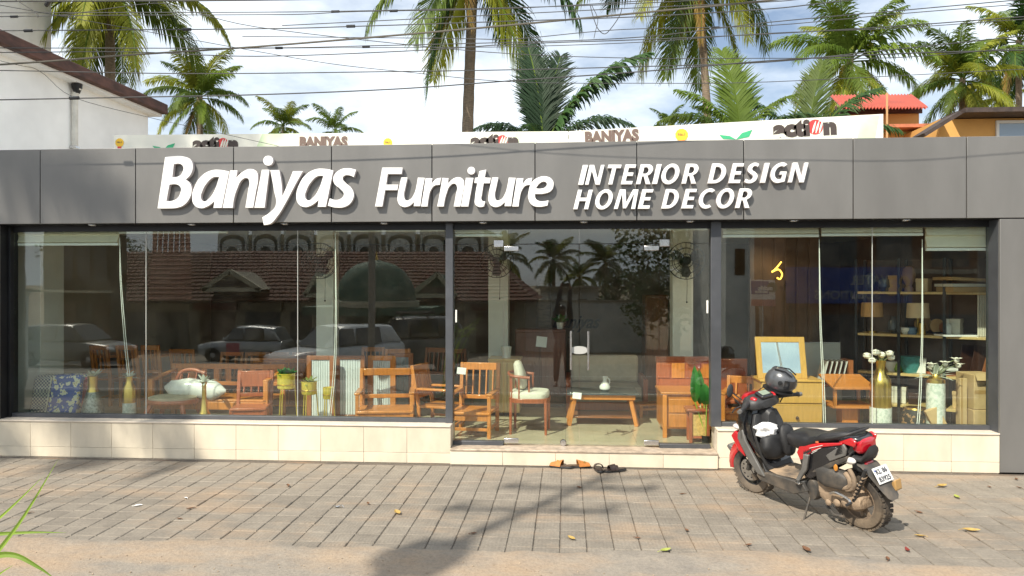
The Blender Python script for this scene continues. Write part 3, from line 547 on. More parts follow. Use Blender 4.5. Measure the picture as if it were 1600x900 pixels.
# ------------------------------------------------------------------ coconut palms
def frond_mesh(a0, droop, seed, L=1.0, n=84, leaf=.29, hang=.5, fwd=.55):
    hang *= 1.3
    rnd = random.Random(seed); P = []; x = z = 0; k = 26
    for i in range(k + 1):
        P.append(Vector((x, 0, z))); t = i / k; a = R(a0 - droop * (t ** 1.35)); x += math.cos(a) * L / k; z += math.sin(a) * L / k
    side = rnd.uniform(-.12, .12); P = [Vector((p.x, side * (i / k) ** 2, p.z)) for i, p in enumerate(P)]
    mb = MB(); mb.tube(P, [.011 * (1 - .85 * i / k) + .0012 for i in range(k + 1)], 5, mi=1)
    for i in range(n):
        t = .13 + .87 * (i / (n - 1)); f = t * k; j = min(int(f), k - 1); p = P[j].lerp(P[j + 1], f - j); tg = (P[j + 1] - P[j]).normalized()
        ll = leaf * rnd.choice((1, 1, 1, .8, .6)) * (math.sin(math.pi * (.16 + .80 * t)) ** .6) * rnd.uniform(.85, 1.1)
        upv = Vector((0, 1, 0)).cross(tg) * -1
        for s_ in (-1, 1):
            if rnd.random() < .05: continue
            d = (tg * (fwd + .5 * t) + Vector((0, s_, 0)) * .85 + upv * rnd.uniform(.0, .3)).normalized(); dn = Vector((0, 0, -1))
            w_ = .0118 * (1 - .35 * t); wd = tg * w_
            q0, q1 = p, p + d * ll * .45 + dn * ll * .10 * hang; d2 = (d + dn * hang * rnd.uniform(.5, 2.3)).normalized(); q2 = q1 + d2 * ll * .35; d3 = (d2 + dn * hang * 1.0).normalized(); q3 = q2 + d3 * ll * .25
            mb.add([q0 - wd * .4, q0 + wd * .4, q1 - wd, q1 + wd, q2 - wd * .7, q2 + wd * .7, q3], [(0, 1, 3, 2), (2, 3, 5, 4), (4, 5, 6)])
    me = mb.mesh('frond', [LEAF_M, LEAF_L], smooth=False); return me
KIND = [(84, 22, .3), (66, 55, .4), (48, 80, .5), (28, 88, .6), (8, 78, .7), (-16, 62, .8), (-40, 42, .9), (-62, 24, .9)]
FM = [[frond_mesh(a, d, 10 * i + s_, hang=hg if i else .12, fwd=.95 if i == 0 else .6, n=84 if i else 110) for s_ in range(2)] for i, (a, d, hg) in enumerate(KIND)]
def frond(root, kind_, az, L, m, base=(0, 0, 0), tilt=0, wide=1):
    me = FM[kind_][random.randint(0, 1)]; o = link('frond', me, root, loc=base, rot=(tilt, 0, az)); o.scale = (L, L * wide, L)
    o.material_slots[0].link = 'OBJECT'; o.material_slots[0].material = m; return o
def palm(loc, height, L, seed, label, cat='palm', cols=(LEAF_D, LEAF_M, LEAF_M, LEAF_Y), nf=22, trunk=.19, lean=(0, 0), nuts=True, old=2, name='coconut_palm', group='coconut palms behind the shop'):
    random.seed(seed); t = thing(name, label, cat, (loc[0] - lean[0], loc[1] - lean[1], gz(loc[1])), 0, group); H = height - gz(loc[1])
    pts = [Vector((lean[0] * (k / 10) ** 1.6, lean[1] * (k / 10) ** 1.6, H * k / 10)) for k in range(11)]
    tp = crv(pts, 5); MB().tube(tp, [trunk * (1.25 - .45 * i / len(tp)) * (1 + .035 * math.sin(i * 2.1)) for i in range(len(tp))], 12).build('trunk', BARK, t)
    top = pts[-1]; az = random.random() * 6
    for i in range(nf):
        u = i / (nf - 1); kk = max(1, min(7, int(u * 7.6))); az += 2.399 + random.uniform(-.25, .25)
        m = random.choice(cols) if kk < 5 else random.choice(cols[1:]); m = LEAF_O if kk == 7 and random.random() < .2 else m
        frond(t, kk, az, L * random.uniform(.85, 1.08), m, top + Vector((0, 0, -.28 * u)), random.uniform(-.25, .25))
    for i in range(old):
        frond(t, 7, random.random() * 6.28, L * .7, LEAF_O, top - Vector((0, 0, .35)), random.uniform(-.5, .5), .45)
    if nuts:
        for k in range(7):
            a = random.random() * 6.28; r_ = random.uniform(.25, .42); MB().ball((0, 0, 0), (.13, .13, .16), 10, 7).build('coconut', mat('coconut_husk', (.42, .36, .05), .5, var=.3, scale=4, rnd=.2), t, loc=top + Vector((r_ * math.cos(a), r_ * math.sin(a), -.45 - random.uniform(0, .35))))
    return t
def palm_at(px, py, D, L, seed, label, **k):
    p_ = at(px, py, D + CAM.y); return palm((p_.x, p_.y), p_.z, L, seed, label, **k)
YG = (LEAF_M, LEAF_Y, LEAF_Y, LEAF_M); DG = (LEAF_D, LEAF_D, LEAF_M, LEAF_Y)
palm_at(742, -88, 22, 4.5, 3, 'tall coconut palm with a thick grey trunk, standing left of the young dark palm', cols=(LEAF_D, LEAF_M, LEAF_D, LEAF_Y), trunk=.17, lean=(.35, 0), nf=20)
palm_at(1088, -70, 28, 5.0, 5, 'tall coconut palm with hanging yellow fronds behind the bright young palm', cols=(LEAF_D, LEAF_M, LEAF_M, LEAF_Y), trunk=.15, lean=(-.7, 0), nf=22, old=2)
palm_at(172, -40, 27, 5.0, 8, 'coconut palm whose yellow green fronds hang over the white house', cols=YG, nf=28, old=1)
palm_at(312, 150, 50, 4.0, 11, 'whole round coconut palm standing beside the end of the brown roof edge', cols=(LEAF_M, LEAF_M, LEAF_L, LEAF_Y), nf=24, trunk=.24)
palm_at(442, 196, 82, 4.0, 12, 'small distant palm with yellowish tips above the left banner', cols=YG, nf=18, nuts=False, old=0)
palm_at(524, 204, 84, 4.0, 13, 'small distant palm with a single drooping frond, standing in open sky', cols=(LEAF_M, LEAF_L, LEAF_M, LEAF_M), nf=14, nuts=False, old=0)
palm_at(1044, 196, 95, 3.6, 14, 'tiny distant palm peeping over the tilted banner', nf=12, nuts=False, old=0)
palm_at(1328, 92, 38, 4.0, 17, 'big full coconut palm with coconuts directly over the red roof', cols=(LEAF_L, LEAF_Y, LEAF_L, LEAF_Y), nf=24, trunk=.2)
palm_at(1504, 122, 42, 3.8, 21, 'bright coconut palm standing between the two orange houses', cols=(LEAF_L, LEAF_Y, LEAF_M, LEAF_Y), nf=22)
palm_at(1592, 62, 47, 4.0, 23, 'coconut palm at the far right edge, half hidden by another crown', cols=DG, nf=20)
palm_at(1560, 150, 60, 3.6, 26, 'lower palm crown behind the dark overhanging roof edge', cols=YG, nf=20, nuts=False)
def young(px, py, D, label, fr_):
    p_ = at(px, py, D + CAM.y); g0 = gz(p_.y); t = thing('young_palm', label, 'palm', (p_.x, p_.y, g0), 0, 'coconut palms behind the shop'); H = p_.z - g0
    MB().tube([(0, 0, 0), (.03, 0, H * .5), (0, 0, H)], [.16, .13, .10], 10).build('trunk', BARK, t)
    for az, kk, L, m, tilt, wd in fr_: frond(t, kk, R(az), L, m, (0, 0, H - .05), R(tilt), wd)
random.seed(31)
young(848, 235, 14, 'young palm with one broad dark frond standing straight up behind the banner', [(100, 0, 2.25, LEAF_K, 0, 1.1), (95, 0, 2.1, LEAF_K, 5, 1.1), (80, 0, 2.0, LEAF_K, -6, 1), (185, 3, 2.2, LEAF_K, 0, 1), (200, 2, 1.5, LEAF_K, 0, 1), (12, 1, 2.4, LEAF_K, 0, .35), (5, 1, 2.85, LEAF_D, 0, .6), (-10, 2, 1.9, LEAF_K, 0, 1), (250, 2, 1.2, LEAF_D, 0, 1), (150, 2, 1.6, LEAF_K, 0, 1), (60, 1, 1.5, LEAF_K, 0, 1)])
young(1158, 225, 16, 'young palm with bright green upright fronds, in front of the leaning trunk', [(95, 0, 2.3, LEAF_L, 0, 1.2), (170, 1, 1.9, LEAF_L, 0, 1), (185, 2, 2.0, LEAF_M, 0, 1), (10, 1, 1.7, LEAF_L, 0, 1), (-5, 2, 1.9, LEAF_D, 0, 1), (150, 1, 1.5, LEAF_L, 0, 1), (20, 3, 1.7, LEAF_D, 0, 1), (80, 1, 1.8, LEAF_L, 0, 1)])
young(1262, 245, 18, 'young dark palm peeping over the tilted banner beside the red roof', [(10, 1, 2.6, LEAF_D, 0, 1), (160, 1, 2.4, LEAF_D, 0, 1), (180, 2, 2.4, LEAF_D, 0, 1), (60, 0, 2.5, LEAF_M, 0, 1), (-20, 2, 2.2, LEAF_D, 0, 1)])
# ------------------------------------------------------------------ wires over the street
WIRE = mat('black_cable', (.05, .05, .05), .6); WIRE2 = mat('weathered_cable', (.10, .09, .07), .7)
def wire(pts, Y, r, label, m=WIRE, ext=1.5, knots=()):
    P = [at(x, y, Y) for x, y in pts]; P = [P[0] + (P[0] - P[1]).normalized() * ext * 2] + P + [P[-1] + (P[-1] - P[-2]).normalized() * ext * 2]
    o = MB().tube(crv(P, 5), r * .64, 6).build('overhead_cable', m); tag(o, label, 'cable', 'overhead cables in front of the shop')
    for x, y in knots: k = at(x, y, Y); MB().tube([k - Vector((.05, 0, 0)), k + Vector((.05, 0, 0))], r * 1.9, 6).build('clamp', BLACK, o)
wire([(0, 2), (400, 0), (800, -8)], .8, .016, 'thick black cable along the very top of the photo at the left')
wire([(0, 20), (400, 19), (560, 17), (800, 12), (1000, 5), (1250, -9)], 1.2, .009, 'topmost thin cable crossing the left palm crown', knots=((524, 18), (615, 17)))
wire([(0, 26), (140, 24), (400, 23), (480, 22), (560, 18), (800, 13), (1060, -2)], 1.6, .009, 'thin cable that joins the topmost cable near its middle', knots=((22, 26),))
wire([(0, 48), (400, 45), (560, 41), (800, 33), (1000, 26), (1200, 14), (1320, 1)], .6, .010, 'cable that crosses the drooping frond left of the thick trunk', knots=((44, 48), (292, 46), (548, 41)))
wire([(0, 101), (100, 94), (200, 86), (400, 73), (620, 55), (800, 39), (1000, 20), (1160, 5), (1260, -6)], .9, .019, 'thickest olive cable, rising steadily from the white house to the top', m=WIRE2)
wire([(0, 75), (400, 75), (600, 71), (800, 66), (1000, 58), (1200, 35), (1400, 17), (1600, -1)], 1.9, .010, 'double cable running just below the thickest one at the middle', knots=((436, 75), (572, 73)))
wire([(0, 82), (200, 81), (400, 88), (650, 79), (800, 69), (1000, 62), (1200, 53), (1400, 41), (1600, 26)], .3, .009, 'cable with a slight dip under the thickest one at the left')
wire([(0, 110), (300, 115), (600, 112), (800, 109), (1000, 104), (1200, 97), (1400, 77), (1600, 56)], -.35, .0085, 'cable passing across the brown roof edge hopper')
wire([(0, 156), (200, 152), (400, 148), (620, 139), (800, 126), (1000, 112), (1200, 95), (1400, 84), (1600, 78)], -.5, .010, 'lowest cable, crossing the white wall and the big dark frond', knots=((116, 153),))
wire([(200, 44), (300, 62), (400, 80), (520, 100), (640, 113), (800, 128), (1000, 130), (1200, 128), (1600, 108)], .2, .006, 'very thin cable slanting down from the upper left to the tilted banner')
wire([(25, 0), (70, 25), (240, 5), (300, 18), (400, 42), (620, 68), (800, 84), (1000, 91), (1200, 91), (1400, 90), (1600, 74)], -.7, .006, 'very thin cable slanting down past the hanging fronds')
wire([(700, 60), (800, 61), (920, 50), (1000, 45), (1200, 40), (1400, 22), (1600, 6)], 2.4, .009, 'upper right cable through the full crown over the red roof', knots=((1118, 43),))
wire([(800, 22), (900, 17), (1000, 12), (1200, 3), (1290, -5)], 1.4, .009, 'short cable at the top above the hanging yellow fronds')
wire([(640, 74), (800, 73), (1000, 66), (1200, 52), (1400, 44), (1600, 30)], 2.0, .008, 'thin cable below the upper right cable')
wire([(0, 95), (60, 110), (115, 152), (240, 185), (330, 205)], .9, .005, 'faint thin cable slanting down the white wall')
lp = MB().tube(crv([at(x, y, .7) for x, y in ((922, 8), (928, 30), (935, 46), (945, 53), (955, 44), (968, 25), (972, 12))], 6), .005, 5).tube(crv([at(x, y, .7) for x, y in ((925, 9), (934, 30), (930, 50), (928, 60))], 5), .004, 5)
tag(lp.build('slack_cable', WIRE), 'slack loop of thin cable hanging from the wires above the dark frond', 'cable', 'overhead cables in front of the shop')
# ------------------------------------------------------------------ furniture in the showroom
FZ = ZFL
def X(px, Y): return at(px, 600, Y).x
def S(px0, px1, py0, py1, Y):
    a, b_ = at(px0, py1, Y), at(px1, py0, Y); return a.x, b_.x, a.z - FZ, b_.z - FZ
def armchair(label, cx, Y, w_, dp, H, seat, rz, m, slats=5, arms=True, name='wooden_armchair', cat='armchair', group=None, rail=.09, base_rail=True, sm=None, backless_low=None):
    t = thing(name, label, cat, (cx, Y, FZ), rz, group); a = w_ / 2; lg = .042
    for sx in (-1, 1):
        MB().bar((sx * (a - lg / 2), -dp / 2 + lg / 2, 0), (sx * (a - lg / 2), -dp / 2 + lg / 2, (seat + .2) if arms else seat), lg, lg).build('leg', m, t, bevel=.005)
        MB().bar((sx * (a - lg / 2), dp / 2 - .02, 0), (sx * (a - lg / 2), dp / 2 - .02, seat), lg, lg).bar((sx * (a - lg / 2), dp / 2 - .02, seat), (sx * (a - lg / 2), dp / 2 + .07, H), lg, lg).build('leg', m, t, bevel=.005)
        if arms: MB().box((sx * (a - .02), -.0, seat + .215), (.07, dp * .98, .028)).build('armrest', m, t, bevel=.008)
        if base_rail: MB().bb(sx * (a - lg / 2) - .012, sx * (a - lg / 2) + .012, -dp / 2 + lg, dp / 2 - lg, .09, .12).build('stretcher', m, t, bevel=.003)
    MB().bb(-a + .01, a - .01, -dp / 2 - .01, dp / 2 - .03, seat - .018, seat + .014).build('seat', sm or m, t, bevel=.008)
    MB().bb(-a + lg, a - lg, -dp / 2 + .01, -dp / 2 + .035, seat - .09, seat - .019).build('apron', m, t, bevel=.004)
    yb = lambda z: dp / 2 - .02 + .09 * (z - seat) / (H - seat)
    MB().bar((-a + lg, yb(H - rail / 2), H - rail / 2), (a - lg, yb(H - rail / 2), H - rail / 2), .026, rail).build('top_rail', m, t, bevel=.006)
    zl = seat + .12; MB().bar((-a + lg, yb(zl), zl), (a - lg, yb(zl), zl), .024, .05).build('lower_rail', m, t, bevel=.005)
    for i in range(slats):
        x = -a + lg + (w_ - 2 * lg) * (i + .5) / slats; MB().bar((x, yb(zl + .025), zl + .025), (x, yb(H - rail), H - rail), .016 if slats > 2 else .02, (w_ - 2 * lg) / slats * .55, up=(0, 1, 0)).build('slat', m, t, bevel=.003)
    if base_rail: MB().bb(-a + lg, a - lg, -dp / 2 + .03, -dp / 2 + .055, .08, .115).build('stretcher', m, t, bevel=.003)
    return t
def tagp(t, x, y, z, rz=0):
    return tag(MB().bb(-.055, .055, -.001, .001, -.08, 0).build('price_tag', PAPER, None, loc=(x, y, z), rot=(R(-6), R(6), rz)), '', 'price tag', 'white price tags')
# --- left bay
def checker(name, c1, c2, s_):
    m = bpy.data.materials.new(name); m.use_nodes = True; n = m.node_tree.nodes; L = m.node_tree.links; k = n.new('ShaderNodeTexChecker'); k.inputs['Scale'].default_value = s_; k.inputs[1].default_value = (*c1, 1); k.inputs[2].default_value = (*c2, 1)
    tcx = n.new('ShaderNodeTexCoord'); mp_ = n.new('ShaderNodeMapping'); mp_.inputs['Location'].default_value = (.003, .003, .003); L.new(tcx.outputs['Object'], mp_.inputs[0]); L.new(mp_.outputs[0], k.inputs[0]); L.new(k.outputs[0], n['Principled BSDF'].inputs['Base Color']); n['Principled BSDF'].inputs['Roughness'].default_value = .9; return m
def floral(name, bgc, pc, cc, s_):
    m = bpy.data.materials.new(name); m.use_nodes = True; n = m.node_tree.nodes; L = m.node_tree.links; v = n.new('ShaderNodeTexVoronoi'); v.inputs['Scale'].default_value = s_; nz_ = n.new('ShaderNodeTexNoise'); nz_.inputs['Scale'].default_value = s_ * 2
    tcx = n.new('ShaderNodeTexCoord'); ma = n.new('ShaderNodeMixRGB'); ma.blend_type = 'ADD'; ma.inputs[0].default_value = .09; L.new(tcx.outputs['Object'], ma.inputs[1]); L.new(tcx.outputs['Object'], nz_.inputs[0]); L.new(nz_.outputs['Color'], ma.inputs[2]); L.new(ma.outputs[0], v.inputs[0])
    r_ = n.new('ShaderNodeValToRGB'); e = r_.color_ramp.elements; r_.color_ramp.interpolation = 'CONSTANT'; e[0].color = (*cc, 1); e[1].position = .16; e[1].color = (*pc, 1); q = e.new(.42); q.color = (*bgc, 1)
    L.new(v.outputs['Distance'], r_.inputs[0]); L.new(r_.outputs[0], n['Principled BSDF'].inputs['Base Color']); n['Principled BSDF'].inputs['Roughness'].default_value = .9; return m
x0, x1, z0, z1 = S(36, 113, 588, 656, .72); xm = x0 + (x1 - x0) * .42
t = thing('folded_mattress', 'folded mattress with blue checks and a blue and cream floral side, standing in the window', 'mattress', (x0, .72, FZ)); w_ = x1 - x0; sh = .05
M_ = Matrix(((1, 0, .10, 0), (0, 1, .12, 0), (0, 0, 1, 0), (0, 0, 0, 1)))
MB().bb(0, w_ * .42, .03, .25, 0, z1 - .01, M=M_).build('checked_side', checker('blue_check', (.03, .05, .13), (.62, .62, .55), 46), t, bevel=.03, seg=3)
MB().bb(w_ * .40, w_, 0, .25, 0, z1, M=M_).build('floral_side', floral('blue_floral', (.05, .12, .42), (.80, .76, .58), (.60, .42, .08), 13), t, bevel=.03, seg=3)
MB().tube([(w_ * .40 + z * .1, -.004 + z * .12, z) for z in (.02, z1 * .5, z1 - .02)], .008, 6).build('piping', FAB_W, t)
x0, x1, z0, z1 = S(114, 133, 590, 656, .98)
t = thing('rolled_mattress', 'dark red floral mattress roll with a pink end, behind the blue checked mattress', 'mattress', ((x0 + x1) / 2, .98, FZ)); MB().tube([(0, 0, 0), (.03, 0, z1 * .5), (.07, 0, z1)], .16, 16).build('roll', floral('red_floral', (.20, .02, .03), (.55, .2, .2), (.5, .4, .1), 9), t, bevel=.02); MB().ball((.07, 0, z1 + .0), (.14, .14, .05), 14, 7).build('end_fold', mat('pink_cloth', (.75, .16, .22), .9), t)
def petals(t, pts, m, r_, n=6, cup=.6):
    for px_, py_, pz_ in pts:
        b = MB()
        for i in range(n):
            a = 6.283 * i / n + random.random(); d = Vector((math.cos(a), math.sin(a), cup)).normalized(); s_ = Vector((-math.sin(a), math.cos(a), 0)) * r_ * .33; p_ = Vector((px_, py_, pz_))
            b.add([p_, p_ + d * r_ * .55 + s_, p_ + d * r_ * .55 - s_, p_ + d * r_ + Vector((0, 0, -.1 * r_))], [(0, 1, 3, 2)])
        b.build('blossom', m, t, smooth=False)
def leaves(t, c, n, ln, wd, m, el0=20, el1=75, name='leaf'):
    for i in range(n):
        a = 6.283 * i / n + random.uniform(-.3, .3); e = R(random.uniform(el0, el1)); L_ = ln * random.uniform(.75, 1.1); b = MB(); pts = []
        d = Vector((math.cos(a) * math.cos(e), math.sin(a) * math.cos(e), math.sin(e))); s_ = Vector((-math.sin(a), math.cos(a), 0)); vs = []
        for k in range(6):
            u = k / 5; p_ = Vector(c) + d * L_ * u + Vector((0, 0, -.35 * L_ * u * u)); q = wd * math.sin(math.pi * (.12 + .86 * u)); up_ = d.cross(s_) * -.25 * q; vs += [p_ - s_ * q + up_, p_, p_ + s_ * q + up_]
        b.add(vs, [(3 * k + j, 3 * k + j + 1, 3 * k + j + 4, 3 * k + j + 3) for k in range(5) for j in (0, 1)]).build(name, m, t)
FLW = mat('cream_blossom', (.80, .74, .64), .8, var=.08, scale=20); STEM = mat('dry_stem', (.22, .24, .10), .8); SILV = leafmat('silver_leaf', (.42, .45, .38), (.6, .62, .52), .2)
HAM = mat('hammered_silver', (.32, .33, .30), .38, .7, var=.45, scale=38, bump=.8, bscale=45)
MOS = mat('white_mosaic', (.72, .72, .66), .4, col2=(.50, .55, .48), scale=26, lo=.45, hi=.6)
def vase(label, px, py1, Y, prof_gold, prof_body, mbody, gold_first=False):
    c = at(px, 600, Y); t = thing('decorative_vase', label, 'vase', (c.x, Y, FZ), 0, 'vases along the window'); k = (Y + 8.02) / F; zb = at(px, py1, Y).z - FZ
    # profiles: (radius px, y px)
    f = lambda P: [(max(.004, r_ * k), at(px, y, Y).z - FZ) for r_, y in P]
    body = f(prof_body); body = [(body[0][0], 0)] + body if body[0][1] > .02 else body
    MB().lathe(body, 24).build('body', mbody, t); MB().lathe(f(prof_gold), 24).build('neck', GOLD, t); return t, at(px, prof_gold[-1][1], Y).z - FZ
random.seed(5)
t, zt = vase('conical hammered silver vase with a gold neck and star shaped leaves, beside the floral mattress', 145, 656, .70, [(9.5, 612), (7, 604), (7.5, 596), (8, 588), (6.5, 587)], [(19, 656), (17, 640), (12, 622), (9.5, 612)], HAM); leaves(t, (0, 0, zt - .02), 9, .17, .035, SILV, 25, 75)
t, zt = vase('white and gold bottle vase with spiky leaves under the hanging cord', 202, 656, .70, [(10, 629), (10, 606), (6.5, 599), (5, 594), (5.5, 588)], [(10, 656), (10, 629)], MOS); leaves(t, (0, 0, zt - .02), 11, .16, .018, SILV, 5, 60)
t, zt = vase('slim trumpet shaped gold vase with spiky white leaves, beside the oval stool', 319, 657, .66, [(11, 650), (6, 640), (3.6, 622), (3.2, 605), (4.6, 597)], [(16, 660), (15, 651), (11, 650)], GOLD); leaves(t, (0, 0, zt - .01), 13, .20, .018, SILV, 10, 70)
# oval stool chair
x0, x1, z0, z1 = S(232, 308, 622, 656, .85); c = (x0 + x1) / 2; hw = (x1 - x0) / 2
t = thing('oval_chair', 'low chair with an oval cream seat and curved wooden legs, in the window', 'chair', (c, .85, FZ)); zs = z1
def oval(rx, ry, z, n=24): return [(rx * math.cos(6.283 * i / n), ry * math.sin(6.283 * i / n), z) for i in range(n)]
MB().loft([oval(hw, .24, zs - .06), oval(hw * 1.02, .25, zs - .035), oval(hw, .24, zs - .01)]).build('seat_frame', W_RD, t); MB().loft([oval(hw * .93, .22, zs - .012), oval(hw * .94, .225, zs + .012), oval(hw * .8, .19, zs + .028)]).build('cushion', FAB_B, t)
for sx, sy in ((-1, -1), (1, -1), (-1, 1), (1, 1)): MB().tube(bez((sx * hw * .6, sy * .14, zs - .05), (sx * hw * .8, sy * .2, zs * .5), (sx * hw * .95, sy * .24, 0), 6), [.03] * 4 + [.025] * 3, 8).build('leg', W_RD, t)
MB().tube(crv([(-hw * .35, .22, zs), (-hw * .2, .27, zs + .26), (hw * .3, .28, zs + .32), (hw * .95, .24, zs + .28)], 5), .022, 8).build('back_rail', W_RD, t)
for i in range(4): MB().tube([(-hw * .2 + hw * .34 * i, .2, zs - .02), (-hw * .1 + hw * .33 * i, .272, zs + .26 + .02 * i)], .011, 6).build('spindle', W_RD, t)
# settee with wrapped pillow
x0, x1, z0, z1 = S(258, 432, 572, 640, 1.35); W2 = x1 - x0
t = thing('wooden_settee', 'long wooden settee frame with a slatted back behind the window vases', 'settee', (x0, 1.35, FZ)); zs = at(340, 622, 1.1).z - FZ
MB().bb(0, W2, .22, .26, z1 - .07, z1).build('top_rail', W_OR, t, bevel=.008); MB().bb(0, W2, .2, .24, zs + .1, zs + .15).build('lower_rail', W_OR, t, bevel=.006)
for i in range(9): x = W2 * (i + .5) / 9; MB().bb(x - .035, x + .035, .222, .24, zs + .15, z1 - .07).build('slat', W_OR, t, bevel=.003)
MB().bb(-.02, W2 + .02, -.36, .2, zs - .03, zs).build('seat', W_OR, t, bevel=.008); MB().bb(0, W2, -.36, -.33, zs - .13, zs - .031).build('apron', W_OR, t, bevel=.006)
for x in (0, W2):
    MB().bar((x, -.33, 0), (x, -.33, zs + .22), .06, .06).build('leg', W_OR, t, bevel=.006); MB().bar((x, .22, 0), (x, .24, z1), .06, .06).build('leg', W_OR, t, bevel=.006); MB().bar((x, -.36, zs + .23), (x, .25, zs + .30), .07, .03).build('armrest', W_OR, t, bevel=.008)
c = at(310, 607, 1.1); b = MB(); rings = []
for i in range(11):
    u = -1 + i * .2; q = math.sqrt(max(.02, 1 - abs(u) ** 3)); rings.append([(u * .40, math.cos(a) * .09 * q * (1 + .12 * math.sin(5 * u + a)), math.sin(a) * .13 * q * (1 + .1 * math.sin(9 * u + 2 * a))) for a in [6.283 * j / 14 for j in range(14)]])
tag(b.loft(rings).build('wrapped_pillow', mat('plastic_wrap', (.74, .73, .70), .18, var=.12, scale=9, spec=.8), loc=(c.x, 1.02, FZ + zs + .12), rot=(R(-8), R(3), 0)), 'white pillow in clear plastic wrap lying on the settee', 'pillow')
# gold planters
for px, hw_, yt, yb, lab, lf in ((447, 14, 583, 607, 'tallest gold pot on a tripod stand, with a dark green rosette plant', 1), (483, 12, 596, 616, 'middle gold pot on a tripod stand, with a yellowish plant', 2), (513, 8.5, 605, 623, 'smallest gold pot on a tripod stand, empty', 0)):
    Y = .62; k = (Y + 8.02) / F; c = at(px, 600, Y); z1 = at(px, yt, Y).z - FZ; z0 = at(px, yb, Y).z - FZ; r_ = hw_ * k
    t = thing('gold_planter', lab, 'plant pot', (c.x, Y, FZ), 0, 'gold pots on tripod stands'); MB().lathe([(r_ * .9, z0), (r_ * .98, z0 + .01), (r_, z1 - .012), (r_ * 1.03, z1 - .01), (r_ * 1.03, z1), (r_ * .93, z1), (r_ * .9, z1 - .03), (.004, z1 - .035)], 24).build('pot', GOLDP, t)
    ring = [(r_ * 1.0 * math.cos(6.283 * i / 20), r_ * 1.0 * math.sin(6.283 * i / 20), z0 + .05) for i in range(21)]; MB().tube(ring, .006, 6).build('ring', GOLD, t)
    for i in range(3): a = 2.09 * i + .5; MB().tube([(r_ * .95 * math.cos(a), r_ * .95 * math.sin(a), z0 + .06), (r_ * 1.35 * math.cos(a), r_ * 1.35 * math.sin(a), 0)], .0065, 6).build('leg', GOLDP, t)
    if lf == 1:
        for kx in (-.05, .05, 0): leaves(t, (kx, 0, z1 - .02), 8, .15, .030, PLANTG, 15, 70)
    if lf == 2: leaves(t, (0, 0, z1 - .02), 11, .16, .02, leafmat('olive_leaf', (.16, .2, .05), (.28, .3, .09), .2), 10, 65)
# small red chair and others in the left bay
def ch(label, p0, p1, pt, ps, Y, m, rz=0, **k):
    x0, x1, z0, z1 = S(p0, p1, pt, ps, Y); return armchair(label, (x0 + x1) / 2, Y, x1 - x0, k.pop('dp', .46), z1, z0, rz, m, **k)
ch('small reddish brown wooden chair seen from the front, right of the slim gold vase', 366, 420, 583, 635, .85, W_RD, R(12), slats=4, arms=False, rail=.2, dp=.40)
ch('orange wooden armchair frame in front of the white corrugated panels', 560, 646, 580, 638, .95, W_OR, R(10), slats=0, dp=.5, base_rail=False)
ch('orange slatted armchair half hidden behind the doorway mullion', 662, 716, 570, 632, 1.25, W_OR, R(75), slats=5)
for i, (p0, p1) in enumerate(((331, 368), (373, 408), (409, 444), (453, 490))): ch(['first dining chair back behind the settee, from the pillow', 'second dining chair back behind the settee', 'dining chair back behind the tallest gold pot', 'dining chair back behind the middle gold pot'][i], p0, p1, 553, 605, 3.0, W_OR if i < 2 else W_BR, R(4 * i), slats=2, arms=False, rail=.06, name='dining_chair', cat='chair', group='dining chairs behind the settee')
PANW = mat('white_corrugated', (.62, .65, .66), .6, var=.05, scale=3)
def headboard(label, p0, p1, pt, pb, Y, fw, m, rz=0, inset=PANW):
    x0, x1, z0, z1 = S(p0, p1, pt, pb, Y); z0 = 0; W_ = x1 - x0; t = thing('panel_headboard', label, 'headboard', (x0, Y, FZ), rz, 'panelled headboards in the window')
    for a, b_ in ((0, fw), (W_ - fw, W_)): MB().bb(a, b_, 0, .045, 0, z1).build('stile', m, t, bevel=.005)
    MB().bb(fw, W_ - fw, 0, .045, z1 - fw * .9, z1).build('rail', m, t, bevel=.005); MB().bb(fw, W_ - fw, 0, .045, .06, .06 + fw).build('rail', m, t, bevel=.005)
    n = 8; q = (W_ - 2 * fw) / n
    for i in range(n): MB().bb(fw + q * i + .002, fw + q * (i + 1) - .002, .012, .03, .06 + fw, z1 - fw * .9).build('slat', inset, t, bevel=.004)
headboard('brown framed headboard with white slats behind the middle and smallest gold pots', 479, 522, 556, 660, 1.15, .06, W_BR); headboard('brown framed headboard with white slats behind the white cord', 524, 569, 556, 660, 1.3, .055, W_BR, R(3))
headboard('narrow orange framed headboard with white slats behind the armchair frame', 574, 618, 556, 660, 1.45, .07, W_OR); headboard('dark brown framed headboard with grey slats behind the armchair frame', 610, 645, 552, 660, 1.8, .06, W_BR, 0, mat('grey_corrugated', (.30, .33, .36), .6))
x0, x1, z0, z1 = S(150, 268, 552, 600, 3.2); t = thing('dining_table', 'orange wooden dining table far inside the left bay', 'table', ((x0 + x1) / 2, 3.2, FZ)); a = (x1 - x0) / 2
MB().bb(-a, a, -.4, .4, z1 - .04, z1).build('table_top', W_OR, t, bevel=.006)
for sx in (-1, 1):
    for sy in (-1, 1): MB().bar((sx * (a - .08), sy * .32, 0), (sx * (a - .08), sy * .32, z1 - .04), .07, .07).build('leg', W_OR, t, bevel=.005)
for i, (p0, p1, yy) in enumerate(((160, 188, 2.6), (200, 232, 2.55), (238, 266, 2.7))): ch(['orange dining chair at the left end of the dining table', 'orange dining chair at the middle of the dining table', 'orange dining chair at the end of the dining table nearest the settee'][i], p0, p1, 537, 590, yy, W_OR, R(180), slats=3, arms=False, rail=.07, name='dining_chair', cat='chair', group='dining chairs round the far table')
x0, x1, z0, z1 = S(66, 140, 400, 600, 5.4); t = thing('tall_wardrobe', 'tall dark brown wardrobe against the back wall of the left bay', 'wardrobe', (x0, 5.4, FZ)); W_ = x1 - x0 + 1.0
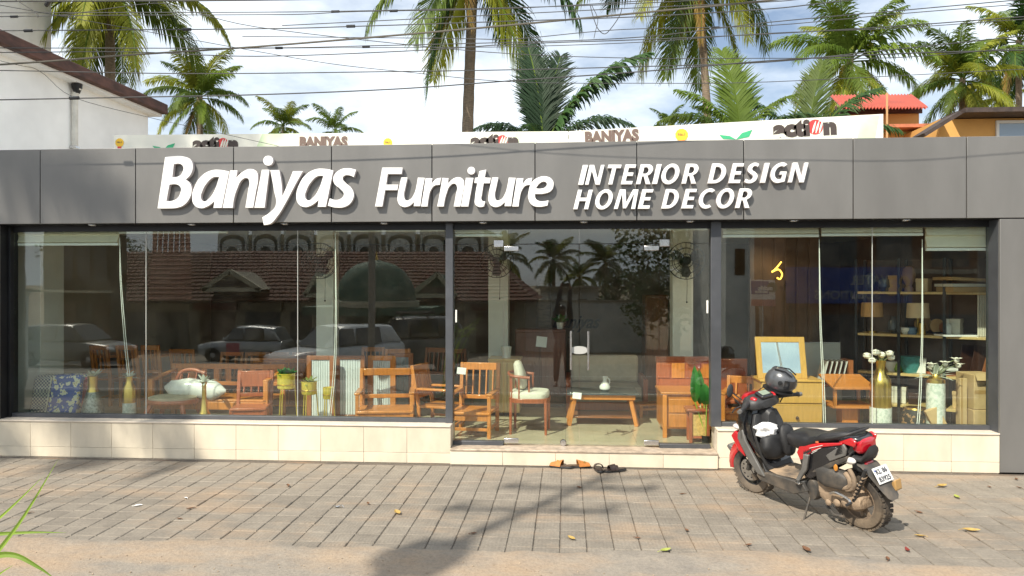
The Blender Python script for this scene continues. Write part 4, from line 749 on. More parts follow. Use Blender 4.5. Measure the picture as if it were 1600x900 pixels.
MB().bb(0, W_, 0, .6, 0, 2.1).build('body', W_BR, t, bevel=.01)
for i in range(3): d = MB().bb(W_ / 3 * i + .01, W_ / 3 * (i + 1) - .01, -.022, -.002, .08, 2.05).build('door', W_BR, t, bevel=.006); MB().box((W_ / 3 * (i + .9), -.035, 1.0), (.02, .025, .16)).build('handle', STEEL, d, bevel=.004)
# --- middle bay
ch('orange teak armchair with vertical back slats and a price tag, just inside the glass door', 709, 774, 571, 640, .78, W_OR, R(-6), slats=5, rail=.09, dp=.52)
c = at(722, 574, .95); tg_ = tagp(None, c.x, .93, c.z); tg_['label'] = 'white price tag on the teak armchair by the door'
x0, x1, z0, z1 = S(764, 812, 561, 650, 2.05); t = thing('oak_cabinet', 'pale oak cabinet with a slatted front behind the teak armchair', 'cabinet', (x0, 2.05, FZ)); W_ = x1 - x0
MB().bb(0, W_, 0, .45, .04, z1 - .03).build('body', W_PALE, t, bevel=.005); MB().bb(-.015, W_ + .015, -.02, .46, z1 - .029, z1).build('top', W_PALE, t, bevel=.005); MB().bb(.02, W_ - .02, .03, .4, 0, .039).build('kick_board', W_DK, t)
for i in range(5): MB().bb(W_ * i / 5 + .006, W_ * (i + 1) / 5 - .006, -.014, -.001, .06, z1 - .05).build('slat', W_PALE, t, bevel=.003)
zc = FZ + z1
def pot(label, px, py0, py1, Y, zb, plant=None, r_=None, name='white_pot'):
    c = at(px, (py0 + py1) / 2, Y); h = at(px, py0, Y).z - at(px, py1, Y).z; r_ = r_ or h * .5; t = thing(name, label, 'plant pot', (c.x, Y, zb)); MB().lathe([(r_ * .72, 0), (r_ * .8, .005), (r_, h), (r_ * .92, h), (r_ * .85, h * .8), (.003, h * .78)], 20).build('pot', PWHITE, t)
    if plant: leaves(t, (0, 0, h * .8), 12, plant, plant * .16, PLANTG, 30, 85)
    return t
pot('small white flower pot standing on the pale oak cabinet', 791, 544, 562, 2.2, zc, None, .075)
# tub chair with white cushion
cx = X(828, .95); t = thing('cane_chair', 'round backed wooden chair with a white seat pad, sideways to the door', 'chair', (cx, .98, FZ), R(-4)); zs = at(828, 617, .95).z - FZ; Hh = at(810, 585, .95).z - FZ; hx = .235
for sx, sy in ((-1, -1), (1, -1), (-1, 1), (1, 1)): MB().tube([(sx * hx * .9, sy * .2, 0), (sx * hx * .88, sy * .19, zs - .03)], [.015, .02], 8).build('leg', W_RD, t)
MB().loft([[(hx * 1.05 * math.copysign(abs(math.cos(a)) ** .6, math.cos(a)), .24 * math.copysign(abs(math.sin(a)) ** .6, math.sin(a)), z) for a in [6.283 * i / 24 for i in range(24)]] for z in (zs - .075, zs - .02)]).build('seat_frame', W_RD, t, bevel=.006)
MB().loft([[(hx * q * math.copysign(abs(math.cos(a)) ** .6, math.cos(a)), .23 * q * math.copysign(abs(math.sin(a)) ** .6, math.sin(a)), z) for a in [6.283 * i / 24 for i in range(24)]] for z, q in ((zs - .02, .98), (zs + .03, 1.0), (zs + .055, .94), (zs + .065, .6))]).build('cushion', FAB_W, t)
MB().tube(crv([(hx * .1, -.22, Hh - .02), (-hx * .8, -.2, Hh), (-hx * 1.1, 0, Hh + .02), (-hx * .8, .2, Hh), (hx * .1, .22, Hh - .02)], 6), .018, 8).build('back_rail', W_RD, t)
for x, y in ((hx * .05, -.2), (-hx * .45, -.215), (-hx * .85, -.17), (-hx * 1.03, 0), (-hx * .85, .17), (-hx * .45, .215), (hx * .05, .2)): MB().bar((x, y, zs - .02), (x, y * 1.04, Hh), .018, .018).build('spindle', W_RD, t, bevel=.003)
tag(MB().loft([[(.06 * q * math.cos(a), .17 * q * math.copysign(abs(math.sin(a)) ** .7, math.sin(a)), .17 * z) for a in [6.283 * i / 16 for i in range(16)]] for z, q in ((-1, .5), (-.85, .85), (0, 1.15), (.85, .8), (1, .45))]).build('white_cushion', FAB_W, loc=(cx - .12, .99, FZ + zs + .24), rot=(0, R(-14), 0)), 'off white cushion leaning against the back of the cane chair', 'cushion')
x0, x1, z0, z1 = S(805, 884, 515, 640, 2.75); t = thing('dark_cabinet', 'dark reddish cabinet with a white tag, standing in the middle of the showroom', 'cabinet', (x0, 2.75, FZ)); W_ = x1 - x0; W_CB = wood('dark_red_wood', (.17, .05, .026), .6)
MB().bb(0, W_, 0, .5, .05, z1).build('body', W_CB, t, bevel=.008); MB().bb(.03, W_ - .03, .02, .45, 0, .049).build('plinth', W_DK, t)
for i in range(2): d = MB().bb(W_ / 2 * i + .01, W_ / 2 * (i + 1) - .01, -.02, -.002, .08, z1 - .04).build('door', W_CB, t, bevel=.01); MB().bb(W_ / 2 * i + .08, W_ / 2 * (i + 1) - .08, -.027, -.021, .16, z1 - .12).build('door_panel', W_CB, d, bevel=.006)
c = at(847, 526, 2.7); tg_ = tagp(None, c.x, 2.715, c.z); tg_['label'] = 'white price tag hanging on the dark cabinet'; tg_.scale = (1.4, 1, 1.9)
pot('white pot with a leafy plant on top of the dark cabinet', 875, 506, 516, 2.95, FZ + z1, .26, .055)
# sofa, coffee table, vase
x0, x1, z0, z1 = S(892, 1001, 558, 640, 2.55); t = thing('beige_sofa', 'beige upholstered sofa with red wooden arms behind the coffee table', 'sofa', (x0, 2.55, FZ)); W_ = x1 - x0; zs = at(945, 603, 2.4).z - FZ
MB().bb(0, W_, -.25, .45, zs - .16, zs).build('seat_cushion', FAB_B, t, bevel=.03, seg=3); MB().bb(.01, W_ - .01, .22, .42, zs + .003, z1).build('back_cushion', FAB_B, t, bevel=.04, seg=3); MB().bb(0, W_, -.22, .4, zs - .30, zs - .162).build('base', FAB_B, t, bevel=.01); MB().bb(0, W_, -.27, -.225, .05, .16).build('front_rail', W_RD, t, bevel=.006)
for a in (-.07, W_ + .005): MB().bb(a, a + .065, -.32, .45, 0, zs + .12).build('arm', W_RD, t, bevel=.008)
x0, x1, z0, z1 = S(886, 996, 612, 658, 1.55); t = thing('coffee_table', 'low wooden coffee table with slanted legs and a glass top', 'table', ((x0 + x1) / 2, 1.65, FZ)); a = (x1 - x0) / 2
MB().bb(-a, a, -.3, .3, z1 - .022, z1).build('table_top', mat('dark_glass_top', (.05, .06, .06), .06, spec=1), t, bevel=.003); MB().bb(-a + .04, a - .04, -.27, .27, z1 - .085, z1 - .023).build('apron', W_OR, t, bevel=.004)
for sx in (-1, 1):
    for sy in (-1, 1): MB().bar((sx * (a - .1), sy * .22, z1 - .04), (sx * (a - .02), sy * .25, 0), .06, .05).build('leg', W_OR, t, bevel=.005)
MB().bb(-a + .08, a - .08, -.22, .22, .09, .11).build('shelf', W_BR, t, bevel=.004)
c = at(945, 612, 1.6); vz = thing('white_vase', 'round white vase with a narrow neck on the coffee table', 'vase', (c.x, 1.6, FZ + z1)); k = 9.65 / F
MB().lathe([(4 * k, 0), (8 * k, 3 * k), (8.6 * k, 7 * k), (6 * k, 12 * k), (3 * k, 15 * k), (3.2 * k, 19 * k), (4.8 * k, 22 * k), (3.6 * k, 22 * k), (2.2 * k, 17 * k)], 22).build('body', PWHITE, vz); MB().tube(bez((3.2 * k, 0, 20 * k), (9 * k, 0, 19 * k), (7 * k, 0, 11 * k), 6), 1.0 * k, 6).build('handle', PWHITE, vz)
c = at(902, 612, 1.4); tg_ = tagp(None, c.x, 1.33, c.z); tg_['label'] = 'white price tag hanging on the coffee table'
x0, x1, z0, z1 = S(1008, 1044, 461, 600, 4.3); t = thing('brown_wardrobe', 'narrow brown wardrobe standing behind the beige sofa', 'wardrobe', (x0, 4.3, FZ)); MB().bb(0, x1 - x0, 0, .5, 0, z1).build('body', W_BR, t, bevel=.01); MB().bb(.02, x1 - x0 - .02, -.02, -.002, .06, z1 - .04).build('door', W_BR, t, bevel=.008)
# bench chest
x0, x1, z0, z1 = S(1030, 1108, 561, 682, 1.05); t = thing('storage_bench', 'reddish wooden bench with a tall panelled back and drawers, beside the doorway mullion', 'bench', (x0, 1.05, FZ)); W_ = x1 - x0 + .12; zs = at(1056, 612, .7).z - FZ
MB().bb(0, W_, .28, .33, zs - .1, z1 - .06).build('back_panel', W_RD, t, bevel=.005); MB().bb(-.01, W_ + .01, .265, .345, z1 - .059, z1).build('top_rail', W_RD, t, bevel=.008)
for i in range(4): MB().bb(W_ * i / 4 + .01, W_ * (i + 1) / 4 - .01, .268, .279, zs + .08, z1 - .08).build('panel', W_OR if i % 2 else W_RD, t, bevel=.004)
MB().bb(.0, W_, -.3, .26, .1, zs - .04).build('chest', W_OR, t, bevel=.005); MB().bb(-.02, W_ + .02, -.33, .26, zs - .039, zs - .01).build('seat', W_OR, t, bevel=.008)
for i in range(2):
    d = MB().bb(.07, W_ - .03, -.322, -.302, .12 + i * (zs - .2) / 2, .11 + (i + 1) * (zs - .2) / 2).build('drawer', W_OR, t, bevel=.006); MB().ball((W_ / 2, -.335, .12 + (i + .5) * (zs - .2) / 2), .016, 10, 7).build('knob', W_DK, d)
for x in (0, W_ - .05): MB().bb(x, x + .05, -.335, -.301, 0, zs - .042).build('leg', W_OR, t, bevel=.005)
x0, x1, z0, z1 = S(1071, 1110, 637, 690, .55); t = thing('rattan_side_table', 'small dark red side table with a rattan panel, in front of the bench drawers', 'table', (x0, .55, FZ)); W_ = x1 - x0
MB().bb(0, W_, -.12, .14, z1 - .03, z1).build('table_top', W_RD, t, bevel=.008)
for x in (.03, W_ - .06):
    for y in (-.09, .09): MB().bar((x + .015, y, 0), (x + .015, y, z1 - .03), .035, .035).build('leg', W_RD, t, bevel=.004)
MB().bb(.066, W_ - .068, -.085, -.07, .08, z1 - .06).build('rattan_panel', mat('rattan', (.58, .36, .12), .7, var=.25, scale=40), t); MB().bb(.06, W_ - .06, -.09, .1, .05, .075).build('shelf', W_RD, t, bevel=.004)
# big leaf plant
c = at(1103, 690, .48); t = thing('leafy_house_plant', 'artificial plant with broad green leaves on tall stems in a slim black pot', 'plant', (c.x, .48, FZ)); zp = at(1103, 680, .48).z - FZ; MB().lathe([(.04, 0), (.05, .005), (.055, zp), (.045, zp), (.003, zp - .01)], 16).build('pot', BLACK, t)
def bigleaf(p0, p1, w_, bend, m):
    p0, p1 = Vector(p0), Vector(p1); d = p1 - p0; s_ = Vector((1, .25, 0)).normalized(); s_ = (s_ - d * (s_.dot(d) / d.length_squared)).normalized(); vs = []; n = 12
    for k in range(n + 1):
        u = k / n; p_ = p0 + d * u + Vector((0, -bend * math.sin(u * 3.1), 0)); q = w_ * (math.sin(math.pi * min(1, .04 + u ** .8 * .96)) ** .7) * (1 + .05 * (-1) ** k); up_ = Vector((0, -.3 * q, 0)); vs += [p_ - s_ * q + up_, p_ - s_ * q * .5 + up_ * .6, p_, p_ + s_ * q * .5 + up_ * .6, p_ + s_ * q + up_]
    return MB().add(vs, [(5 * k + j, 5 * k + j + 1, 5 * k + j + 6, 5 * k + j + 5) for k in range(n) for j in range(4)]).build('leaf', m, t)
for (xa, ya, xb, yb, w_, yy) in ((1086, 628, 1085, 571, .062, -.03), (1094, 631, 1092, 576, .055, .03), (1104, 632, 1099, 598, .075, -.07), (1100, 632, 1108, 606, .05, .06)):
    a, b_ = at(xa, ya, .48 + yy), at(xb, yb, .48 + yy); o = Vector((c.x, .48, FZ)); bigleaf(a - o, b_ - o, w_, .03, PLANTG); MB().tube(bez((0, 0, zp - .02), ((a - o).x * .4, yy * .5, zp + .15), a - o, 6), .0065, 6).build('stem', mat('green_stem', (.25, .42, .05), .5), t)
# --- right bay
x0, x1, z0, z1 = S(1128, 1168, 561, 640, 1.5); t = thing('wooden_settee', 'reddish settee with a plain panelled back, behind the front of the scooter', 'settee', (x0 - .1, 1.5, FZ)); W_ = x1 - x0 + .1; MB().bb(0, W_, .0, .05, .3, z1).build('back_panel', W_RD, t, bevel=.008); MB().bb(0, W_, -.5, 0, .36, .40).build('seat', W_RD, t, bevel=.008)
for x in (.02, W_ - .07): MB().bb(x, x + .05, -.48, -.43, 0, .36).build('leg', W_RD, t); MB().bb(x, x + .05, -.04, -.001, 0, .36).build('leg', W_RD, t)
ch('orange wooden chair with a carved arm, between the mullion and the dresser', 1131, 1181, 592, 640, .95, W_OR, R(-20), slats=2)
x0, x1, z0, z1 = S(1189, 1285, 594, 676, .78); t = thing('dresser', 'golden oak dresser with a tilted framed mirror and two drawers, behind the scooter', 'dresser', (x0, .78, FZ)); W_ = x1 - x0
MB().bb(0, W_, 0, .42, .0, z1 - .025).build('body', W_OAK, t, bevel=.005); MB().bb(-.015, W_ + .015, -.03, .43, z1 - .024, z1).build('top', W_OAK, t, bevel=.006)
zd = at(1240, 631, .75).z - FZ
for a, b_ in ((zd + .006, z1 - .03), (zd - .32, zd - .006), (.02, zd - .332)):
    d = MB().bb(.008, W_ - .008, -.02, -.001, a, b_).build('drawer', W_OAK, t, bevel=.005)
    if a > .02: MB().lathe([(.016, -.0), (.02, -.012), (.012, -.03), (.003, -.034)], 12, (W_ * .58, -.02, (a + b_) / 2), axis='y').build('knob', W_DK, d)
x0m, x1m = at(1184, 560, .9).x - x0, at(1262, 560, .9).x - x0; zm = at(1222, 526, .95).z - FZ; Mt = Matrix.Translation((0, .12, z1)) @ Euler((R(-15), 0, 0)).to_matrix().to_4x4(); hm = zm - z1 + .01; fw = .065
mf = MB()
for q in ((x0m, x0m + fw, 0, hm), (x1m - fw, x1m, 0, hm), (x0m + fw, x1m - fw, 0, fw), (x0m + fw, x1m - fw, hm - fw, hm)): mf.bb(q[0], q[1], 0, .035, q[2], q[3], M=Mt)
mf = mf.build('mirror_frame', W_OAK, t, bevel=.004); MB().bb(x0m + fw, x1m - fw, .012, .02, fw, hm - fw, M=Mt).build('mirror_glass', mat('mirror', (.85, .88, .88), .015, 1), mf, smooth=False)
x0, x1, z0, z1 = S(1261, 1317, 536, 600, 1.7); t = thing('grey_board', 'plain pale grey board leaning behind the dresser', 'board', (x0, 1.7, FZ), 0); Mt = Euler((R(-5), 0, 0)).to_matrix().to_4x4(); MB().bb(0, x1 - x0, 0, .03, 0, z1, M=Mt).build('sheet', mat('grey_laminate', (.42, .45, .44), .45, var=.04), t, bevel=.003); MB().bb(-.004, x1 - x0 + .004, -.003, .033, z1 - .001, z1 + .008, M=Mt).build('edge_trim', STEEL, t)
x0, x1, z0, z1 = S(1289, 1335, 563, 596, 1.25); t = thing('sample_rack', 'rack of striped laminate samples on the desk behind the slanted table', 'rack', (x0, 1.25, FZ + z0 - .02)); hs_ = z1 - z0 + .02; W_ = x1 - x0; MB().bb(0, W_, 0, .3, 0, .02).build('tray', W_DK, t)
for i in range(9): MB().box((.02 + (W_ - .12) * i / 8, .15, .02 + hs_ * .45), (.012, .24, hs_ * .86), (0, R(14), 0)).build('sample_sheet', [mat('sample_white', (.6, .6, .58), .5), W_DK][i % 2], t)
MB().bb(W_ - .06, W_ - .005, .02, .28, .021, hs_).build('sample_block', W_BR, t)
a = FZ + z0 - .02; t = thing('work_desk', 'brown desk behind the dresser that carries the sample rack', 'desk', (x0 - .25, 1.2, FZ)); MB().bb(0, W_ + .5, 0, .55, a - FZ - .035, a - FZ - .001).build('table_top', W_RD, t, bevel=.005); [MB().bb(x, x + .05, y, y + .05, 0, a - FZ - .036).build('leg', W_RD, t) for x in (.02, W_ + .43) for y in (.02, .48)]
x0, x1, z0, z1 = S(1291, 1356, 590, 668, 1.0); t = thing('slanted_stand', 'orange wooden stand with a sloping top over an open box frame', 'stand', ((x0 + x1) / 2, 1.0, FZ)); a = (x1 - x0) / 2; zf = at(1325, 632, .9).z - FZ
MB().bar((0, -.26, z1 - .10), (0, .26, z1 - .0), a * 2.05, .025, up=(0, 0, 1)).build('top', W_OR, t, bevel=.005)
for sx in (-1, 1):
    for y, zt_ in ((-.2, z1 - .11), (.2, z1 - .035)): MB().bar((sx * (a - .03), y, zf), (sx * (a - .03), y, zt_), .035, .035).build('post', W_OR, t, bevel=.003)
MB().bb(-a, a, -.225, .225, zf - .03, zf).build('lower_rail', W_OR, t, bevel=.004); MB().bb(-.09, .09, -.1, .1, .03, zf - .031).build('pedestal', W_OR, t, bevel=.006); MB().bb(-.2, .2, -.2, .2, 0, .03).build('foot', W_OR, t, bevel=.006)
random.seed(9)
t, zt = vase('tall brass bottle vase on a white speckled base, with cream roses', 1376, 674, .52, [(15, 636), (15, 600), (14, 592), (8, 584), (6, 576), (7, 566), (7.5, 563), (6.5, 563)], [(15.5, 674), (15.5, 636)], MOS)
for i, (dx, dz) in enumerate(((-.14, .05), (-.06, .09), (.02, .06), (.09, .08), (.12, .03), (-.1, .0))):
    MB().tube(bez((0, 0, zt - .05), (dx * .4, 0, zt + dz), (dx, .02 * (-1) ** i, zt + dz), 5), .004, 5).build('stem', STEM, t); MB().ball((0, 0, 0), (.042, .042, .035), 9, 6).build('blossom', FLW, t, loc=(dx, .02 * (-1) ** i, zt + dz)); petals(t, [(dx, .02 * (-1) ** i, zt + dz - .01)], FLW, .065, 7, .7)
t, zt = vase('white speckled cylinder vase with a brass shoulder, pale leaves and a white flower', 1462, 678, .48, [(13, 598), (12.5, 593), (7, 588), (5.5, 585)], [(13, 678), (13, 598)], MOS)
leaves(t, (0, 0, zt - .03), 14, .30, .022, SILV, 15, 80)
for dx, dz in ((.24, .10), (.22, .16), (-.05, .1), (.1, .12)): MB().tube(bez((0, 0, zt - .05), (dx * .5, 0, zt + dz), (dx, 0, zt + dz), 5), .004, 5).build('stem', STEM, t); petals(t, [(dx, 0, zt + dz)], FLW, .075, 8, .5); MB().ball((0, 0, 0), .032, 8, 6).build('blossom', FLW, t, loc=(dx, 0, zt + dz))
c = at(1430, 672, .95); t = thing('patterned_vase', 'dark patterned pot standing between the brass vase and the white vase', 'vase', (c.x, .95, FZ)); zt = at(1430, 637, .95).z - FZ; MB().lathe([(.10, 0), (.16, .06), (.17, zt * .6), (.13, zt), (.11, zt), (.1, zt - .03)], 20).build('body', mat('dark_triangles', (.03, .028, .025), .5, col2=(.35, .2, .1), scale=14, lo=.56, hi=.6), t); MB().lathe([(.125, zt - .02), (.135, zt - .01), (.125, zt + .005)], 20).build('rim', GOLD, t)
def carton(label, p0, p1, pt, pb, Y, dp, rz=0, ry=0, flap=True, zb=None):
    x0, x1, z0, z1 = S(p0, p1, pt, pb, Y); z0 = max(0, z0) if zb is None else zb; t = thing('cardboard_box', label, 'box', ((x0 + x1) / 2, Y, FZ + z0), rz, 'cardboard in the window corner'); t.rotation_euler = (0, ry, rz); a = (x1 - x0) / 2; h = z1 - z0
    MB().bb(-a, a, -dp / 2, dp / 2, 0, h).build('carton', CARD, t, bevel=.006); MB().bb(-a * .98, a * .98, -dp / 2 - .002, -dp / 2 - .0005, h * .45, h * .56).build('tape', mat('brown_tape', (.40, .24, .09), .3), t)
    if flap: MB().box((0, -dp / 2 - .03, h - .02), (a * 1.96, .006, .09), (R(-35), 0, 0)).build('flap', CARD, t)
    return t
zc = at(1522, 637, .6).z - FZ
carton('upper cardboard box stacked in the right corner of the window', 1507, 1548, 583, 636, .62, .36, R(2), zb=zc + .003); carton('lower cardboard box carrying another in the window corner', 1507, 1548, 637, 675, .62, .38, 0, flap=False, zb=0)
zz = S(1494, 1507, 590, 675, .55); t = thing('cardboard_sheet', 'tall narrow strip of cardboard standing beside the stacked boxes', 'cardboard', (zz[0], .47, FZ), 0, 'cardboard in the window corner'); MB().bb(0, zz[1] - zz[0] - .012, 0, .05, 0, zz[3]).build('sheet', CARD, t, bevel=.003); MB().bb(.01, .03, -.002, -.0003, 0, zz[3]).build('tape', MATS['brown_tape'], t)
carton('flattened cardboard box leaning at a slant beside the white speckled vase', 1474, 1496, 632, 675, .42, .06, 0, R(-26), False, zb=0)
# shelving
p0, p1 = at(1338, 527, 1.65), at(1552, 527, .82); YS = 1.2; ANG = math.atan2(p1.y - p0.y, p1.x - p0.x); W_ = (p1 - p0).xy.length
t = thing('metal_shelving', 'black metal shelving with wooden shelves along the right wall', 'shelf', (p0.x, p0.y, FZ), ANG); shelves = [at(1450, y, YS).z - FZ for y in (636, 586, 524, 456)]
for i in range(4):
    x = W_ * i / 3
    for y in (0, .42): MB().bar((x, y, 0), (x, y, 2.1), .032, .032).build('post', BLACK, t)
for z in shelves:
    for i in range(3): MB().bb(W_ * i / 3 + .018, W_ * (i + 1) / 3 - .018, -.015, .435, z - .03, z).build('shelf', W_PALE, t, bevel=.003)
MB().bb(0, W_, .44, .455, 0, 2.1).build('back_panel', mat('dark_back_panel', (.09, .06, .045), .7, var=.2), t)
SH0, SH1, SHW_ = p0, p1, W_
def on(sh, px):
    u = 0; d = (SH1 - SH0).normalized()
    for k in range(60):                       # walk along the shelf to the wanted place
        q = SH0 + d * (SHW_ * k / 59); v = q - CAM; u = 800 + F * v.dot(CR) / v.dot(CF)
        if u >= px: break
    q = q + Vector((-d.y, d.x, 0)) * .15; return Vector((q.x, q.y, FZ + shelves[sh]))
def item(name, label, cat, sh, px, prof, m, group='things on the shelving', y=0, parts=()):
    p_ = on(sh, px) + Vector((0, y, .001)); t = thing(name, label, cat, p_, 0, group); MB().lathe(prof, 18).build('body', m, t)
    for nm, pr_, mm in parts: MB().lathe(pr_, 18).build(nm, mm, t)
    return t
SHD = mat('tan_lamp_shade', (.50, .30, .13), .8, var=.08, scale=6); SHW = mat('pale_lamp_shade', (.62, .48, .30), .8)
for px, lab, m_ in ((1357, 'table lamp with a brown drum shade at the left end of the shelving', SHD), (1427, 'table lamp with a pale drum shade beside the round cork discs', SHW)):
    item('table_lamp', lab, 'lamp', 2, px, [(.06, 0), (.06, .02), (.015, .03), (.012, .2)], GOLD, parts=[('lamp_shade', [(.13, .2), (.12, .38), (.115, .38), (.125, .2)], m_)])
for px, r_, lab in ((1445, .10, 'large round cork disc standing on the shelf'), (1464, .085, 'round cork disc behind the small white bottle'), (1477, .07, 'smallest and darkest round disc on the shelf')):
    p_ = on(2, px) + Vector((0, .05 + (1477 - px) * .003, r_ + .022)); t = thing('cork_disc', lab, 'disc', p_, 0, 'round discs on the shelf'); MB().lathe([(.002, 0), (r_, 0), (r_, .025), (.002, .025)], 22, axis='y').build('disc', SHD if r_ > .08 else W_BR, t); MB().bb(-.03, .03, -.03, .06, -r_ - .02, -r_ + .012).build('stand', BLACK, t)
item('glass_bottle', 'small white bottle in front of the cork discs', 'bottle', 2, 1470, [(.04, 0), (.045, .1), (.04, .13), (.018, .15), (.018, .2)], PWHITE, y=-.1); item('gold_jar', 'small gold jar on the shelf under the pale lamp shade', 'jar', 2, 1428, [(.04, 0), (.045, .02), (.045, .14), (.03, .15)], GOLD, y=-.1)
item('dark_vase', 'dark rounded vase on the shelf beside the brown lamp', 'vase', 2, 1391, [(.03, 0), (.07, .05), (.06, .14), (.03, .18), (.035, .21)], mat('dark_ceramic', (.06, .07, .08), .25)); item('white_bowl', 'white bowl on the shelf next to the dark vase', 'bowl', 2, 1404, [(.03, 0), (.07, .05), (.075, .08), (.07, .08)], PWHITE, y=-.08); item('blue_jar', 'small bluish jar at the middle of the shelf', 'jar', 2, 1413, [(.05, 0), (.055, .02), (.055, .08), (.03, .09)], mat('blue_glaze', (.12, .2, .3), .3), y=-.08)
item('brown_basket', 'teal round basket on the lowest long shelf', 'basket', 1, 1418, [(.09, 0), (.12, .1), (.12, .2), (.11, .2)], mat('teal_weave', (.05, .22, .22), .8, var=.2, scale=30)); item('white_bowl', 'white flower bowl on the shelf beside the brass vase roses', 'bowl', 1, 1388, [(.04, 0), (.07, .06), (.08, .12), (.075, .12)], PWHITE); item('green_jar', 'small green jar on the shelf beside the brass vase', 'jar', 1, 1398, [(.03, 0), (.055, .03), (.05, .09), (.02, .12)], mat('green_glaze', (.25, .4, .05), .3))
item('sculpture_head', 'pale brown bust shaped ornament on the upper shelf', 'ornament', 3, 1416, [(.05, 0), (.05, .04), (.03, .07), (.06, .13), (.08, .2), (.07, .27), (.03, .31)], mat('clay', (.35, .22, .15), .6, var=.1)); item('dark_vase', 'pair-handled dark vase on the upper shelf behind the cords', 'vase', 3, 1352, [(.04, 0), (.08, .08), (.07, .2), (.03, .24)], MATS['dark_ceramic']); item('dark_vase', 'squat dark vase on the upper shelf left of the bust ornament', 'vase', 3, 1376, [(.04, 0), (.09, .06), (.08, .15), (.04, .18)], MATS['dark_ceramic'])
for i, (z, w1, m_, lab) in enumerate(((0.002, .56, CARD, 'lowest brown board of the stack on the top shelf'), (.062, .60, PWHITE, 'white board in the middle of the stack on the top shelf'), (.105, .64, CARD, 'topmost tilted brown board of the stack on the top shelf'))):
    p_ = on(3, 1508); o = MB().bb(-w1 / 2, w1 / 2, -.2, .2, 0, .055 if i == 0 else .035).build('board', m_, loc=(p_.x + .02, p_.y, p_.z + z), rot=(0, R(3) if i == 2 else 0, R(2 * i)), bevel=.003)
    if i == 2: o.location.z += .02
    tag(o, lab, 'board', 'boards stacked on the top shelf')
t = thing('fluted_panel', 'white fluted panel leaning on the shelf in the right corner', 'panel', on(2, 1535) + Vector((0, -.05, .001)), 0); [MB().bb(-.10 + .026 * i, -.078 + .026 * i, 0, .02, 0, .50).build('slat', FAB_W, t, bevel=.006) for i in range(8)]
for i, (px, ang, m_, lab) in enumerate(((1503, 6, W_DK, 'dark framed board leaning on the shelf beside the brown one'), (1520, 10, W_DK, 'dark board leaning on the middle shelf'), (1533, 15, W_BR, 'slanting brown board leaning on the middle shelf, nearest the corner'))):
    p_ = on(1, px); tag(MB().bb(-.07, .07, 0, .02, 0, .36).build('leaning_board', m_, loc=p_ + Vector((0, -.03 * i, .012)), rot=(0, R(ang), 0), bevel=.003), lab, 'board', 'boards leaning on the shelf')
for i, (px, dz) in enumerate(((1466, 0), (1467, .031), (1464, .062))):
    p_ = on(1, px); tag(MB().bb(-.13, .13, -.1, .12, 0, .029).build('book', [W_RD, W_DK, PWHITE][i], loc=p_ + Vector((0, -.04, dz + .001)), rot=(0, 0, R(5 - 4 * i)), bevel=.002), ['red book at the bottom of the stack beside the pale leaves', 'dark book in the middle of the stack on the shelf', 'white book on top of the stack on the shelf'][i], 'book', 'books stacked on the shelf')
p_ = on(2, 1500); tag(MB().bb(-.28, .3, -.14, .1, 0, .018).build('paper_stack', PAPER, loc=p_ + Vector((0, 0, .001)), rot=(0, 0, R(4))), 'flat white papers lying on the shelf under the cork discs', 'papers')
# neon, wall lettering, fans
n_ = MB().tube(crv([at(x, y, 2.0) for x, y in ((1221, 409), (1212, 420), (1206, 425), (1216, 421), (1222, 428), (1219, 436), (1214, 434))], 6), .010, 8).build('neon_squiggle', mat('neon_yellow', (1, .55, .08), .4, emit=2.4)); tag(n_, 'glowing yellow neon squiggle in front of the dark panel in the right bay', 'neon light')
x0, x1, z0, z1 = S(1172, 1280, 366, 600, 2.1); t = thing('display_wall', 'brown free standing display wall that carries the yellow neon squiggle', 'wall panel', (x0, 2.1, FZ)); MB().bb(0, x1 - x0, 0, .08, 0, 2.45).build('board', mat('brown_display', (.09, .055, .03), .7, var=.2), t, bevel=.004)
for i in range(6): MB().bb((x1 - x0) * i / 6 + .012, (x1 - x0) * (i + 1) / 6 - .012, -.016, -.001, .05, 2.4).build('slat', mat('brown_slat', (.075, .045, .028), .6, var=.2), t, bevel=.003)
B2 = at(862, 512, BKW - .02); t = thing('wall_lettering', 'black script lettering on the back wall above the dark cabinet', 'lettering', (B2.x, BKW - .02, B2.z)); text('Baniyas', 0, 0, 0, .36, BLACK, t, shear=.45, bold=.008, name='word', depth=.01, sx=.85); text('S', .3, 0, -.2, .22, BLACK, t, shear=.4, name='word', depth=.01)
B2 = at(1334, 466, 2.2); t = thing('wall_lettering', 'black script lettering hanging at the left end of the shelving', 'lettering', (B2.x - .02, 2.2, B2.z)); text('Baniyas', 0, 0, 0, .13, mat('pale_letter', (.25, .25, .25), .5), t, shear=.45, bold=.003, name='word', depth=.01, sx=.7); MB().bb(-.03, .34, .012, .02, -.06, .18).build('back_board', BLACK, t)
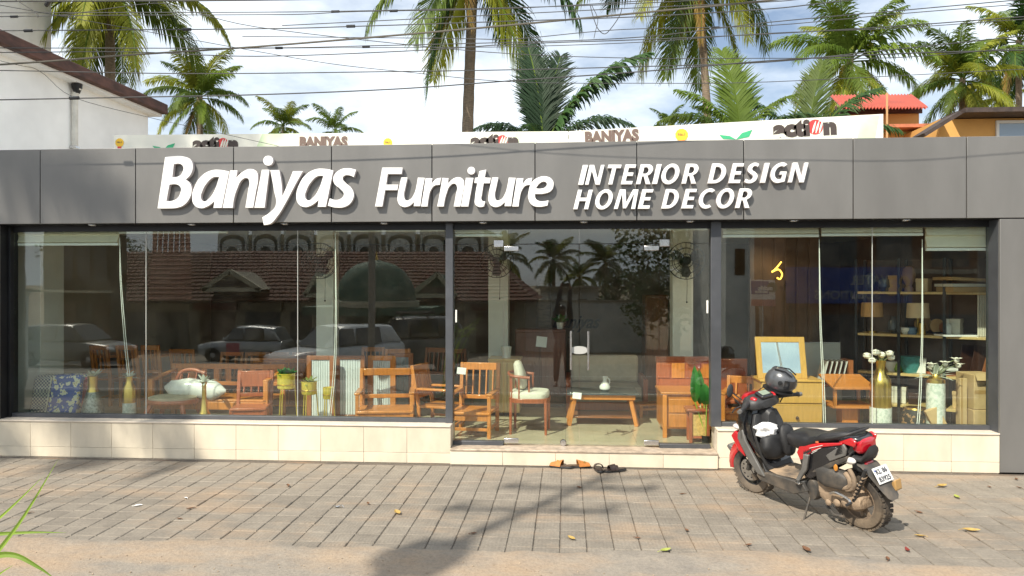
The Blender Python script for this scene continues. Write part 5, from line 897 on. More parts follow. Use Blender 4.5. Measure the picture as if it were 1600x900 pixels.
def fan(px, py, Y, label, r_=.235):
    c = at(px, py, Y); t = thing('wall_fan', label, 'fan', (c.x, Y, c.z), 0, 'black wall fans on the columns'); 
    for q, y in ((1, -.06), (1, -.13), (.72, -.05), (.4, -.045), (.68, -.155), (.35, -.17)): MB().tube([(r_ * q * math.cos(6.283 * i / 28), y, r_ * q * math.sin(6.283 * i / 28)) for i in range(29)], .0045, 5).build('guard_ring', BLACK, t)
    sp = MB()
    for i in range(20): a = 6.283 * i / 20; sp.tube([(.05 * math.cos(a), -.175, .05 * math.sin(a)), (r_ * .7 * math.cos(a), -.155, r_ * .7 * math.sin(a)), (r_ * math.cos(a), -.13, r_ * math.sin(a)), (r_ * math.cos(a), -.06, r_ * math.sin(a)), (.05 * math.cos(a), -.04, .05 * math.sin(a))], .0022, 4)
    sp.build('guard', BLACK, t); MB().lathe([(.002, -.18), (.05, -.178), (.055, -.165)], 14, axis='y').build('badge', BLACK, t); MB().lathe([(.03, -.12), (.065, -.04), (.07, .06), (.03, .1)], 14, axis='y').build('motor', BLACK, t)
    for i in range(3):
        a = 2.094 * i + .4; e = Vector((math.cos(a), 0, math.sin(a))); s_ = Vector((-math.sin(a), 0, math.cos(a))); MB().add([e * .04 - s_ * .02 + Vector((0, -.11, 0)), e * .04 + s_ * .02 + Vector((0, -.10, 0)), e * r_ * .6 + s_ * .085 + Vector((0, -.085, 0)), e * r_ * .88 + s_ * .06 + Vector((0, -.08, 0)), e * r_ * .88 - s_ * .03 + Vector((0, -.12, 0)), e * r_ * .5 - s_ * .04 + Vector((0, -.125, 0))], [(0, 1, 2, 3, 4, 5)]).build('blade', mat('fan_blade', (.05, .05, .055), .35), t)
    MB().bar((0, .05, -.02), (0, .16, -.16), .04, .05).bar((0, .12, -.12), (0, .23, -.12), .05, .05).build('bracket', BLACK, t); MB().tube([(.03, .04, -.06), (.035, .03, -.3), (.03, .03, -.52)], .003, 4).build('pull_cord', BLACK, t); MB().ball((.03, .03, -.53), .012, 8, 6).build('cord_knob', BLACK, t)
fan(503, 408, 1.68, 'black wall fan on the column behind the white cord in the left bay'); fan(777, 408, 2.38, 'black wall fan on the column behind the left glass door'); fan(1070, 408, 1.68, 'black wall fan on the column beside the right fixed pane')

# more stock deeper inside
for i, (p0, p1, pt, ps, yy, m_, rz, lab) in enumerate(((600, 640, 548, 600, 2.7, W_OR, 10, 'orange chair standing behind the dark brown headboard'), (650, 690, 546, 598, 2.9, W_BR, -15, 'brown chair deep inside, left of the doorway mullion'), (560, 596, 545, 596, 3.1, W_OR, 5, 'orange chair deep inside behind the narrow orange headboard'), (700, 735, 548, 600, 3.2, W_BR, 20, 'brown chair deep inside behind the teak armchair'), (1005, 1032, 580, 630, 2.2, W_OR, -70, 'orange chair between the sofa and the storage bench'), (280, 318, 543, 590, 3.4, W_OR, 180, 'orange chair between the dining table and the settee'))):
    ch(lab, p0, p1, pt, ps, yy, m_, R(rz), slats=4, arms=False, rail=.07, name='dining_chair', cat='chair', group='chairs deep inside the showroom')
x0, x1, z0, z1 = S(395, 480, 560, 610, 2.2); t = thing('sideboard', 'orange sideboard with panelled doors behind the small reddish chair', 'sideboard', (x0, 2.2, FZ)); W_ = x1 - x0; MB().bb(0, W_, 0, .4, .06, z1 - .03).build('body', W_OR, t, bevel=.006); MB().bb(-.02, W_ + .02, -.03, .41, z1 - .029, z1).build('top', W_OR, t, bevel=.006)
for i in range(3): d = MB().bb(W_ * i / 3 + .012, W_ * (i + 1) / 3 - .012, -.02, -.002, .09, z1 - .06).build('door', W_BR, t, bevel=.006); MB().ball((W_ * (i + .85) / 3, -.03, z1 * .6), .013, 8, 6).build('knob', GOLD, d)
for i in range(2): MB().bb(W_ * i + (.0 if i == 0 else -.06), W_ * i + (.06 if i == 0 else 0), .05, .35, 0, .059).build('foot', W_BR, t)
c = at(1190, 388, 1.55); t = thing('ceiling_lamp', 'small warm ceiling lamp glowing above the brown display wall', 'lamp', (c.x, 1.55, 2.755)); MB().lathe([(.07, 0), (.07, -.03), (.055, -.035)], 18).build('housing', STEEL, t); MB().lathe([(.002, -.036), (.052, -.036)], 18, caps=False).build('diffuser', mat('warm_diffuser', (1, .72, .38), .4, emit=6), t)
ll = bpy.data.lights.new('ceiling_lamp_light', 'SPOT'); ll.energy = 28; ll.color = (1, .78, .5); ll.spot_size = R(140); ll.spot_blend = .6; ll.shadow_soft_size = .05; lo_ = bpy.data.objects.new('ceiling_lamp_light', ll); COL.objects.link(lo_); lo_.location = (c.x, 1.55, 2.70)

random.seed(19)
for k, (sh, px, lab, wd, ht, m_) in enumerate(((0, 1360, 'folded brown fabric bundle at the left of the lowest shelf', .14, .16, SHD), (0, 1402, 'pale storage box on the lowest shelf behind the brass vase', .17, .2, FAB_W), (0, 1425, 'small dark box on the lowest shelf beside the pale box', .11, .14, W_DK), (0, 1500, 'brown carton on the lowest shelf behind the white vase', .16, .2, CARD), (1, 1352, 'dark box at the left end of the long middle shelf', .13, .2, W_DK), (1, 1436, 'white carton on the middle shelf beside the teal basket', .1, .18, PWHITE), (2, 1490, 'pale card box standing on the shelf beside the white bottle', .11, .2, FAB_W), (3, 1440, 'pale box on the upper shelf beside the bust ornament', .13, .16, SHW), (3, 1392, 'brown box on the upper shelf between the dark vases', .1, .2, SHD))):
    p_ = on(sh, px); t = thing('storage_box', lab, 'box', p_ + Vector((0, .03, .001)), ANG + R(random.uniform(-8, 8)), 'boxes on the shelving'); MB().bb(-wd / 2, wd / 2, -.08, .1, 0, ht - .03).build('box', m_, t, bevel=.004); MB().bb(-wd / 2 - .004, wd / 2 + .004, -.084, .104, ht - .045, ht).build('lid', m_, t, bevel=.004)
# ------------------------------------------------------------------ across the street (seen in the glass)
TILE = mat('clay_roof_tile', (.13, .045, .03), .8, var=.4, scale=5, bump=.3, bscale=20); PLAST = mat('drab_plaster', (.30, .27, .21), .85, var=.15, scale=.6); PARA = mat('pale_parapet', (.62, .63, .60), .8, var=.1, scale=.5); GRNW = mat('green_plaster', (.06, .13, .095), .7, var=.2, scale=.8); SHUT = mat('roller_shutter', (.07, .085, .10), .5, .2, var=.15, scale=1.5)  # PLAST is plaster of a dull tan colour, mottled by noise
def gzr(D): return gz(2 * GY - (D + CAM.y))
TILE2 = mat('weathered_tile', (.36, .17, .12), .8, var=.45, scale=7)
def tiled(mb_parent, a, b_, c, d, rows=16, name='roof', m=None):       # a-b eave, d-c ridge: overlapping tile courses
    A_, B_, C_, D_ = map(Vector, (a, b_, c, d)); mb = MB(); nn = (B_ - A_).cross(D_ - A_).normalized(); nn = nn if nn.z > 0 else -nn
    for i in range(rows):
        t0, t1 = i / rows, (i + 1.12) / rows; p = [A_.lerp(D_, t0), B_.lerp(C_, t0), B_.lerp(C_, min(1, t1)), A_.lerp(D_, min(1, t1))]; k = int((p[1] - p[0]).length / .28)
        for j in range(k):
            u0, u1 = j / k, (j + .9) / k; q = [p[0].lerp(p[1], u0) + nn * .06, p[0].lerp(p[1], u1) + nn * .09, p[3].lerp(p[2], u1) + nn * .03, p[3].lerp(p[2], u0) + nn * .0]; q.append(q[0] - nn * .06); q.append(q[1] - nn * .06)
            mb.add(q, [(0, 1, 2, 3), (4, 5, 1, 0)])
    o = mb.build(name, m or TILE, mb_parent, smooth=False); return o
D0 = 36; zg = gzr(D0) - .05
h = thing('tiled_roof_house', 'long house across the street with a clay tiled roof and shuttered front', 'building')
eL, eR = refl(150, 471, D0), refl(838, 471, D0); rL, rR = refl(190, 393, D0 + 5), refl(758, 393, D0 + 5)
under = MB(); under.add([eL, eR, rR, rL], [(0, 1, 2, 3)]); tiled(h, eL, eR, rR, rL, 15)
eR2 = Vector((eR.x, eR.y - 9, eR.z)); tiled(h, Vector(eR), eR2, Vector((rR.x, rR.y - 1, rR.z)), rR, 12)
MB().add([eL - Vector((0, 0, .06)), eR - Vector((0, 0, .06)), rR - Vector((0, 0, .06)), rL - Vector((0, 0, .06))], [(0, 1, 2, 3)]).build('roof_deck', BRNE, h)
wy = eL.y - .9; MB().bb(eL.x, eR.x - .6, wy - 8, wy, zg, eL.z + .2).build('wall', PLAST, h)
n = 9; ww = (eR.x - eL.x - 1) / n
for i in range(n):
    if i == 5: continue
    MB().bb(eL.x + ww * i + .3, eL.x + ww * (i + 1) - .25, wy, wy + .06, zg, eL.z - .55).build('shutter', [SHUT, mat('dark_shutter', (.03, .035, .04), .6), mat('brown_shutter', (.10, .06, .04), .6)][i % 3], h); MB().bb(eL.x + ww * i + .1, eL.x + ww * (i + 1) - .1, wy, wy + .25, eL.z - .45, eL.z - .1).build('shop_board', [PLAST, mat('cream_board', (.42, .38, .28), .7), mat('maroon_board', (.16, .03, .03), .7)][i % 3], h)
tiled(h, refl(232, 468, D0 - 1.2), refl(304, 468, D0 - 1.2), refl(298, 355, D0 + 2.5), refl(240, 355, D0 + 2.5), 16, m=TILE2)
def gable(pa, pb, pt, D, m1, frame):
    a, b_, c = refl(*pa, D), refl(*pb, D), refl(*pt, D); o = MB().prism([(a.x, a.z), (b_.x, b_.z), (c.x, c.z)], a.y - 2.5, a.y).build('dormer', m1, h); k = MB(); up_ = Vector((0, .05, 0))
    k.bar(a + up_, c + up_, .16, .22).bar(b_ + up_, c + up_, .16, .22).bar(a + up_, b_ + up_, .16, .2); k.build('dormer_frame', frame, o); MB().bb(a.x + (b_.x - a.x) * .22, a.x + (b_.x - a.x) * .78, a.y, a.y + .03, a.z + .15, a.z + .42).build('name_board', INK, o)
CRF = mat('cream_trim', (.50, .46, .34), .7)
gable((318, 453), (408, 453), (360, 424), D0 - .3, PLAST, CRF); gable((475, 462), (520, 462), (498, 428), D0 - .3, GRNW, CRF); gable((640, 462), (712, 462), (684, 428), D0 - .3, GRNW, CRF)
# pale hall with an arcaded parapet and green dome
D1 = 47; h = thing('pale_arcaded_hall', 'pale building with arched niches along its parapet, behind the tiled roof across the street', 'building')
a, b_ = refl(340, 405, D1), refl(760, 405, D1); zt = refl(500, 352, D1).z; z0 = refl(500, 418, D1).z
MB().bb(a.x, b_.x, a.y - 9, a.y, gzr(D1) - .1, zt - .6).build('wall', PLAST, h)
nn_ = 8; st_ = (b_.x - a.x) / nn_; hh = zt - z0
for i in range(nn_):
    x = a.x + st_ * (i + .5); w2 = st_ * .36
    arch = [(x - w2, z0)] + [(x - w2 * math.cos(R(q)) , z0 + hh * .62 + w2 * .55 * math.sin(R(q))) for q in range(0, 181, 20)] + [(x + w2, z0)]
    o = MB().prism([(x - st_ * .43, z0 - .2), (x - st_ * .43, zt - .25), (x, zt + .25), (x + st_ * .43, zt - .25), (x + st_ * .43, z0 - .2)], a.y, a.y + .25).build('niche', PARA, h)
    MB().prism(arch, a.y + .25, a.y + .31).build('niche_border', mat('dark_niche', (.06, .075, .07), .8), o); w2 *= .8; MB().prism([(x - w2, z0)] + [(x - w2 * math.cos(R(q)), z0 + hh * .55 + w2 * .55 * math.sin(R(q))) for q in range(0, 181, 20)] + [(x + w2, z0)], a.y + .31, a.y + .34).build('niche_back', PARA, o); w2 *= .55; MB().prism([(x - w2, z0)] + [(x - w2 * math.cos(R(q)), z0 + hh * .38 + w2 * .9 * math.sin(R(q))) for q in range(0, 181, 20)] + [(x + w2, z0)], a.y + .34, a.y + .36).build('niche_window', MATS['dark_niche'], o)
D2 = 33; c = refl(588, 470, D2); h = thing('green_domed_porch', 'green domed gateway between the tiled roofs across the street', 'gateway', (c.x, c.y, 0)); rr = 62 * D2 / F; z1 = c.z
MB().ball((0, 0, z1), (rr, rr, rr * 1.05), 22, 10, zmin=0).build('dome', GRNW, h); MB().tube([(0, 0, z1 + rr), (0, 0, z1 + rr + .5)], [.08, .01], 6).build('finial', GOLD, h); MB().lathe([(rr * 1.08, z1 - .25), (rr * 1.08, z1), (rr, z1 + .02)], 22).build('cornice', CRF, h); MB().bb(-rr * 1.6, rr * 1.6, -rr, rr * .98, z1 - .6, z1 - .26).build('lintel', GRNW, h)
for x in (-rr * 1.4, -rr * .7, rr * .7, rr * 1.4): MB().lathe([(.16, zg), (.13, z1 - .6)], 12, (x, rr * .6, 0)).build('column', PLAST, h)
MB().bb(-rr * 1.5, rr * 1.5, -rr, -rr + .2, zg, z1 - .6).build('back_wall', GRNW, h)
# right side buildings
h = thing('brown_shop_block', 'brown two storey shop building across the street with balconies', 'building'); D3 = 27; a, b_ = refl(1228, 450, D3), refl(1720, 450, D3); zg = gzr(D3) - .05
BW = mat('brown_render', (.16, .075, .04), .8, var=.2, scale=.8); MB().bb(a.x, b_.x, a.y - 8, a.y, zg, 6.4).build('wall', BW, h)
for i in range(6):
    x = a.x + 1.2 + i * 1.9; MB().bb(x, x + 1.2, a.y, a.y + .05, 2.6, 4.6).build('window', mat('dark_window', (.02, .025, .03), .1, spec=.8), h); MB().bb(x - .1, x + 1.3, a.y, a.y + .3, 4.65, 4.8).build('hood', PLAST, h)
    MB().bb(x - .3, x + 1.5, a.y, a.y + .06, zg, .9).build('shutter', [SHUT, MATS['dark_shutter']][i % 2], h)
MB().bb(a.x, b_.x, a.y, a.y + .9, 2.35, 2.5).build('balcony', PLAST, h); MB().bb(a.x - .3, b_.x, a.y - 8.2, a.y + .5, 6.4, 6.6).build('roof', PLAST, h)
BLU = mat('blue_sign', (.02, .06, .28), .4, var=.1, scale=2); 
def sign(label, p0, p1, D, m, lines, name='shop_sign'):
    a, b_ = refl(*p0, D), refl(*p1, D); t = thing(name, label, 'sign', (a.x, a.y, b_.z)); W_, H = b_.x - a.x, a.z - b_.z; bd = MB().bb(0, W_, -.08, 0, 0, H).build('board', m, t, bevel=.01)
    for body, u, v, s_, mm, sx in lines: text(body, W_ * (1 - u), .012, H * v, s_ * H, mm, bd, rot=(R(90), 0, R(180)), bold=.01, sx=sx)
    return t, W_, H
SW = mat('sign_white', (.75, .75, .75), .5); SGR = mat('sign_grey', (.32, .33, .36), .5)
t, W_, H = sign('long dark blue shop sign with grey capitals across the street', (1228, 418), (1425, 474), 24.5, BLU, [('SOLUTIONS', .24, .13, .34, SGR, 1.0), ('WATER', .14, .55, .34, SGR, 1.0), ('83', .01, .2, .8, mat('sign_tan', (.35, .25, .16), .6), .9)])
for x in (.2, W_ - .2): MB().bb(x - .06, x + .06, -.2, -.085, -at(0, 0, 0).z * 0 - 2.6, H).build('post', BLACK, t)
t, W_, H = sign('blue and white hanging sign board with a pale lower band across the street', (1174, 438), (1212, 478), 20, SW, [('mobile', .12, .62, .22, SW, .9)]); MB().bb(0, W_ * .75, 0, .006, H * .45, H * .95).build('print_panel', BLU, t); MB().bb(0, W_, 0, .007, 0, H * .25).build('print_panel', mat('pink_print', (.55, .22, .2), .6), t); text('service', W_ * .68, .02, H * .5, H * .17, SW, t, rot=(R(90), 0, R(180)), bold=.008); MB().lathe([(.002, .008), (H * .2, .008)], 16, (W_ * .88, 0, H * .72), axis='y', caps=False).build('emblem', GRNW, t); MB().tube([(W_ / 2, -.2, -4), (W_ / 2, -.2, H)], .06, 8).build('post', STEEL, t)
h = thing('white_corner_block', 'narrow white building across the street beside the hanging sign', 'building'); D4 = 22; a, b_ = refl(1134, 400, D4), refl(1180, 550, D4); MB().bb(a.x, b_.x, a.y - 6, a.y, gzr(D4) - .05, 5.2).build('wall', PARA, h); MB().bb(a.x - .15, b_.x + .15, a.y - 6.1, a.y + .2, 5.2, 5.4).build('roof', PLAST, h); MB().bb(a.x + .25, a.x + .55, a.y, a.y + .03, 2.2, 3.0).build('window', MATS['dark_window'], h)
wl_ = thing('compound_wall', 'low white compound wall across the street between the tiled house and the palms', 'wall'); a, b_ = refl(800, 472, 38), refl(1010, 500, 38); MB().bb(a.x, b_.x, a.y - .2, a.y, gzr(38) - .1, a.z).build('wall', PARA, wl_); MB().bb(a.x - .05, b_.x + .05, a.y - .26, a.y + .06, a.z, a.z + .1).build('coping', PLAST, wl_)
h = thing('small_white_house', 'small white house with a flat roof behind the compound wall across the street', 'building'); a, b_ = refl(845, 452, 46), refl(935, 500, 46); MB().bb(a.x, b_.x, a.y - 5, a.y, gzr(46), a.z).build('wall', PARA, h); MB().bb(a.x - .3, b_.x + .3, a.y - 5.2, a.y + .4, a.z, a.z + .18).build('roof', PLAST, h)
for x in (.25, .65): MB().bb(a.x + (b_.x - a.x) * x, a.x + (b_.x - a.x) * (x + .15), a.y, a.y + .04, a.z - 1.6, a.z - .6).build('window', MATS['dark_window'], h)
g_ = thing('gatepost', 'white gatepost with a lantern on top, reflected at the left edge of the window', 'gatepost', refl(31, 560, 17)); pg = refl(31, 456, 17); zz = gz(pg.y); g_.location = (pg.x, pg.y, zz); ht = pg.z - zz; MB().bb(-.13, .13, -.13, .13, 0, ht - .1).build('post', PARA, g_, bevel=.01)
for k in range(3): MB().bb(-.15 - .02 * k, .15 + .02 * k, -.15 - .02 * k, .15 + .02 * k, ht - .1 + .06 * k, ht - .045 + .06 * k).build('cap', CRF, g_, bevel=.006)
MB().lathe([(.05, ht + .08), (.04, ht + .16), (.1, ht + .2), (.12, ht + .42), (.06, ht + .5), (.01, ht + .53)], 12).build('lantern', mat('bronze_lantern', (.12, .09, .05), .4, .6), g_)
# vehicles parked across the street
TYRE = mat('tyre_rubber', (.018, .017, .016), .85, var=.2, scale=8); CARGL = mat('car_window', (.02, .025, .03), .04, spec=1); ALLOY = mat('alloy_wheel', (.45, .45, .46), .35, .8)
def rr_ring(x, hw_, z0, z1, n=20, p=.35):
    o = []
    for i in range(n):
        a = 6.283 * i / n; c_, s_ = math.cos(a), math.sin(a); o.append((x, hw_ * math.copysign(abs(c_) ** p, c_), (z0 + z1) / 2 + (z1 - z0) / 2 * math.copysign(abs(s_) ** p, s_)))
    return o
def car(label, px, D, rz, m, L, Wd, H, panel=None, suv=False, rack=False, name='parked_car', cat='car'):
    c = refl(px, 500, D); t = thing(name, label, cat, (c.x, c.y, gz(c.y) - .018), R(rz), 'vehicles parked across the street'); l = L / 2; w2 = Wd / 2; zb = .22; hood = H * (.60 if not suv else .64); bl = H * .62
    st = [(-l, .82, zb + .12, hood - .05), (-l + .06, .93, zb + .02, hood + .02), (-l + .5, 1, zb, bl + .01), (-l * .3, 1, zb, bl), (l * .2, 1, zb, bl), (l * .42, .99, zb, hood), (l - .35, .95, zb + .01, hood - .08), (l - .06, .85, zb + .06, hood - .2), (l, .72, zb + .14, hood - .28)]
    MB().loft([rr_ring(x, w2 * q, a, b_) for x, q, a, b_ in st]).build('body', m, t)
    rb = -l + (.12 if not suv else .05); cab = [(rb, .86, bl - .03, bl + .02), (rb + .28, .80, bl - .04, H - .06), (-l * .2, .78, bl - .04, H), (l * .1, .77, bl - .04, H - .03), (l * .42, .80, bl - .06, bl + .03)]
    MB().loft([rr_ring(x, w2 * q * .98, a, b_, 20, .45) for x, q, a, b_ in cab]).build('roof', m, t)
    for s_ in (-1, 1):
        for x0_, x1_, sl in ((-l * .55, -l * .12, .0), (-l * .08, l * .26, .16)):
            wv = MB(); y0, y1 = s_ * w2 * .885, s_ * w2 * .80; wv.add([(x0_, y0, bl + .03), (x1_ + sl * .6, y0, bl + .03), (x1_ - sl, y1, H - .10), (x0_ + .05, y1, H - .10), (x0_, y0 - s_ * .03, bl + .03), (x1_ + sl * .6, y0 - s_ * .03, bl + .03), (x1_ - sl, y1 - s_ * .03, H - .1), (x0_ + .05, y1 - s_ * .03, H - .1)], [(0, 1, 2, 3), (7, 6, 5, 4), (0, 4, 5, 1), (1, 5, 6, 2), (2, 6, 7, 3), (3, 7, 4, 0)]).build('side_window', CARGL, t)
        MB().box((l * .36, s_ * (w2 * .98), bl + .06), (.1, .14, .1)).build('wing_mirror', m, t, bevel=.02); MB().ball((l - .16, s_ * w2 * .66, hood - .24), (.16, .16, .09), 10, 7).build('headlight', mat('headlight', (.8, .8, .8), .1), t)
        for xw in (-l * .62, l * .62):
            wh = MB().lathe([(.2, -.09), (.3, -.1), (.315, -.05), (.315, .05), (.3, .1), (.2, .09)], 24, axis='y').build('wheel', TYRE, t, loc=(xw, s_ * (w2 - .1), .313)); MB().lathe([(.02, s_ * .095), (.19, s_ * .085), (.2, s_ * .06), (.2, 0)], 20, axis='y').build('rim', ALLOY, wh)
    MB().add([(l * .46, -w2 * .72, hood + .04), (l * .46, w2 * .72, hood + .04), (l * .12, w2 * .62, H - .06), (l * .12, -w2 * .62, H - .06)], [(0, 1, 2, 3)]).bb(l * .1, l * .11, -.01, .01, H - .1, H - .09).build('windscreen', CARGL, t)
    if panel: MB().bb(-l * .02, l * .3, w2 * 1.0, w2 * 1.012, zb + .12, bl - .1).build('door', panel, t, bevel=.01); MB().bb(-l * .02, l * .3, -w2 * 1.012, -w2 * 1.0, zb + .12, bl - .1).build('door', panel, t, bevel=.01)
    if rack: MB().tube([(-l * .5, -.5, H + .1), (l * .1, -.5, H + .1)], .03, 6).tube([(-l * .5, .5, H + .1), (l * .1, .5, H + .1)], .03, 6).bb(-l * .4, -l * .36, -.55, .55, H, H + .11).bb(0, .05, -.55, .55, H, H + .11).build('roof_rack', BLACK, t)
SILC = mat('silver_paint', (.40, .41, .42), .3, .5, coat=.6); WHC = mat('white_car_paint', (.72, .73, .74), .25, coat=.8); GRC = mat('grey_car_paint', (.10, .10, .095), .3, .3, coat=.6)
car('silver hatchback with a pink door, parked side on across the street', 386, 30, 180, SILC, 3.6, 1.6, 1.5, panel=mat('pink_door', (.42, .06, .10), .35, coat=.5))
car('white car parked at an angle across the street, nearest to the shop window', 525, 21, 128, WHC, 3.9, 1.7, 1.5)
car('dark grey jeep with a roof rack parked behind the white car', 628, 24, 165, GRC, 4.2, 1.75, 1.8, suv=True, rack=True)
car('black pickup coloured car parked far left across the street', 120, 25, 10, GRC, 4.0, 1.65, 1.5)
# palms and trees across the street
def palm_r(px, py, D, L, seed, label, **k):
    p_ = refl(px, py, D); palm((p_.x, p_.y), p_.z, L, seed, label, name='coconut_palm', group='palms across the street', **k)
palm_r(866, 404, 85, 3.3, 41, 'tall palm across the street, reflected in the middle of the glass door', cols=DG, nf=22); palm_r(945, 408, 78, 3.4, 42, 'second palm across the street, right of the tallest reflected one', cols=DG, nf=20); palm_r(788, 398, 60, 2.9, 43, 'palm whose crown hangs over the end of the tiled roof across the street', cols=DG, nf=22); palm_r(905, 432, 100, 3.2, 44, 'distant palm across the street between two taller ones', cols=DG, nf=18)
def leafy(px, py, D, rx, rz, seed, label, n=6500, sz=.24):
    random.seed(seed); p_ = refl(px, py, D); g0 = gz(p_.y); t = thing('broadleaf_tree', label, 'tree', (p_.x, p_.y, g0), 0, 'leafy trees across the street'); H = p_.z - g0
    tr = MB().tube([(0, 0, 0), (.1, 0, H * .4), (0, .1, H * .8)], [.28, .2, .1], 8)
    for k in range(5): a = 1.257 * k; tr.tube([(.05, 0, H * .45), (rx * .5 * math.cos(a), rx * .5 * math.sin(a), H * .8)], [.12, .03], 6)
    tr.build('trunk', BARK, t); cl = [(Vector((random.uniform(-1, 1), random.uniform(-1, 1), random.uniform(-1, 1))), random.uniform(.25, .5)) for _ in range(26)]; cl = [(v.normalized() * min(1, v.length) * .8, r_) for v, r_ in cl]
    b = MB()
    for i in range(n):
        v, r_ = random.choice(cl); d = Vector((random.gauss(0, 1), random.gauss(0, 1), random.gauss(0, 1))).normalized() * r_ * random.random() ** .3; c_ = v + d; c_ = Vector((c_.x * rx, c_.y * rx, H + c_.z * rz)); e = Euler((random.uniform(-1, 1), random.uniform(-1, 1), random.uniform(0, 6.28))).to_matrix(); s_ = sz * random.uniform(.6, 1.2)
        b.add([c_ + e @ Vector(q) * s_ for q in ((-.5, 0, 0), (0, -.28, .05), (.5, 0, 0), (0, .28, .05))], [(0, 1, 2, 3)])
    b.build('crown', LEAF_D, t, smooth=False)
leafy(1052, 400, 30, 2.2, 3.4, 51, 'dense dark tree across the street, reflected beside the right glass door'); leafy(985, 462, 40, 1.9, 1.6, 52, 'lower dark tree across the street next to the compound wall', 4000); leafy(1110, 420, 34, 2.6, 2.6, 53, 'dark tree across the street beside the narrow white building', 4500)
# shade palm and utility pole on the near side of the road
palm((-11.6, -6.4), 11.2, 4.2, 61, 'coconut palm on the near verge whose crown shades the left end of the shop', cols=DG, nf=14, group='palms across the street')
palm((-17.4, -8.8), 12.0, 4.2, 62, 'second coconut palm on the near verge, farther left along the road', cols=DG, nf=24, group='palms across the street')
px_, py_ = -4.5, -8.55; t = thing('utility_pole', 'concrete utility pole on the near verge that throws the long shadow on the pavers', 'pole', (px_, py_, gz(py_))); zb = -gz(py_)
CON = mat('pole_concrete', (.33, .31, .28), .85, var=.12); MB().tube([(0, 0, 0), (0, 0, 10.4 + zb)], [.085, .06], 10).build('post', CON, t)
for z in (9.9, 9.0): MB().bb(-.75, .75, -.035, .035, z, z + .07).build('crossarm', STEEL, t); [MB().lathe([(.03, z + .1), (.06, z + .14), (.04, z + .2), (.05, z + .24), (.01, z + .27)], 10, (x, 0, 0)).build('insulator', PWHITE, t) for x in (-.65, .65, .25)]
MB().bb(-.2, .22, -.18, .18, 7.35, 7.85).build('junction_box', SHUT, t, bevel=.02); MB().tube([(.28 * math.cos(a_),   .1, 7.5 + .3 * math.sin(a_)) for a_ in [6.283 * i / 24 for i in range(25)]], .03, 6).build('cable_coil', BLACK, t)
MB().tube(bez((0, 0, 10.0), (.3, .3, 10.4), (1.1, .2, 10.3), 8), .035, 6).build('lamp_arm', STEEL, t)

h = thing('dark_shop_row', 'dark shop row with a pale awning edge at the far left across the street', 'building'); a, b_ = refl(68, 450, 31), refl(172, 450, 31); zg = gzr(31) - .05; DKW = mat('dark_shop_wall', (.045, .042, .036), .8, var=.25, scale=.8)
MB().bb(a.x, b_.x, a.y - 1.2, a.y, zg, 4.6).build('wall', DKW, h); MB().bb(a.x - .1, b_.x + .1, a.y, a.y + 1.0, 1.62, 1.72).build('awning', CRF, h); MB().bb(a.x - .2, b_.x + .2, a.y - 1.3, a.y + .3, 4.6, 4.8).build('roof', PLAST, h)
for i in range(4): x = a.x + (b_.x - a.x) * (i + .1) / 4; MB().bb(x, x + (b_.x - a.x) * .2, a.y, a.y + .04, zg, 1.2).build('shutter', [MATS['dark_shutter'], MATS['brown_shutter']][i % 2], h); MB().bb(x, x + (b_.x - a.x) * .18, a.y, a.y + .04, 2.1, 3.6).build('window', MATS['dark_window'], h)
leafy(150, 400, 42, 2.6, 2.4, 54, 'dark leafy tree behind the shop row at the far left across the street', 3500)
# ------------------------------------------------------------------ scooter on its side stand
RED = mat('red_gloss_paint', (.52, .012, .018), .22, var=.06, scale=3, coat=.9); BLKG = mat('black_gloss_paint', (.012, .012, .014), .22, coat=.7, var=.3, scale=5); BLKM = mat('black_plastic', (.03, .03, .031), .5, var=.25, scale=7, bump=.1, bscale=120); GRYM = mat('grey_matt_panel', (.17, .165, .155), .42, .3, var=.14, scale=6)
SEATM = mat('seat_vinyl', (.022, .022, .024), .42, var=.3, scale=6, bump=.12, bscale=160); MUD = mat('dried_mud', (.33, .24, .16), .9, col2=(.12, .09, .065), scale=5, lo=.4, hi=.75, bump=.7, bscale=35); MUDT = mat('muddy_tyre', (.05, .042, .035), .9, col2=(.20, .15, .10), scale=6, lo=.4, hi=.75, bump=.6, bscale=40); MUDF = mat('muddy_floorboard', (.05, .047, .045), .7, col2=(.40, .29, .19), scale=4, lo=.32, hi=.6); CLR = mat('clear_lens', (.72, .70, .68), .1, coat=.8); TAIL = mat('tail_lens', (.42, .005, .015), .08, coat=1); AMB = mat('amber_reflector', (.55, .22, .03), .2, coat=.6); DUSTB = mat('dusty_black', (.05, .047, .043), .6, col2=(.19, .15, .11), scale=5, lo=.42, hi=.8)
rc, fc = gp(1366, 829), gp(1187, 770); d_ = fc - rc; WB = d_.xy.length; rc = rc + d_ * .04 + Vector((-.03, .02, 0))
t = thing('scooter', 'red and black motor scooter leaning on its side stand, dusty, with a rear number plate', 'scooter', rc, 0); t.rotation_euler = (R(-8), 0, math.atan2(d_.y, d_.x)); t.scale = (.955, .955, .955)
def ring(x, yw, z0, z1, p=.6, n=16, yo=0, tap=1.0):
    o = []
    for i in range(n):
        a = 6.283 * (i + .5) / n; c_, s_ = math.cos(a), math.sin(a); yy = math.copysign(abs(c_) ** p, c_); zz = math.copysign(abs(s_) ** p, s_); w_ = yw * (1 + (tap - 1) * (zz * .5 + .5)); o.append((x, yo + w_ * yy, (z0 + z1) / 2 + (z1 - z0) / 2 * zz))
    return o
def hull(name, st, m, parent=None, p=.6, bevel=0, n=16): return MB().loft([ring(s_[0], s_[1], s_[2], s_[3], p, n, s_[4] if len(s_) > 4 else 0, s_[5] if len(s_) > 5 else 1) for s_ in st]).build(name, m, parent or t, bevel=bevel, angle=48)
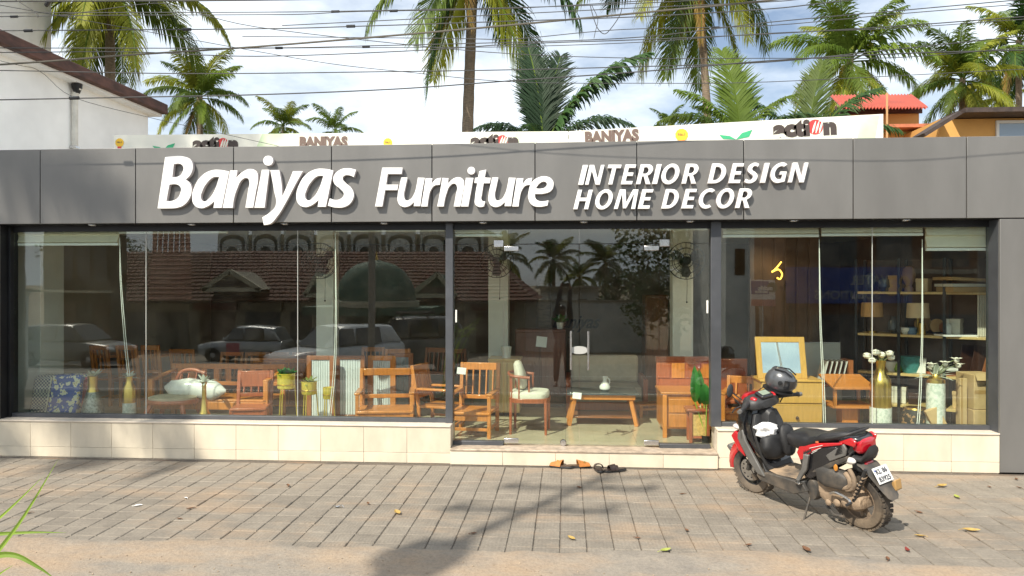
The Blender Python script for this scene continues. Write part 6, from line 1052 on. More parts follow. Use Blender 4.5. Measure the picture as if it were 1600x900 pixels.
def wheel(x, wd, r_, name, front):
    prof = [(r_ - .095, -wd * .36), (r_ - .06, -wd * .5), (r_ - .022, -wd * .47), (r_ - .004, -wd * .25), (r_, 0), (r_ - .004, wd * .25), (r_ - .022, wd * .47), (r_ - .06, wd * .5), (r_ - .095, wd * .36)]
    w_ = MB().lathe(prof, 40, axis='y', caps=False); 
    for i in range(34):
        for s_ in (-1, 1):
            a = 6.283 * (i + (.5 if s_ > 0 else 0)) / 34; c = Vector((math.cos(a) * (r_ - .004), s_ * wd * .27, math.sin(a) * (r_ - .004))); w_.box(c, (.016, wd * .36, .030), (0, -a, R(18) * s_))
    wh = w_.build('wheel', MUDT if not front else mat('dusty_tyre', (.04, .037, .034), .85, col2=(.17, .135, .10), scale=4, lo=.35, hi=.6), t, loc=(x, 0, r_))
    rim = MB().lathe([(r_ - .088, -wd * .38), (r_ - .10, -wd * .36), (r_ - .105, 0), (r_ - .10, wd * .36), (r_ - .088, wd * .38)], 32, axis='y', caps=False).lathe([(.02, -.05), (.05, -.045), (.05, .045), (.02, .05)], 16, axis='y')
    for i in range(3):
        a = 2.094 * i + .3
        for k in (-.22, .22): rim.bar((.04 * math.cos(a), 0, .04 * math.sin(a)), ((r_ - .1) * math.cos(a + k), 0, (r_ - .1) * math.sin(a + k)), .026, .022, up=(0, 1, 0))
    rim.build('rim', BLKM if front else MUD, wh)
    if front:
        dk = MB().lathe([(.045, .06), (.105, .06), (.105, .064), (.045, .064)], 28, axis='y'); 
        dk.build('brake_disc', STEEL, wh); MB().box((-.075, .065, -.05), (.06, .035, .07), (0, .5, 0)).build('brake_caliper', MATS['muddy_tyre'], wh, bevel=.006)
        for i in range(10): a = .628 * i; MB().lathe([(.002, .0655), (.009, .0655)], 8, (.076 * math.cos(a), 0, .076 * math.sin(a)), axis='y', caps=False).build('disc_hole', BLACK, wh)
wheel(0, .12, .25, 'rear', 0); wheel(WB, .105, .245, 'front', 1)
# front end
ff = MB(); r0 = .275; rings = []
for i in range(13):
    a = R(-8 + 158 * i / 12); w_ = .066 * (1 - .25 * abs(i - 6) / 6); c_, s_ = math.cos(a), math.sin(a); k = lambda y, r_: (WB + c_ * r_, y, .245 + s_ * r_)
    dpt = .075 * (.6 + .4 * math.sin(math.pi * i / 12)); rings.append([k(-w_, r0 - dpt), k(-w_ * .98, r0 + .004), k(-w_ * .6, r0 + .022), k(0, r0 + .028), k(w_ * .6, r0 + .022), k(w_ * .98, r0 + .004), k(w_, r0 - dpt), k(w_ * .9, r0 - dpt), k(w_ * .85, r0), k(0, r0 + .014), k(-w_ * .85, r0), k(-w_ * .9, r0 - dpt)])
ff.loft(rings).build('front_fender', RED, t, angle=60)
MB().prism([(WB + .24, .36), (WB + .30, .42), (WB + .27, .45), (WB + .2, .42)], -.05, .05).build('fender_tip', GRYM, t, bevel=.01)
for s_ in (-1, 1): MB().tube([(WB + .0, s_ * .075, .25), (WB - .06, s_ * .08, .42), (WB - .12, s_ * .07, .62)], .019, 8).build('fork', DUSTB, t)
MB().tube([(WB - .10, 0, .56), (WB - .20, 0, .92)], .03, 10).build('steering_stem', BLKM, t)
# apron: outer red/black shield and inner leg shield
def vring(z, xf, xb, w_, n=14):       # horizontal section: nose forward, open U seen as a solid slab
    return [(xb, w_, z), (xb + .05, w_ * 1.0, z), ((xf + xb) / 2 + .03, w_ * .86, z), (xf - .02, w_ * .45, z), (xf, 0, z), (xf - .02, -w_ * .45, z), ((xf + xb) / 2 + .03, -w_ * .86, z), (xb + .05, -w_, z), (xb, -w_, z), (xb - .015, -w_ * .5, z), (xb - .02, 0, z), (xb - .015, w_ * .5, z)]
F0 = WB - .02
MB().loft([vring(.40, F0 - .17, F0 - .33, .14), vring(.50, F0 - .10, F0 - .27, .175), vring(.62, F0 + .02, F0 - .22, .195), vring(.74, F0 + .06, F0 - .19, .19), vring(.84, F0 + .03, F0 - .18, .15), vring(.90, F0 - .03, F0 - .17, .10)]).build('front_apron', BLKG, t, angle=60)
MB().loft([vring(.66, F0 + .055, F0 - .12, .200), vring(.75, F0 + .075, F0 - .11, .196), vring(.85, F0 + .045, F0 - .12, .155), vring(.91, F0 - .02, F0 - .14, .09)]).build('nose_panel', BLKG, t, angle=60)
for s_ in (-1, 1):
    y0, y1 = s_ * .192, s_ * .225
    MB().prism([(F0 - .10, .70), (F0 - .03, .66), (F0 - .02, .60), (F0 - .14, .40), (F0 - .24, .30), (F0 - .32, .29), (F0 - .25, .40), (F0 - .12, .60)], min(y0, y1) * .93, max(y0, y1) * .93).build('apron_trim', GRYM, t, bevel=.008)
    MB().prism([(F0 - .05, .60), (F0 + .04, .66), (F0 + .10, .60), (F0 + .02, .47), (F0 - .06, .42)], s_ * .10 - .012, s_ * .10 + .075 * s_ if s_ > 0 else s_ * .10 + .012).build('side_flash', RED, t, bevel=.008)
    MB().ball((F0 + .0, s_ * .155, .70), (.075, .035, .03), 12, 8).build('front_indicator', CLR, t)
MB().ball((F0 + .045, 0, .80), (.045, .085, .06), 14, 8).build('headlight', CLR, t)
MB().loft([[(x, y, z) for y in (-w_, -w_ * .5, w_ * .5, w_)] + [(x - .03, y, z) for y in (w_, w_ * .5, -w_ * .5, -w_)] for x, w_, z in ((F0 - .30, .15, .34), (F0 - .26, .18, .48), (F0 - .23, .195, .62), (F0 - .20, .19, .74), (F0 - .19, .14, .85))]).build('leg_shield', BLKM, t, bevel=.006)
MB().bb(F0 - .34, F0 - .23, -.14, .14, .60, .615).bb(F0 - .34, F0 - .33, -.14, .14, .615, .68).build('glove_shelf', BLKM, t, bevel=.004)
hull('steering_shroud', [(F0 - .29, .05, .62, .86), (F0 - .22, .075, .58, .92), (F0 - .14, .07, .6, .9)], BLKM, p=.7)
# handlebar
hb = hull('handlebar_cover', [(F0 - .27, .10, .90, .97), (F0 - .22, .20, .88, 1.00, 0, .8), (F0 - .14, .22, .88, 1.02, 0, .75), (F0 - .06, .15, .89, 1.00, 0, .7), (F0 - .0, .07, .90, .96)], BLKM, p=.62)
hull('headset_panel', [(F0 - .10, .13, .95, 1.03, 0, .7), (F0 - .02, .11, .92, 1.02, 0, .7), (F0 + .05, .05, .90, .97)], RED, p=.65)
MB().box((F0 - .215, 0, 1.015), (.105, .15, .035), (0, R(-22), 0)).build('dashboard', BLKG, t, bevel=.012); MB().box((F0 - .218, 0, 1.034), (.07, .098, .004), (0, R(-22), 0)).build('display', mat('lcd_grey', (.24, .29, .22), .15), t, bevel=.002)
for s_ in (-1, 1):
    MB().box((F0 - .20, s_ * .12, .985), (.06, .05, .04), (0, R(-20), R(20) * s_)).build('red_trim', RED, t, bevel=.01)
    MB().tube([(F0 - .17, s_ * .17, .955), (F0 - .21, s_ * .25, .955), (F0 - .24, s_ * .30, .95)], [.028, .026, .02], 10).build('switch_gear', BLKM, t)
    g_ = MB().tube([(F0 - .235, s_ * .27, .952), (F0 - .285, s_ * .385, .945)], .0185, 12).build('grip', BLKM, t); MB().tube([(F0 - .284, s_ * .383, .945), (F0 - .294, s_ * .407, .944)], [.021, .019], 12).build('grip_end', GRYM, g_)
    MB().tube(crv([(F0 - .16, s_ * .25, .945), (F0 - .155, s_ * .32, .935), (F0 - .20, s_ * .40, .925)], 5), [.006] * 10 + [.008], 6).build('brake_lever', BLKM, t)
m1 = MB().tube(crv([(F0 - .13, .20, .99), (F0 - .09, .25, 1.05), (F0 - .08, .275, 1.085)], 4), .006, 6).build('mirror_stalk', BLKM, t); MB().ball((0, 0, 0), (.018, .045, .065), 12, 8).build('mirror', BLKM, m1, loc=(F0 - .075, .285, 1.09), rot=(R(25), 0, R(10)))
m1 = MB().tube(crv([(F0 - .13, -.20, .99), (F0 - .09, -.25, 1.09), (F0 - .08, -.30, 1.16)], 4), .006, 6).build('mirror_stalk', BLKM, t); MB().ball((0, 0, 0), (.018, .06, .042), 12, 8).build('mirror', BLKM, m1, loc=(F0 - .075, -.32, 1.17))
for s_, (dx, dz) in ((1, (.02, .0)), (1, (.04, .02)), (-1, (.02, .01)), (-1, (.035, .03))): MB().tube(crv([(F0 - .17 + dx, s_ * .24, .95 + dz), (F0 - .06 + dx, s_ * .21, .99 + dz), (F0 + .02, s_ * .13, .93 + dz), (F0 + .0, s_ * .08, .86)], 5), .0045, 5).build('brake_cable', BLACK, t)
MB().tube(crv([(WB - .02, .075, .58), (WB + .02, .09, .45), (WB - .04, .09, .30), (WB - .07, .08, .22)], 5), .004, 5).build('brake_hose', BLACK, t)
for zz in (.50, .62): MB().tube([(F0 - .27 + (zz - .5) * .3, -.17, zz), (F0 - .278 + (zz - .5) * .3, .17, zz)], .003, 4).build('panel_gap', BLACK, t)
# floor, body, seat
MB().loft([[(x, -w_, z), (x, w_, z), (x, w_ * .92, z - h_), (x, -w_ * .92, z - h_)] for x, w_, z, h_ in ((.40, .16, .34, .10), (.50, .185, .33, .09), (.75, .185, .32, .08), (F0 - .30, .17, .33, .08), (F0 - .24, .14, .40, .08))]).build('floorboard', BLKM, t, bevel=.01)
MB().loft([[(x, -w_, z + .003), (x, w_, z + .003), (x, w_, z + .011), (x, -w_, z + .011)] for x, w_, z in ((.47, .15, .331), (.75, .155, .32), (F0 - .31, .14, .33), (F0 - .27, .11, .37))]).build('floor_mat', MUDF, t, bevel=.004)
for s_ in (-1, 1):
    MB().prism([(F0 - .33, .33), (F0 - .20, .28), (F0 - .24, .235), (.55, .20), (.33, .26), (.40, .33)], s_ * .172 - .02, s_ * .172 + .02).build('floor_side', DUSTB, t, bevel=.008)
    MB().prism([(.52, .33), (.46, .34), (.30, .46), (.24, .60), (.33, .60), (.38, .48)], s_ * .175 - .016, s_ * .175 + .016).build('side_trim', GRYM, t, bevel=.008)
hull('body_shell', [(.50, .075, .36, .62), (.40, .125, .36, .67, 0, .8), (.22, .15, .42, .71, 0, .82), (0, .165, .50, .75, 0, .8), (-.20, .15, .56, .79, 0, .8), (-.36, .11, .64, .81, 0, .8), (-.43, .07, .70, .80)], BLKG, p=.55)
for s_ in (-1, 1):
    # red upper flash and its white streaks, grey vented tail panel
    MB().prism([(.50, .585), (.45, .52), (.36, .545), (.20, .635), (.02, .69), (-.30, .745), (-.30, .765), (.10, .715), (.30, .675), (.44, .65)], s_ * .146 - .008, s_ * .142 + .012 * (1 if s_ > 0 else -1)).build('red_panel', RED, t, bevel=.006)
    MB().prism([(.46, .53), (.40, .38), (.30, .37), (.10, .45), (-.12, .55), (-.24, .66), (-.20, .72), (.05, .68), (.22, .63), (.38, .545)], s_ * .148 - .012, s_ * .148 + .006).build('side_panel', BLKG, t, bevel=.008)
    for a, b_, c_, e_ in ((.25, .655, .02, .708), (.20, .632, .06, .678), (.22, .612, .12, .650)): MB().bar((a, s_ * .1565, b_), (c_, s_ * .1565, e_), .004, .010, up=(0, 1, 0)).build('decal_stripe', PWHITE, t)
    for q in range(5): MB().prism([(.36 - .03 * q, .565 + .012 * q), (.345 - .03 * q, .60 + .01 * q), (.36 - .03 * q, .62 + .008 * q), (.375 - .03 * q, .59 + .01 * q)], s_ * .155 - .002, s_ * .155 + .002).build('decal', BLKM, t)
    MB().prism([(-.08, .58), (-.34, .66), (-.37, .72), (-.33, .76), (-.20, .705), (-.02, .625)], s_ * .150 - .01, s_ * .150 + .012 * s_ if s_ > 0 else s_ * .150 + .01).build('tail_panel', GRYM, t, bevel=.006)
    for q in range(6): MB().bar((-.19 - .012 * q, s_ * .166, .655 + .0135 * q), (-.31, s_ * .160, .685 + .0125 * q), .006, .006, up=(0, 1, 0)).build('vent_slat', BLACK, t)
    MB().prism([(.28, .43), (.10, .46), (-.15, .545), (-.36, .62), (-.36, .66), (-.10, .585), (.05, .53), (.22, .47)], s_ * .135 - .015, s_ * .135 + .02 * (1 if s_ > 0 else -1)).build('lower_trim', DUSTB, t, bevel=.008)
    MB().ball((0, 0, 0), (.075, .03, .03), 14, 8).build('rear_indicator', CLR, t, loc=(-.36, s_ * .12, .615), rot=(0, R(8), R(-18) * s_))
    MB().prism([(-.20, .755), (-.42, .815), (-.50, .79), (-.47, .74), (-.36, .745)], s_ * .125 - .012, s_ * .125 + .012).build('tail_cowl', RED, t, bevel=.01)
hull('rear_cowl', [(-.22, .125, .72, .80), (-.36, .125, .74, .825), (-.46, .105, .755, .815), (-.50, .08, .765, .80)], BLKG, p=.5)
hull('tail_light', [(-.40, .10, .68, .80), (-.47, .105, .665, .80), (-.52, .09, .68, .795), (-.535, .055, .70, .78)], TAIL, p=.55); hull('tail_surround', [(-.38, .115, .60, .66), (-.50, .10, .60, .655), (-.57, .075, .66, .72), (-.575, .05, .70, .74)], BLKM, p=.6)
hull('seat', [(.67, .075, .625, .705), (.62, .125, .605, .738), (.48, .155, .60, .748), (.32, .158, .64, .742), (.16, .15, .69, .76), (.08, .145, .71, .795), (-.10, .14, .735, .822), (-.26, .115, .76, .842), (-.32, .08, .785, .842)], SEATM, p=.5)
MB().box((.12, .149, .722), (.05, .004, .016), (0, R(8), 0)).build('seat_badge', mat('orange_label', (.6, .16, .06), .5), t)
for s_ in (-1, 1): MB().tube(crv([(-.02, s_ * .135, .765), (-.2, s_ * .155, .80), (-.36, s_ * .135, .835), (-.44, s_ * .06, .855), (-.445, 0, .855)], 5), .0115, 8).build('grab_rail', BLKM, t)
# tail: mudguard, plate, reflector
rm = MB(); rings = []
for x, z, w_ in ((-.34, .62, .10), (-.50, .59, .105), (-.64, .51, .10), (-.74, .44, .09), (-.82, .37, .065), (-.85, .345, .03)): rings.append([(x, -w_, z - .02), (x + .012, -w_ * .6, z + .006), (x + .014, w_ * .6, z + .006), (x, w_, z - .02), (x - .006, w_ * .6, z - .012), (x - .006, -w_ * .6, z - .012)])
rm.loft(rings).build('rear_mudguard', DUSTB, t, angle=60)
hull('plate_bracket', [(-.36, .10, .52, .62), (-.46, .09, .50, .60), (-.52, .06, .49, .55)], BLKM, p=.6); hull('rear_reflector', [(-.47, .06, .555, .60), (-.505, .058, .555, .598), (-.512, .04, .56, .59)], TAIL)
np_ = MB().bb(-.10, .10, -.075, .075, 0, .004).build('number_plate', mat('plate_white', (.66, .66, .64), .35), t, loc=(-.69, .0, .515), rot=(R(90 - 31), 0, R(-90)), bevel=.003)
np_.rotation_euler = (R(62), 0, R(-90)); np_.scale = (.88, .88, .88)
for s_, y in (('KL 86', .012), ('B3925', -.058)): text(s_, 0, y, .0045, .062, mat('plate_ink', (.02, .02, .03), .5), np_, rot=(0, 0, 0), bold=.002, align='CENTER', sx=1.0, depth=.0008)
MB().bb(-.085, -.07, .04, .055, .004, .006).build('plate_mark', BLU, np_)
MB().prism([(-.74, .44), (-.80, .47), (-.81, .38), (-.75, .36)], -.13, -.05).build('mud_flap', MATS['brown_tape'], t, bevel=.01)
MB().lathe([(.002, .012), (.026, .01), (.03, 0)], 16, (-.19, .17, .545), axis='y').build('side_reflector', AMB, t)
# engine and swing arm (left side)
MB().loft([[(x, .06 + .05 * k, z0 + (z1 - z0) * j) for k, j in ((0, 0), (1, .1), (1.35, .5), (1, .9), (0, 1))] + [(x, -.05, z1), (x, -.05, z0)] for x, z0, z1 in ((.36, .22, .36), (.28, .17, .38), (.12, .16, .36), (-.02, .17, .34), (-.08, .2, .3))]).build('transmission_cover', MUD, t, bevel=.008)
MB().lathe([(.02, .15), (.085, .145), (.10, .12), (.10, .06)], 22, (.30, 0, .275), axis='y').build('fan_cover', DUSTB, t)
hull('air_filter', [(.30, .05, .36, .50, .11), (.22, .06, .34, .52, .12), (.06, .06, .35, .51, .12), (.0, .045, .38, .47, .11)], DUSTB, p=.55)
MB().tube(crv([(.02, .13, .50), (-.03, .15, .46), (-.02, .15, .40), (.06, .14, .37)], 5), .022, 8).build('intake_hose', MUD, t); MB().tube(crv([(-.02, .13, .54), (-.07, .15, .48), (-.06, .15, .40), (.02, .14, .36)], 5), .018, 8).build('breather_hose', MUD, t)
MB().tube([(-.02, .115, .27), (-.17, .125, .57)], .016, 8).build('shock_absorber', BLKM, t); sp = [( -.03 - .13 * i / 80, .117 + .034 * math.sin(i * .55), .30 + .22 * i / 80 + .034 * math.cos(i * .55) * .3) for i in range(81)]; MB().tube(sp, .0055, 5).build('shock_spring', MUD, t)
MB().lathe([(.01, .10), (.06, .095), (.085, .08), (.09, .05)], 20, (0, 0, .25), axis='y').build('hub_drum', MUD, t)
MB().tube(crv([(.17, .16, .30), (.10, .175, .33), (.0, .165, .30), (-.03, .165, .26)], 5), .012, 7).build('kick_starter', STEEL, t); MB().tube([(-.03, .16, .27), (-.03, .22, .265)], .012, 8).build('kick_pedal', BLKM, t)
for i, (x, y, z, r_) in enumerate(((.05, .13, .24, .045), (.13, .14, .22, .035), (-.04, .12, .34, .03), (.22, .14, .20, .03))): MB().ball((0, 0, 0), (r_, r_ * .5, r_), 10, 7).build('engine_boss', MUD, t, loc=(x, y, z))
for i in range(7): MB().bb(.34 + .018 * i, .345 + .018 * i, -.07, .07, .24, .36).build('cooling_fin', DUSTB, t)
MB().tube(crv([(.32, -.10, .2), (.15, -.15, .17), (.0, -.16, .24), (-.17, -.17, .32)], 5), [.02] * 8 + [.05] * 8, 10).build('exhaust', BLKM, t)
MB().tube([(.38, .10, .22), (.345, .20, .11), (.32, .275, .012)], .012, 8).tube([(.32, .255, .014), (.30, .315, .008)], .016, 6).build('side_stand', DUSTB, t); MB().tube([(.30, .09, .16), (.18, .13, .10), (.08, .13, .11)], .013, 8).tube([(.30, -.09, .16), (.18, -.13, .10), (.08, -.13, .11)], .013, 8).build('centre_stand', DUSTB, t)
MB().box((.44, .20, .33), (.10, .05, .014), (0, 0, R(-12))).build('foot_peg', STEEL, t, bevel=.004)
# pull the tail in behind the rear axle
def pull(x): return x if x > .5 else .5 + (x - .5) * .61
for o in t.children:
    if o.name.split('.')[0] in ('wheel', 'transmission_cover', 'hub_drum', 'engine_boss', 'kick_starter', 'kick_pedal', 'exhaust', 'centre_stand', 'shock_absorber', 'shock_spring', 'intake_hose', 'breather_hose', 'air_filter'): continue
    if o.name.startswith(('number_plate', 'rear_indicator')): o.location.x = pull(o.location.x); continue
    for v in o.data.vertices: v.co.x = pull(v.co.x)
# helmet and bags
bpy.context.view_layer.update(); TM = Matrix.Translation(t.location) @ t.rotation_euler.to_matrix().to_4x4() @ Matrix.Scale(.955, 4)
hp = TM @ Vector((F0 - .19, -.25, 1.095)); hm_ = thing('helmet', 'dark grey full face helmet resting on the scooter handlebar', 'helmet', hp, 0); hm_.rotation_euler = (R(6), R(14), R(-32)); hm_.scale = (.88, .88, .88); HM = mat('helmet_grey', (.075, .078, .083), .28, .2, coat=.7, var=.3, scale=4)
rings = []
for i in range(13):
    ph = R(-52 + 142 * i / 12); q = math.cos(ph); rings.append([(.155 * q * math.cos(a) * (1.08 if math.cos(a) > 0 else 1.0), .122 * q * math.sin(a), .135 * math.sin(ph)) for a in [6.283 * j / 22 for j in range(22)]])
MB().loft(rings).build('shell', HM, hm_, angle=70); MB().loft([[(.150 * math.cos(a) * 1.06, .118 * math.sin(a), z) for a in [6.283 * j / 22 for j in range(22)]] + [] for z in (-.112, -.095)]).build('base_rim', BLACK, hm_)
vz = MB(); rings = []
for j in range(13):
    a = R(-62 + 124 * j / 12); rings.append([(.172 * math.cos(a) * .99, .130 * math.sin(a), -.035), (.176 * math.cos(a), .132 * math.sin(a), .0), (.168 * math.cos(a), .127 * math.sin(a), .045), (.158 * math.cos(a), .12 * math.sin(a), .045), (.160 * math.cos(a), .12 * math.sin(a), -.035)])
vz.loft(rings).build('visor', mat('smoked_visor', (.015, .016, .018), .06, coat=1), hm_, angle=60)
for s_ in (-1, 1): MB().lathe([(.002, .012 * s_), (.022, .01 * s_), (.024, 0)], 14, (.04, .123 * s_, .01), axis='y').build('visor_pivot', BLACK, hm_)
MB().tube([(.13, .06, .09), (.05, .07, .128), (-.06, .06, .118)], .008, 6).tube([(.13, -.06, .09), (.05, -.07, .128), (-.06, -.06, .118)], .008, 6).build('vent', BLACK, hm_); MB().tube(crv([(.02, .10, -.09), (.05, .06, -.17), (.04, .03, -.24)], 5), .007, 5).build('chin_strap', BLACK, hm_)
def lump(name, label, cat, loc, r_, m, seed, crumple=.12, rot=(0, 0, 0), sub=None):
    random.seed(seed); b = MB(); rings = []; ph = [random.uniform(0, 6.28) for _ in range(6)]
    for i in range(13):
        v = -math.pi / 2 + math.pi * i / 12; ring_ = []
        for j in range(20):
            a = 6.283 * j / 20; q = 1 + crumple * (math.sin(3 * a + ph[0] + 2 * v) * .5 + math.sin(5 * a + ph[1] - 3 * v) * .35 + math.sin(7 * v + ph[2]) * .3 + random.uniform(-.25, .25)); c_ = max(.01, math.cos(v)) ** .7
            ring_.append((r_[0] * c_ * math.cos(a) * q, r_[1] * c_ * math.sin(a) * q, r_[2] * math.copysign(abs(math.sin(v)) ** .8, math.sin(v)) * (1 + crumple * .4 * math.sin(4 * a + ph[3]))))
        rings.append(ring_)
    return tag(b.loft(rings).build(name, m, None, loc=loc, rot=rot, angle=60 if crumple < .2 else 25), label, cat)
BAG = mat('black_nylon', (.013, .013, .014), .58, var=.4, scale=9, bump=.35, bscale=14)
lump('shoulder_bag', 'bulky black nylon bag hanging behind the front shield of the scooter', 'bag', TM @ Vector((F0 - .33, .06, .555)), (.08, .145, .115), BAG, 3, .12, (0, R(8), R(120)))
lump('pouch', 'black padded pouch standing upright beside the bulky bag on the scooter', 'pouch', TM @ Vector((F0 - .40, -.05, .60)), (.05, .085, .14), BAG, 4, .06, (0, R(12), R(120)))
lump('plastic_bag', 'crumpled white plastic bag stuffed into the glove shelf of the scooter', 'plastic bag', TM @ Vector((F0 - .29, .085, .70)), (.07, .11, .065), mat('thin_white_plastic', (.75, .75, .74), .25, var=.08, scale=14, spec=.8), 5, .34, (0, 0, R(120)))
# ------------------------------------------------------------------ sandals
def sandal(label, px, py, rz, L, mm, straps, group, ms=None):
    c = gp(px, py); t_ = thing('sandal', label, 'sandal', c, rz, group); n = 22; out = []
    for i in range(n):
        a = 6.283 * i / n; x = L / 2 * math.cos(a); w_ = .047 * (1 + .18 * math.cos(a - .5)) - (.008 if abs(math.cos(a)) < .5 else 0); out.append((x, w_ * math.copysign(abs(math.sin(a)) ** .75, math.sin(a))))
    lay = lambda z0, z1, q, k: MB().loft([[(x * q, y * q, z0 + max(0, -x) * k) for x, y in out], [(x * q, y * q, z1 + max(0, -x) * k) for x, y in out]])
    lay(.002, .022, 1, .06).build('sole', BLKM, t_, bevel=.003); lay(.0225, .029, .95, .07).build('footbed', ms or mm, t_, bevel=.002)
    for x0, wd, hz, hf in straps:
        b = MB(); rg = []
        for i in range(9):
            a = math.pi * i / 8; sk = -.015 * math.sin(a); c_, s_ = math.cos(a), math.sin(a) ** .8
            rg.append([(x0 - wd / 2 + sk, .052 * c_, .022 + hz * s_), (x0 + wd / 2, .048 * c_, .022 + hf * s_), (x0 + wd / 2, .043 * c_, .020 + (hf - .006) * s_), (x0 - wd / 2 + sk, .047 * c_, .020 + (hz - .006) * s_)])
        st_ = b.loft(rg).build('strap', mm, t_)
        MB().box((x0, -.034, .024 + hz * .62), (.022, .018, .004), (R(40), 0, 0)).build('buckle', GOLD, st_)
TAN = mat('tan_leather', (.42, .16, .035), .45, var=.2, scale=12); BRL = mat('dark_leather', (.035, .022, .018), .45, var=.25, scale=12); FTB = mat('worn_footbed', (.10, .06, .035), .6, var=.3, scale=9)
sandal('left tan leather sandal, toe pointing away from its pair, on the pavers before the door', 877, 731, R(158), .27, TAN, ((.055, .12, .068, .028),), 'tan sandals', FTB); sandal('right tan leather sandal with a brass buckle, lying nearer the black ones', 904, 731, R(16), .27, TAN, ((.055, .12, .070, .028),), 'tan sandals', FTB)
sandal('left black sandal, toe pointing at the shop step', 936, 736, R(98), .25, BRL, ((.045, .06, .055, .045),), 'black sandals'); sandal('right black sandal, turned sideways beside its pair', 961, 737, R(202), .26, BRL, ((.045, .05, .06, .05), (-.0, .02, .045, .045)), 'black sandals')
# ------------------------------------------------------------------ fallen leaves and scraps
random.seed(77)
def dry(px, py, ln, m, label, grp='fallen leaves on the pavers', name='fallen_leaf', cat='leaf', curl=.3):
    c = gp(px, py); b = MB(); vs = []; n = 6
    for k in range(n + 1):
        u = k / n; q = ln * .2 * math.sin(math.pi * (.06 + .9 * u)); z = .006 + curl * ln * (abs(u - .5) ** 1.6) * 1.2; vs += [((u - .5) * ln, -q, z + q * .5), ((u - .5) * ln, 0, z), ((u - .5) * ln, q, z + q * .7)]
    b.add(vs, [(3 * k + j, 3 * k + j + 1, 3 * k + j + 4, 3 * k + j + 3) for k in range(n) for j in (0, 1)]); b.tube([(-ln * .5, 0, .006 + curl * ln * .35), (-ln * .7, .01, .008)], .0022, 4)
    tag(b.build(name, m, None, loc=c, rot=(0, 0, random.uniform(0, 6.28))), label, cat, grp)
LB = mat('brown_dry_leaf', (.16, .075, .035), .7, var=.3, scale=20); LY = mat('yellow_dry_leaf', (.42, .28, .08), .6, var=.2, scale=20); LR = mat('dark_red_leaf', (.22, .03, .02), .6, var=.3, scale=20)
brown = 'small dry brown leaf lying on the grey pavers'
for px, py in ((450, 760), (575, 788), (280, 812), (297, 796), (45, 803), (905, 763), (996, 842), (1073, 830), (1436, 802), (1592, 763), (1546, 762), (1387, 875), (740, 835), (1066, 773), (1588, 750)):
    dry(px, py, random.uniform(.05, .09), LB, brown)
dry(1472, 761, .13, LY, 'large yellow leaf lying right of the scooter'); dry(621, 803, .12, LY, 'yellow leaf lying left of the middle of the pavement'); dry(1518, 831, .13, LY, 'yellowish curled leaf lying farthest right near the road edge'); dry(1495, 778, .10, mat('green_dry_leaf', (.30, .33, .07), .6), 'greenish leaf behind the large yellow one'); dry(1418, 862, .075, LR, 'dark red crumpled petal near the road edge', curl=.6); dry(893, 843, .09, LY, 'pale yellow leaf on the pole shadow line at the road edge'); dry(1040, 862, .10, MATS['green_dry_leaf'], 'green leaf lying at the road edge left of the scooter'); dry(1437, 839, .08, LY, 'small orange leaf between the yellow leaf and the red petal'); dry(1170, 853, .06, LB, brown); dry(1260, 861, .11, LB, brown); dry(527, 794, .08, mat('foil', (.6, .62, .65), .2, .8), 'crumpled silver foil scrap on the pavers', 'litter scraps', 'foil_scrap', 'litter', .7); dry(216, 791, .07, PAPER, 'white paper scrap on the left pavers', 'litter scraps', 'paper_scrap', 'litter', .1); dry(290, 779, .05, PAPER, 'smaller white paper scrap on the left pavers', 'litter scraps', 'paper_scrap', 'litter', .1)
random.seed(78); gr = MB(); sg = MB()
for i in range(260):
    x, y = random.uniform(-5, 5), -2.75 - random.random() ** 1.5 * .6; s_ = random.uniform(.003, .007); gr.box((x, y, gz(y) + s_ * .3), (s_, s_ * 1.3, s_), (random.random() * 3, random.random() * 3, random.random() * 3))
g_ = gr.build('gravel', mat('pale_gravel', (.36, .28, .2), .9, var=.3, scale=30), smooth=False); kind(g_, 'stuff')
# ------------------------------------------------------------------ grass blades near the camera at the left
random.seed(4); bc = Vector((-2.35, -5.75, gz(-5.75) - .02)); t = thing('grass_clump', 'clump of long green grass blades poking in at the lower left corner', 'grass clump', bc); GRS = leafmat('grass_blade', (.16, .28, .03), (.34, .46, .08), .4)
def blade(pts, w_):
    P = crv(pts, 6); vs = []; n = len(P)
    for k, p_ in enumerate(P):
        tg = (P[min(k + 1, n - 1)] - P[max(k - 1, 0)]).normalized(); s_ = tg.cross(Vector((.25, -1, .2))).normalized(); u = k / (n - 1); q = w_ * (1 - u ** 2.2) * min(1, .5 + u * 3); nn = s_.cross(tg) * q * .5; vs += [p_ - s_ * q + nn, p_, p_ + s_ * q + nn]
    MB().add(vs, [(3 * k + j, 3 * k + j + 1, 3 * k + j + 4, 3 * k + j + 3) for k in range(n - 1) for j in (0, 1)]).build('blade', GRS, t)
def cp(px, py, D): return at(px, py, D + CAM.y) - bc
for pts, w_ in (([(-130, 1000), (-40, 905), (30, 818), (92, 716)], .011), ([(-150, 950), (-60, 860), (10, 800), (70, 742)], .008), ([(-120, 860), (-30, 838), (40, 832), (106, 832)], .009), ([(-90, 900), (-20, 872), (22, 867), (60, 886), (88, 906)], .012), ([(-60, 960), (-10, 905), (22, 882)], .006), ([(-120, 930), (-50, 850), (-5, 835)], .01), ([(-160, 1000), (-90, 840), (-40, 720)], .012)):
    o = random.uniform(-.12, .12); blade([Vector((random.uniform(-.06, .06), random.uniform(-.05, .05), 0))] + [cp(x, y, 2.3 + o) for x, y in pts], w_)
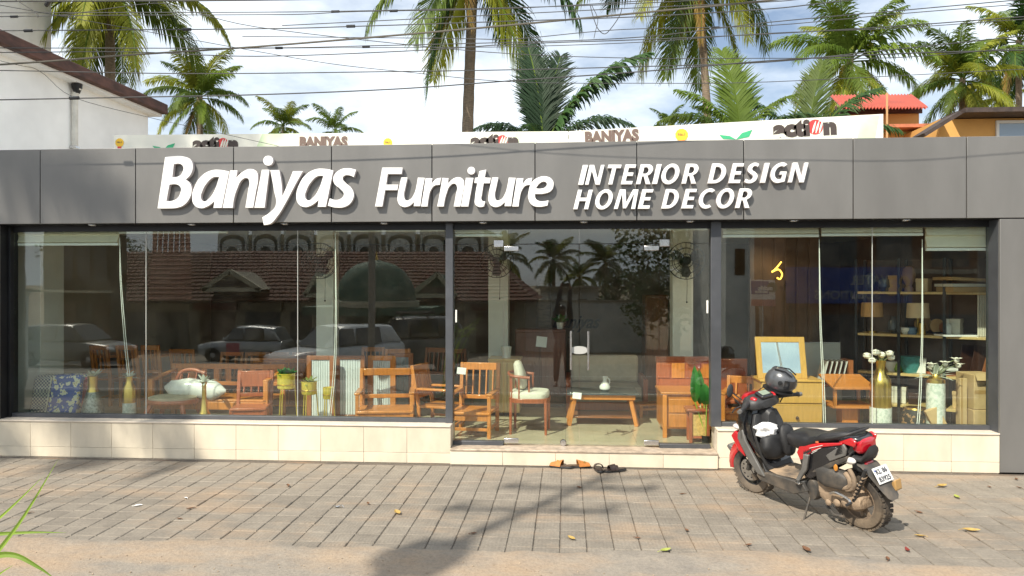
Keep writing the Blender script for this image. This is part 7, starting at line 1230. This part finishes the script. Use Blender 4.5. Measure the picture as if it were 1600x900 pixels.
# ------------------------------------------------------------------ the person holding the camera (seen dimly in the glass door)
def skinned(name, joints, bones, m, parent):
    names = list(joints); me = bpy.data.meshes.new(name); me.from_pydata([joints[k][0] for k in names], [(names.index(a), names.index(b_)) for a, b_ in bones], []); me.materials.append(m)
    o = bpy.data.objects.new(name, me); COL.objects.link(o); sk = o.modifiers.new('skin', 'SKIN'); sk.use_smooth_shade = True
    for k, v in zip(names, me.skin_vertices[0].data): r_ = joints[k][1]; v.radius = (r_, r_) if not isinstance(r_, tuple) else r_; v.use_root = False
    me.skin_vertices[0].data[0].use_root = True; ss = o.modifiers.new('sub', 'SUBSURF'); ss.levels = 1; ss.render_levels = 1; o.parent = parent; return o
pz = gz(-8.45); p = thing('person', 'person in dark shirt and trousers holding up a phone, reflected in the glass door', 'person', (-.08, -8.45, pz)); hz = CAM.z - pz; SKN = mat('skin_tone', (.30, .16, .10), .5, var=.08); TRO = mat('dark_trousers', (.018, .018, .022), .85, var=.2, scale=9); SHR = mat('dark_shirt', (.045, .04, .05), .85, var=.2, scale=8)
J = {'pelvis': ((0, 0, .93), (.145, .105)), 'waist': ((0, 0, 1.10), (.14, .10)), 'chest': ((0, .01, 1.32), (.165, .115)), 'neckb': ((0, .01, 1.50), (.09, .075)), 'neck': ((0, .02, 1.57), .058), 'jaw': ((0, .035, 1.63), (.066, .075)), 'skull': ((0, .025, 1.72), (.082, .098)), 'crown': ((0, .02, 1.80), (.06, .07))}
Bn = [('pelvis', 'waist'), ('waist', 'chest'), ('chest', 'neckb'), ('neckb', 'neck'), ('neck', 'jaw'), ('jaw', 'skull'), ('skull', 'crown')]
for s_, k in ((-1, 'a'), (1, 'b')):
    J.update({'hip' + k: ((s_ * .10, 0, .88), .095), 'knee' + k: ((s_ * .12, .02, .49), .06), 'ank' + k: ((s_ * .13, -.01, .09), .04), 'toe' + k: ((s_ * .15, .14, .035), .035), 'sho' + k: ((s_ * .19, .01, 1.46), .062), 'elb' + k: ((s_ * .135 + .03, .20, 1.78), .042), 'wri' + k: ((s_ * .10 + .08, .27, hz - .07), .029), 'pal' + k: ((s_ * .098 + .08, .30, hz - .01), .034)})
    Bn += [('pelvis', 'hip' + k), ('hip' + k, 'knee' + k), ('knee' + k, 'ank' + k), ('ank' + k, 'toe' + k), ('chest', 'sho' + k), ('sho' + k, 'elb' + k), ('elb' + k, 'wri' + k), ('wri' + k, 'pal' + k)]
    for q in range(4):
        b0 = (s_ * .092 + .08, .315, hz + .03 - .02 * q); J['f%s%d' % (k, q)] = (b0, .0095); J['g%s%d' % (k, q)] = ((s_ * (.078 - .003 * q) + .08, .335 + .004 * q, hz + .034 - .021 * q), .0085); J['h%s%d' % (k, q)] = ((s_ * (.055 - .004 * (q % 2)) + .08, .345, hz + .034 - .021 * q), .0075); Bn += [('pal' + k, 'f%s%d' % (k, q)), ('f%s%d' % (k, q), 'g%s%d' % (k, q)), ('g%s%d' % (k, q), 'h%s%d' % (k, q))]
    J['t' + k] = ((s_ * .085 + .08, .295, hz - .035), .011); J['u' + k] = ((s_ * .06 + .08, .300, hz - .028), .009); Bn += [('pal' + k, 't' + k), ('t' + k, 'u' + k)]
skinned('body', J, Bn, SKN, p)
sub = lambda ks, g, ov={}: {k: (J[k][0], ov.get(k, tuple(x + g for x in (J[k][1] if isinstance(J[k][1], tuple) else (J[k][1],) * 2)))) for k in ks}
skinned('trousers', sub(['pelvis', 'waist', 'hipa', 'kneea', 'anka', 'hipb', 'kneeb', 'ankb'], .022), [('pelvis', 'waist'), ('pelvis', 'hipa'), ('hipa', 'kneea'), ('kneea', 'anka'), ('pelvis', 'hipb'), ('hipb', 'kneeb'), ('kneeb', 'ankb')], TRO, p)
skinned('shirt', sub(['waist', 'pelvis', 'chest', 'neckb', 'shoa', 'elba', 'wria', 'shob', 'elbb', 'wrib'], .024), [('waist', 'pelvis'), ('waist', 'chest'), ('chest', 'neckb'), ('chest', 'shoa'), ('shoa', 'elba'), ('elba', 'wria'), ('chest', 'shob'), ('shob', 'elbb'), ('elbb', 'wrib')], SHR, p)
for s_ in (-1, 1):
    MB().loft([ring(x, w_, 0, z, .7) for x, w_, z in ((-.10, .035, .07), (-.04, .045, .09), (.08, .05, .07), (.17, .045, .05), (.20, .02, .03))]).build('shoe', BRL, p, loc=(s_ * .14, .02, 0), rot=(0, 0, R(90)))
    MB().ball((s_ * .032, .118, 1.715), (.011, .008, .008), 8, 6).build('eye', PWHITE, p); MB().ball((s_ * .092, .02, 1.70), (.014, .026, .034), 8, 6).build('ear', SKN, p)
MB().tube([(0, .115, 1.73), (0, .142, 1.685), (0, .122, 1.675)], [.010, .018, .012], 8).build('nose', SKN, p); MB().ball((0, .108, 1.645), (.026, .012, .008), 10, 6).build('mouth', mat('lip', (.28, .10, .08), .5), p)
MB().ball((0, .005, 1.735), (.094, .112, .098), 16, 9, zmin=.12).build('hair', BLACK, p)
ph = MB().bb(-.078, .078, -.0075, 0, -.037, .037).build('phone', BLACK, None, loc=(CAM.x, CAM.y - .045, CAM.z), bevel=.003); tag(ph, 'black phone held sideways in both hands by the person in the road', 'phone')

# sand blown over the front edge of the pavers
random.seed(91); vs = []; n = 260; e1 = e2 = 0
for i in range(n + 1):
    x = -7.5 + 14 * i / n; e1 = e1 * .93 + random.uniform(-.022, .022); e2 = e2 * .6 + random.uniform(-.02, .02); ye = -2.60 + e1 + e2 * .7 + .05 * math.sin(x * 1.3)
    vs += [(x, -2.86 + e1 * .3, gz(-2.86) - .006), (x, -2.70, .0065), (x, max(-2.68, ye - .05), .006), (x, max(-2.66, ye), .0002)]
kind(MB().add(vs, [(4 * i + k, 4 * i + k + 4, 4 * i + k + 5, 4 * i + k + 1) for i in range(n) for k in range(3)]).build('sand', SHOULD), 'stuff')
